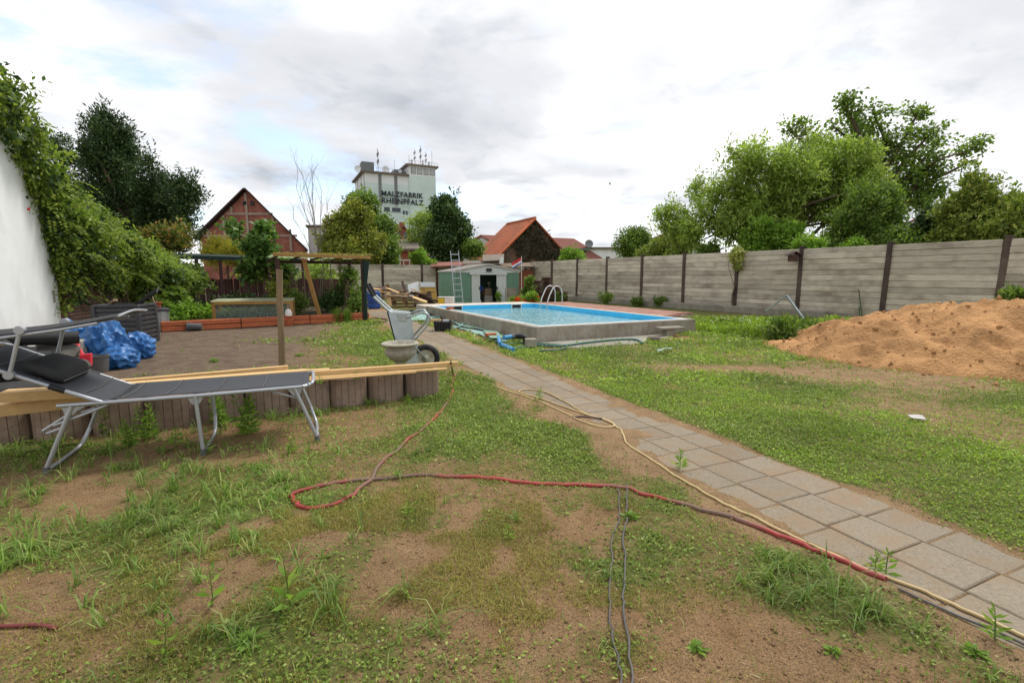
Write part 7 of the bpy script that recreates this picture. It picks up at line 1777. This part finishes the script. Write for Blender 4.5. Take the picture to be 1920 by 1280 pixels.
# ================================================================ GROUND COVER
def in_things(x, y):
    pu, pv = pool_uv(x, y)
    a = (pu > -.05) & (pu < PW + 1.9) & (pv > -.05) & (pv < PL + 1.3)
    s, t = path_st(x, y)
    bed = ((x - BED0.x) * BN.x + (y - BED0.y) * BN.y > 0) & (x < -4)
    return a | bed
def scatter(n, x0, x1, y0, y1, power=1.0):
    return rng.uniform(x0, x1, n), y0 + (y1 - y0) * rng.random(n) ** power
def add_weeds():
    near, far = [], []
    # flat weedy lawn: rosettes of small leaves; finer close by, coarser with distance
    for (y0, y1, hw, dens, L, W, h, lst) in ((1.2, 3.4, 1.25, 4000, .0155, .0085, .020, near), (3.4, 6.0, 1.2, 2900, .021, .0105, .026, near), (6.0, 9.5, 1.15, 900, .042, .018, .045, far), (9.5, 16.0, 1.1, 280, .075, .03, .06, far)):
        area = (y1 - y0) * (hw * (y0 + y1) + 2.6); n = int(area * dens * .55)
        x = rng.uniform(-1, 1, n); y = rng.uniform(y0, y1, n); x = x * (hw * y + 1.3)
        c = cover(x, y)[0]; k = (rng.random(n) < c ** 1.25) & ~in_things(x, y); x, y, c = x[k], y[k], c[k]
        z = ground_z(x, y)
        per = 3 if y0 < 6 else 2
        sp = L * 1.3
        X = np.repeat(x, per) + rng.normal(0, sp, len(x) * per); Y = np.repeat(y, per) + rng.normal(0, sp, len(x) * per); C = np.repeat(c, per)
        s, t = path_st(X, Y); Z = ground_z(X, Y) + h * rng.random(len(X)) ** 1.5 * (.4 + .6 * C)
        a = rng.uniform(0, 6.28, len(X)); e = rng.uniform(-.15, .9, len(X))
        d_ = np.stack([np.cos(a) * np.cos(e), np.sin(a) * np.cos(e), np.sin(e)], 1)
        kk = rng.uniform(.6, 1.5, len(X)); r = path_st(X, Y)[1] < 0
        bright = r & (vnoise(X * .5 + 4, Y * .5) + .12 * (Y > 6) > .52)
        for sel, bl in ((~bright, 0), (bright, 1)):
            P = np.stack([X, Y, Z], 1)[sel]
            if len(P): lst.append((bl,) + leaf_quads(P, d_[sel], L * kk[sel], W * kk[sel], nt=np.array([0, 0, 1.0]) + rng.normal(size=P.shape) * .6))
    for nm, lst in (('ground_weeds', near), ('lawn_weeds', far)):
        for bl, m in ((0, LF_clover), (1, LF_lawn)):
            ps = [(v, q) for b, v, q in lst if b == bl]
            if not ps: continue
            v, q = join_np(ps); tag(link(nm, npmesh(nm, v, q), m), ('low flat clover like weeds covering the ground', 'brighter green low weeds of the right lawn')[bl], 'weeds', kind='stuff')
def add_blades():
    parts = []
    # blades among the weeds
    for (y0, y1, hw, dens, H, W) in ((1.2, 4.0, 1.25, 1000, .05, .003), (4.0, 8.0, 1.15, 620, .065, .0048), (8.0, 16.0, 1.1, 170, .11, .010)):
        n = int((y1 - y0) * (hw * (y0 + y1) + 2.6) * dens); x = rng.uniform(-1, 1, n); y = rng.uniform(y0, y1, n); x = x * (hw * y + 1.3)
        c, lg, ms = cover(x, y); k = (rng.random(n) < c * .62 + .03 + lg * .25) & ~in_things(x, y); s, t = path_st(x, y); k &= ~((t > .03) & (t < .87)); k &= pile_h(x, y) < .02; x, y = x[k], y[k]
        parts.append(blades(np.stack([x, y, ground_z(x, y) - .004], 1), rng.uniform(0, 6.28, len(x)), H * rng.uniform(.4, 1.7, len(x)), rng.uniform(.2, 1.0, len(x)), W * rng.uniform(.7, 1.4, len(x))))
    # long arching grass tufts
    n = 9000; x, y = scatter(n, -4.6, 2.4, 1.3, 5.2)
    lg = cover(x, y)[1]; k = rng.random(n) < lg * .5 + .003; k &= ~((path_st(x, y)[1] > .0) & (path_st(x, y)[1] < .9)); x, y = x[k], y[k]
    nb = rng.integers(7, 20, len(x)); X = np.repeat(x, nb); Y = np.repeat(y, nb); m = len(X)
    hh = np.repeat(rng.uniform(.07, .20, len(x)), nb) * rng.uniform(.5, 1.25, m)
    parts.append(blades(np.stack([X + rng.normal(0, .012, m), Y + rng.normal(0, .012, m), ground_z(X, Y) - .004], 1), rng.uniform(0, 6.28, m), hh, rng.uniform(.35, 1.15, m), rng.uniform(.003, .0075, m)))
    # tall seed stalks
    n = 130; x, y = scatter(n, -4.2, -.4, 1.8, 4.6); 
    parts.append(blades(np.stack([x, y, ground_z(x, y)], 1), rng.uniform(0, 6.28, n), rng.uniform(.18, .42, n), rng.uniform(.1, .55, n), .0028))
    v, q = join_np(parts); tag(link('grass', npmesh('grass', v, q), LF_grass), 'thin scattered grass blades and tufts on the ground', 'grass', kind='stuff')
    # moss like fuzz
    n = 290000; x, y = scatter(n, -2.8, 1.6, 1.3, 4.0)
    ms = cover(x, y)[2]; k = rng.random(n) < ms * .95 + .012; x, y = x[k], y[k]
    v, q = blades(np.stack([x, y, ground_z(x, y) - .003], 1), rng.uniform(0, 6.28, len(x)), rng.uniform(.015, .042, len(x)), rng.uniform(.2, 1, len(x)), rng.uniform(.0015, .003, len(x)))
    tag(link('moss', npmesh('moss', v, q), LF_moss), 'olive yellow fuzz of seedlings on the bare soil', 'moss', kind='stuff')
    # straw, bits
    n = 9000; x, y = scatter(n, -3.8, 3.8, 1.3, 7.5, 1.5); z = ground_z(x, y) + .006; s, t = path_st(x, y)
    a = rng.uniform(0, 6.28, n); d_ = np.stack([np.cos(a), np.sin(a), rng.uniform(-.05, .12, n)], 1); L = .008 + .06 * rng.random(n) ** 2.5
    v, q = leaf_quads(np.stack([x, y, z], 1), d_, L, rng.uniform(.001, .0026, n), lift=.03)
    tag(link('straw', npmesh('straw', v, q), LF_straw), 'bits of straw and dry stalks on the soil', 'straw', kind='stuff')
    # crumbs of soil and small stones
    n = 22000; x, y = scatter(n, -4.2, 4.2, 1.3, 9.0, 1.5); k = (np.abs(x) < y * 1.25); x, y = x[k], y[k]; n = len(x)
    r = rng.uniform(.0015, .007, n) * rng.uniform(.5, 1.6, n); s, t = path_st(x, y); r = np.where((t > 0) & (t < .9), r * .22, r)
    base = np.array([(1, 0, 0), (-1, 0, 0), (0, 1, 0), (0, -1, 0), (0, 0, 1), (0, 0, -1)], float)
    tri = np.array([(0, 2, 4), (2, 1, 4), (1, 3, 4), (3, 0, 4), (2, 0, 5), (1, 2, 5), (3, 1, 5), (0, 3, 5)])
    v = base[None] * rng.uniform(.6, 1.3, (n, 6, 1)) * r[:, None, None] + np.stack([x, y, np.maximum(ground_z(x, y), np.where((t > 0) & (t < .9), .008, -1)) + r * .3], 1)[:, None]
    q = (tri[None] + np.arange(n)[:, None, None] * 6).reshape(-1, 3)
    m_ = mat('soil_crumbs', (.20, .115, .055), .95, var=.4, scale=3, bump=0, rnd=0, col2=(.36, .23, .12), coord='Object')
    tag(link('soil_crumbs', npmesh('soil_crumbs', v.reshape(-1, 3), q), m_), 'loose crumbs and pebbles strewn on the soil', 'soil crumbs', kind='stuff')
    n = 130; x, y = scatter(n, -3.5, 3.5, 1.4, 7.5, 1.3); r = rng.uniform(.003, .008, n)
    v = base[None] * rng.uniform(.6, 1.3, (n, 6, 1)) * r[:, None, None] * [1, 1, .6] + np.stack([x, y, np.maximum(ground_z(x, y), np.where((path_st(x, y)[1] > 0) & (path_st(x, y)[1] < .9), .008, -1)) + r * .3], 1)[:, None]
    q = (tri[None] + np.arange(n)[:, None, None] * 6).reshape(-1, 3)
    tag(link('pebbles', npmesh('pebbles', v.reshape(-1, 3), q), M_urn), 'tiny whitish pebbles dotted over the soil', 'pebbles', kind='stuff')
    # flowering weeds by the sand heap
    n = 5200; x = rng.uniform(4.6, 9.0, n); y = rng.uniform(8.2, 13.5, n); k = (pile_h(x, y) < .01) & (x < FA + FB * y - .45) & (pool_uv(x, y)[0] > PW + .1) & (vnoise(x * 1.3, y * 1.3) > .3) & ~((pool_uv(x, y)[0] < PW + 1.95) & (pool_uv(x, y)[1] > 1.2)); x, y = x[k], y[k]
    nb = 6; X = np.repeat(x, nb) + rng.normal(0, .05, len(x) * nb); Y = np.repeat(y, nb) + rng.normal(0, .05, len(x) * nb); m = len(X); a = rng.uniform(0, 6.28, m); e = rng.uniform(0, 1.2, m)
    v, q = leaf_quads(np.stack([X, Y, rng.random(m) ** .8 * .26 * np.clip(vnoise(X * 1.1 + 7, Y * 1.1) * 1.4, .25, 1)], 1), np.stack([np.cos(a) * np.cos(e), np.sin(a) * np.cos(e), np.sin(e)], 1), .09, .04)
    tag(link('tall_weeds', npmesh('tall_weeds', v, q), LF_lawn), 'knee high green weeds between pool and sand heap', 'weeds', kind='stuff')
    n = 70; j = rng.integers(0, len(x), n); xx, yy = x[j], y[j]
    v, q = leaf_quads(np.repeat(np.stack([xx, yy, np.full(n, .27)], 1), 4, 0) + rng.normal(0, .015, (n * 4, 3)), rng.normal(size=(n * 4, 3)) + [0, 0, .5], .03, .022)
    tag(link('white_blossoms', npmesh('white_blossoms', v, q), leafmat('white_petals', (.6, .6, .55), (.8, .8, .75), None, .2)), 'tiny white blossoms over the tall weeds', 'blossoms', kind='stuff')
add_weeds(); add_blades()

# individual weeds that stand out
def weed_mesh(h, n, L, W, seed, stems=1, lean=.1):
    r = np.random.default_rng(seed); pp = []; dd = []; ll = []; st = MB()
    for s in range(stems):
        a0 = r.uniform(0, 6.28); ln = r.uniform(0, lean) + (0 if stems == 1 else .12); hh = h * r.uniform(.7, 1.05)
        tip = Vector((math.cos(a0) * ln * hh * 1.6, math.sin(a0) * ln * hh * 1.6, hh)); st.tube([(0, 0, 0), tip * .5 + Vector((0, 0, .02)), tip], [.0035, .003, .0015], 5)
        for i in range(n):
            f = (i + .6) / n; p = tip * f; a = i * 2.4 + r.uniform(-.3, .3); e = r.uniform(.1, .55) + .7 * f ** 3
            pp.append(p); dd.append((math.cos(a) * math.cos(e), math.sin(a) * math.cos(e), math.sin(e))); ll.append(L * (1.1 - .55 * f) * r.uniform(.8, 1.15))
    v, q = leaf_quads(np.array(pp), np.array(dd), np.array(ll), np.array(ll) * (W / L), lift=.14, r=r)
    return npmesh('leaves', v, q), st.mesh('stems')
WM = [weed_mesh(.20, 26, .085, .018, 1), weed_mesh(.30, 34, .09, .018, 2, 4), weed_mesh(.14, 16, .08, .022, 3), weed_mesh(.24, 12, .11, .03, 4), weed_mesh(.10, 16, .10, .03, 5, 2)]
def weed(kind, xy, s, label, m=LF_bright, z=None):
    x, y = xy; t = empty('weed_plant', (x, y, gz(x, y) if z is None else z), R_(0, 6), label, 'weed', 'single weeds'); t.scale = (s, s, s * (.45 if kind == 4 else 1))
    link('leaves', WM[kind][0], None, t); link('stems', WM[kind][1], None, t)
    for ch, mm in zip(t.children, (m, LF_mid)):
        if not ch.data.materials: ch.data.materials.append(mm)
for kind, (px, py), s, lb, z in (
    (1, (415, 800), 1.05, 'bushy weed under the lounger, left of the two big ones', 0), (1, (465, 815), 1.25, 'biggest bushy weed under the middle of the lounger', 0), (1, (500, 778), 1.0, 'bushy weed behind the big one at the planter wall', 0),
    (1, (205, 815), .9, 'weed clump at the planter foot behind the lounger leg', 0), (1, (280, 822), .95, 'bushy weed in the middle below the lounger seat', 0), (1, (245, 835), .8, 'leafy weed just in front of the planter under the lounger', 0),
    (0, (388, 850), .8, 'slim weed in front of the middle lounger leg', 0), (0, (545, 850), .8, 'slim fresh weed left of the lounger foot', 0), (4, (60, 810), 1.2, 'weed at the planter foot near the left edge', 0), (0, (330, 838), .9, 'slim weed left of the middle lounger leg', 0),
    (4, (708, 752), 1.2, 'broad leaved weed at the foot of the third planter ring', 0), (0, (765, 757), .65, 'small weed in front of the second planter ring', 0), (0, (850, 730), .85, 'weed growing where the red hose passes the last planter', 0), (0, (838, 745), .6, 'small weed at the corner of the first planter ring', 0),
    (0, (1010, 752), .85, 'upright weed beside the yellow hose loop', 0), (0, (1275, 880), .85, 'upright weed at the left path edge', 0), (2, (1660, 1075), .8, 'young weed at the path edge beside the hoses', 0), (0, (1865, 1205), .75, 'upright weed at the yellow hose near the right edge', 0), (0, (1640, 1072), .6, 'tiny upright weed near the path edge weed', 0),
    (3, (310, 1225), .62, 'pale broad leaved seedling at the bottom left', 0), (3, (400, 1130), .7, 'tall seedling with long leaves left of centre foreground', 0), (3, (545, 1140), .9, 'leaning long stalk weed in the left foreground', 0), (4, (470, 1205), .7, 'spreading leafy weed in the left foreground', 0), (2, (765, 970), .55, 'tiny dark green weed near the hose loop', 0),
    (4, (1180, 970), .7, 'low green weed where the grey cables meet', 0), (0, (955, 1010), .5, 'small fuzzy weed in the middle foreground', 0), (4, (1560, 1225), .42, 'flat weed rosette at the lower right', 0), (4, (1310, 1225), .5, 'flat weed rosette at the bottom right of centre', 0), (4, (1830, 1225), .55, 'weed rosette near the lower right corner', 0),
    (2, (600, 720), .6, 'seedling in the planter ring behind the lounger foot', .30), (2, (668, 712), .6, 'seedling in the third planter ring', .28), (2, (725, 706), .55, 'seedling in the second planter ring', .28), (2, (745, 703), .6, 'twin seedling in the second planter ring', .28), (2, (803, 697), .6, 'seedling in the first planter ring', .28), (2, (207, 728), .6, 'seedling above the timber behind the lounger', .38), (4, (160, 705), .5, 'green tuft between pillow and bucket', .3),
    (4, (400, 680), 1.1, 'green weed tuft on the bare soil plot', 0), (4, (560, 668), .9, 'weed tuft right of the round wooden pole', 0), (1, (1205, 660), .0, '', 0)):
    if s == 0: continue
    p = G(px, py, z or 0); weed(kind, (p.x, p.y), s, lb, z=(z if z else None))
# bushes at the foot of the fence
for k, (px, py, r, lb) in enumerate(((1137, 568, 13, 'green weed bush at the fence foot near the pool ladder'), (1195, 572, 9, 'small low weed bush at the fence foot, left of the pair'), (1238, 575, 12, 'weed bush at the fence foot, right of the pair'), (1050, 565, 10, 'weed patch behind the pool ladder'), (1025, 562, 10, 'leafy weed patch left behind the pool ladder'))):
    Yb = (17.5, 16.8, 16.2, 19.6, 20.2)[k] + 5
    bush('fence_weed', lb, 'weed bush', Vector((D(px, py, Yb).x, Yb, .1)), [B(px - r, py - r * 1.7, px + r, py + 4, Yb)], 60, 18, .12, .12, .03, LF_mid, 'weed bushes along the fence', up=.8)
bush('nettle_clump', 'dark green nettle clump between lawn and sand heap', 'weeds', Vector((6.0, 10.2, 0)), [B(1430, 600, 1500, 650, 10.0), B(1470, 605, 1560, 640, 10.3)], 240, 18, .13, .11, .04, LF_mid, None, up=.4)
p = D(1905, 548, 10.8); bush('corner_weed', 'green weed at the fence beyond the sand heap', 'weed', Vector((p.x, p.y, .6)), [B(1880, 542, 1930, 570, 10.8)], 60, 16, .1, .12, .05, LF_mid, None, up=.5)
# bird far up in the sky
q = D(1144, 345, 60.0); t = empty('bird', q, 0, 'tiny dark bird gliding in the sky above the fence', 'bird')
MB().add([q + Vector(v) for v in ((0, 0, .3), (.05, 0, .1), (0, .03, -.3), (-.05, 0, .1), (.0, -.05, .05), (.1, .3, .25), (.08, .35, .1), (.02, .1, -.08), (-.1, .3, .25), (-.08, .35, .1), (-.02, .1, -.08))], [(0, 1, 4), (0, 4, 3), (1, 2, 4), (4, 2, 3), (0, 3, 2), (0, 2, 1), (1, 5, 6, 7), (3, 10, 9, 8)]).build('body', M_black, t)
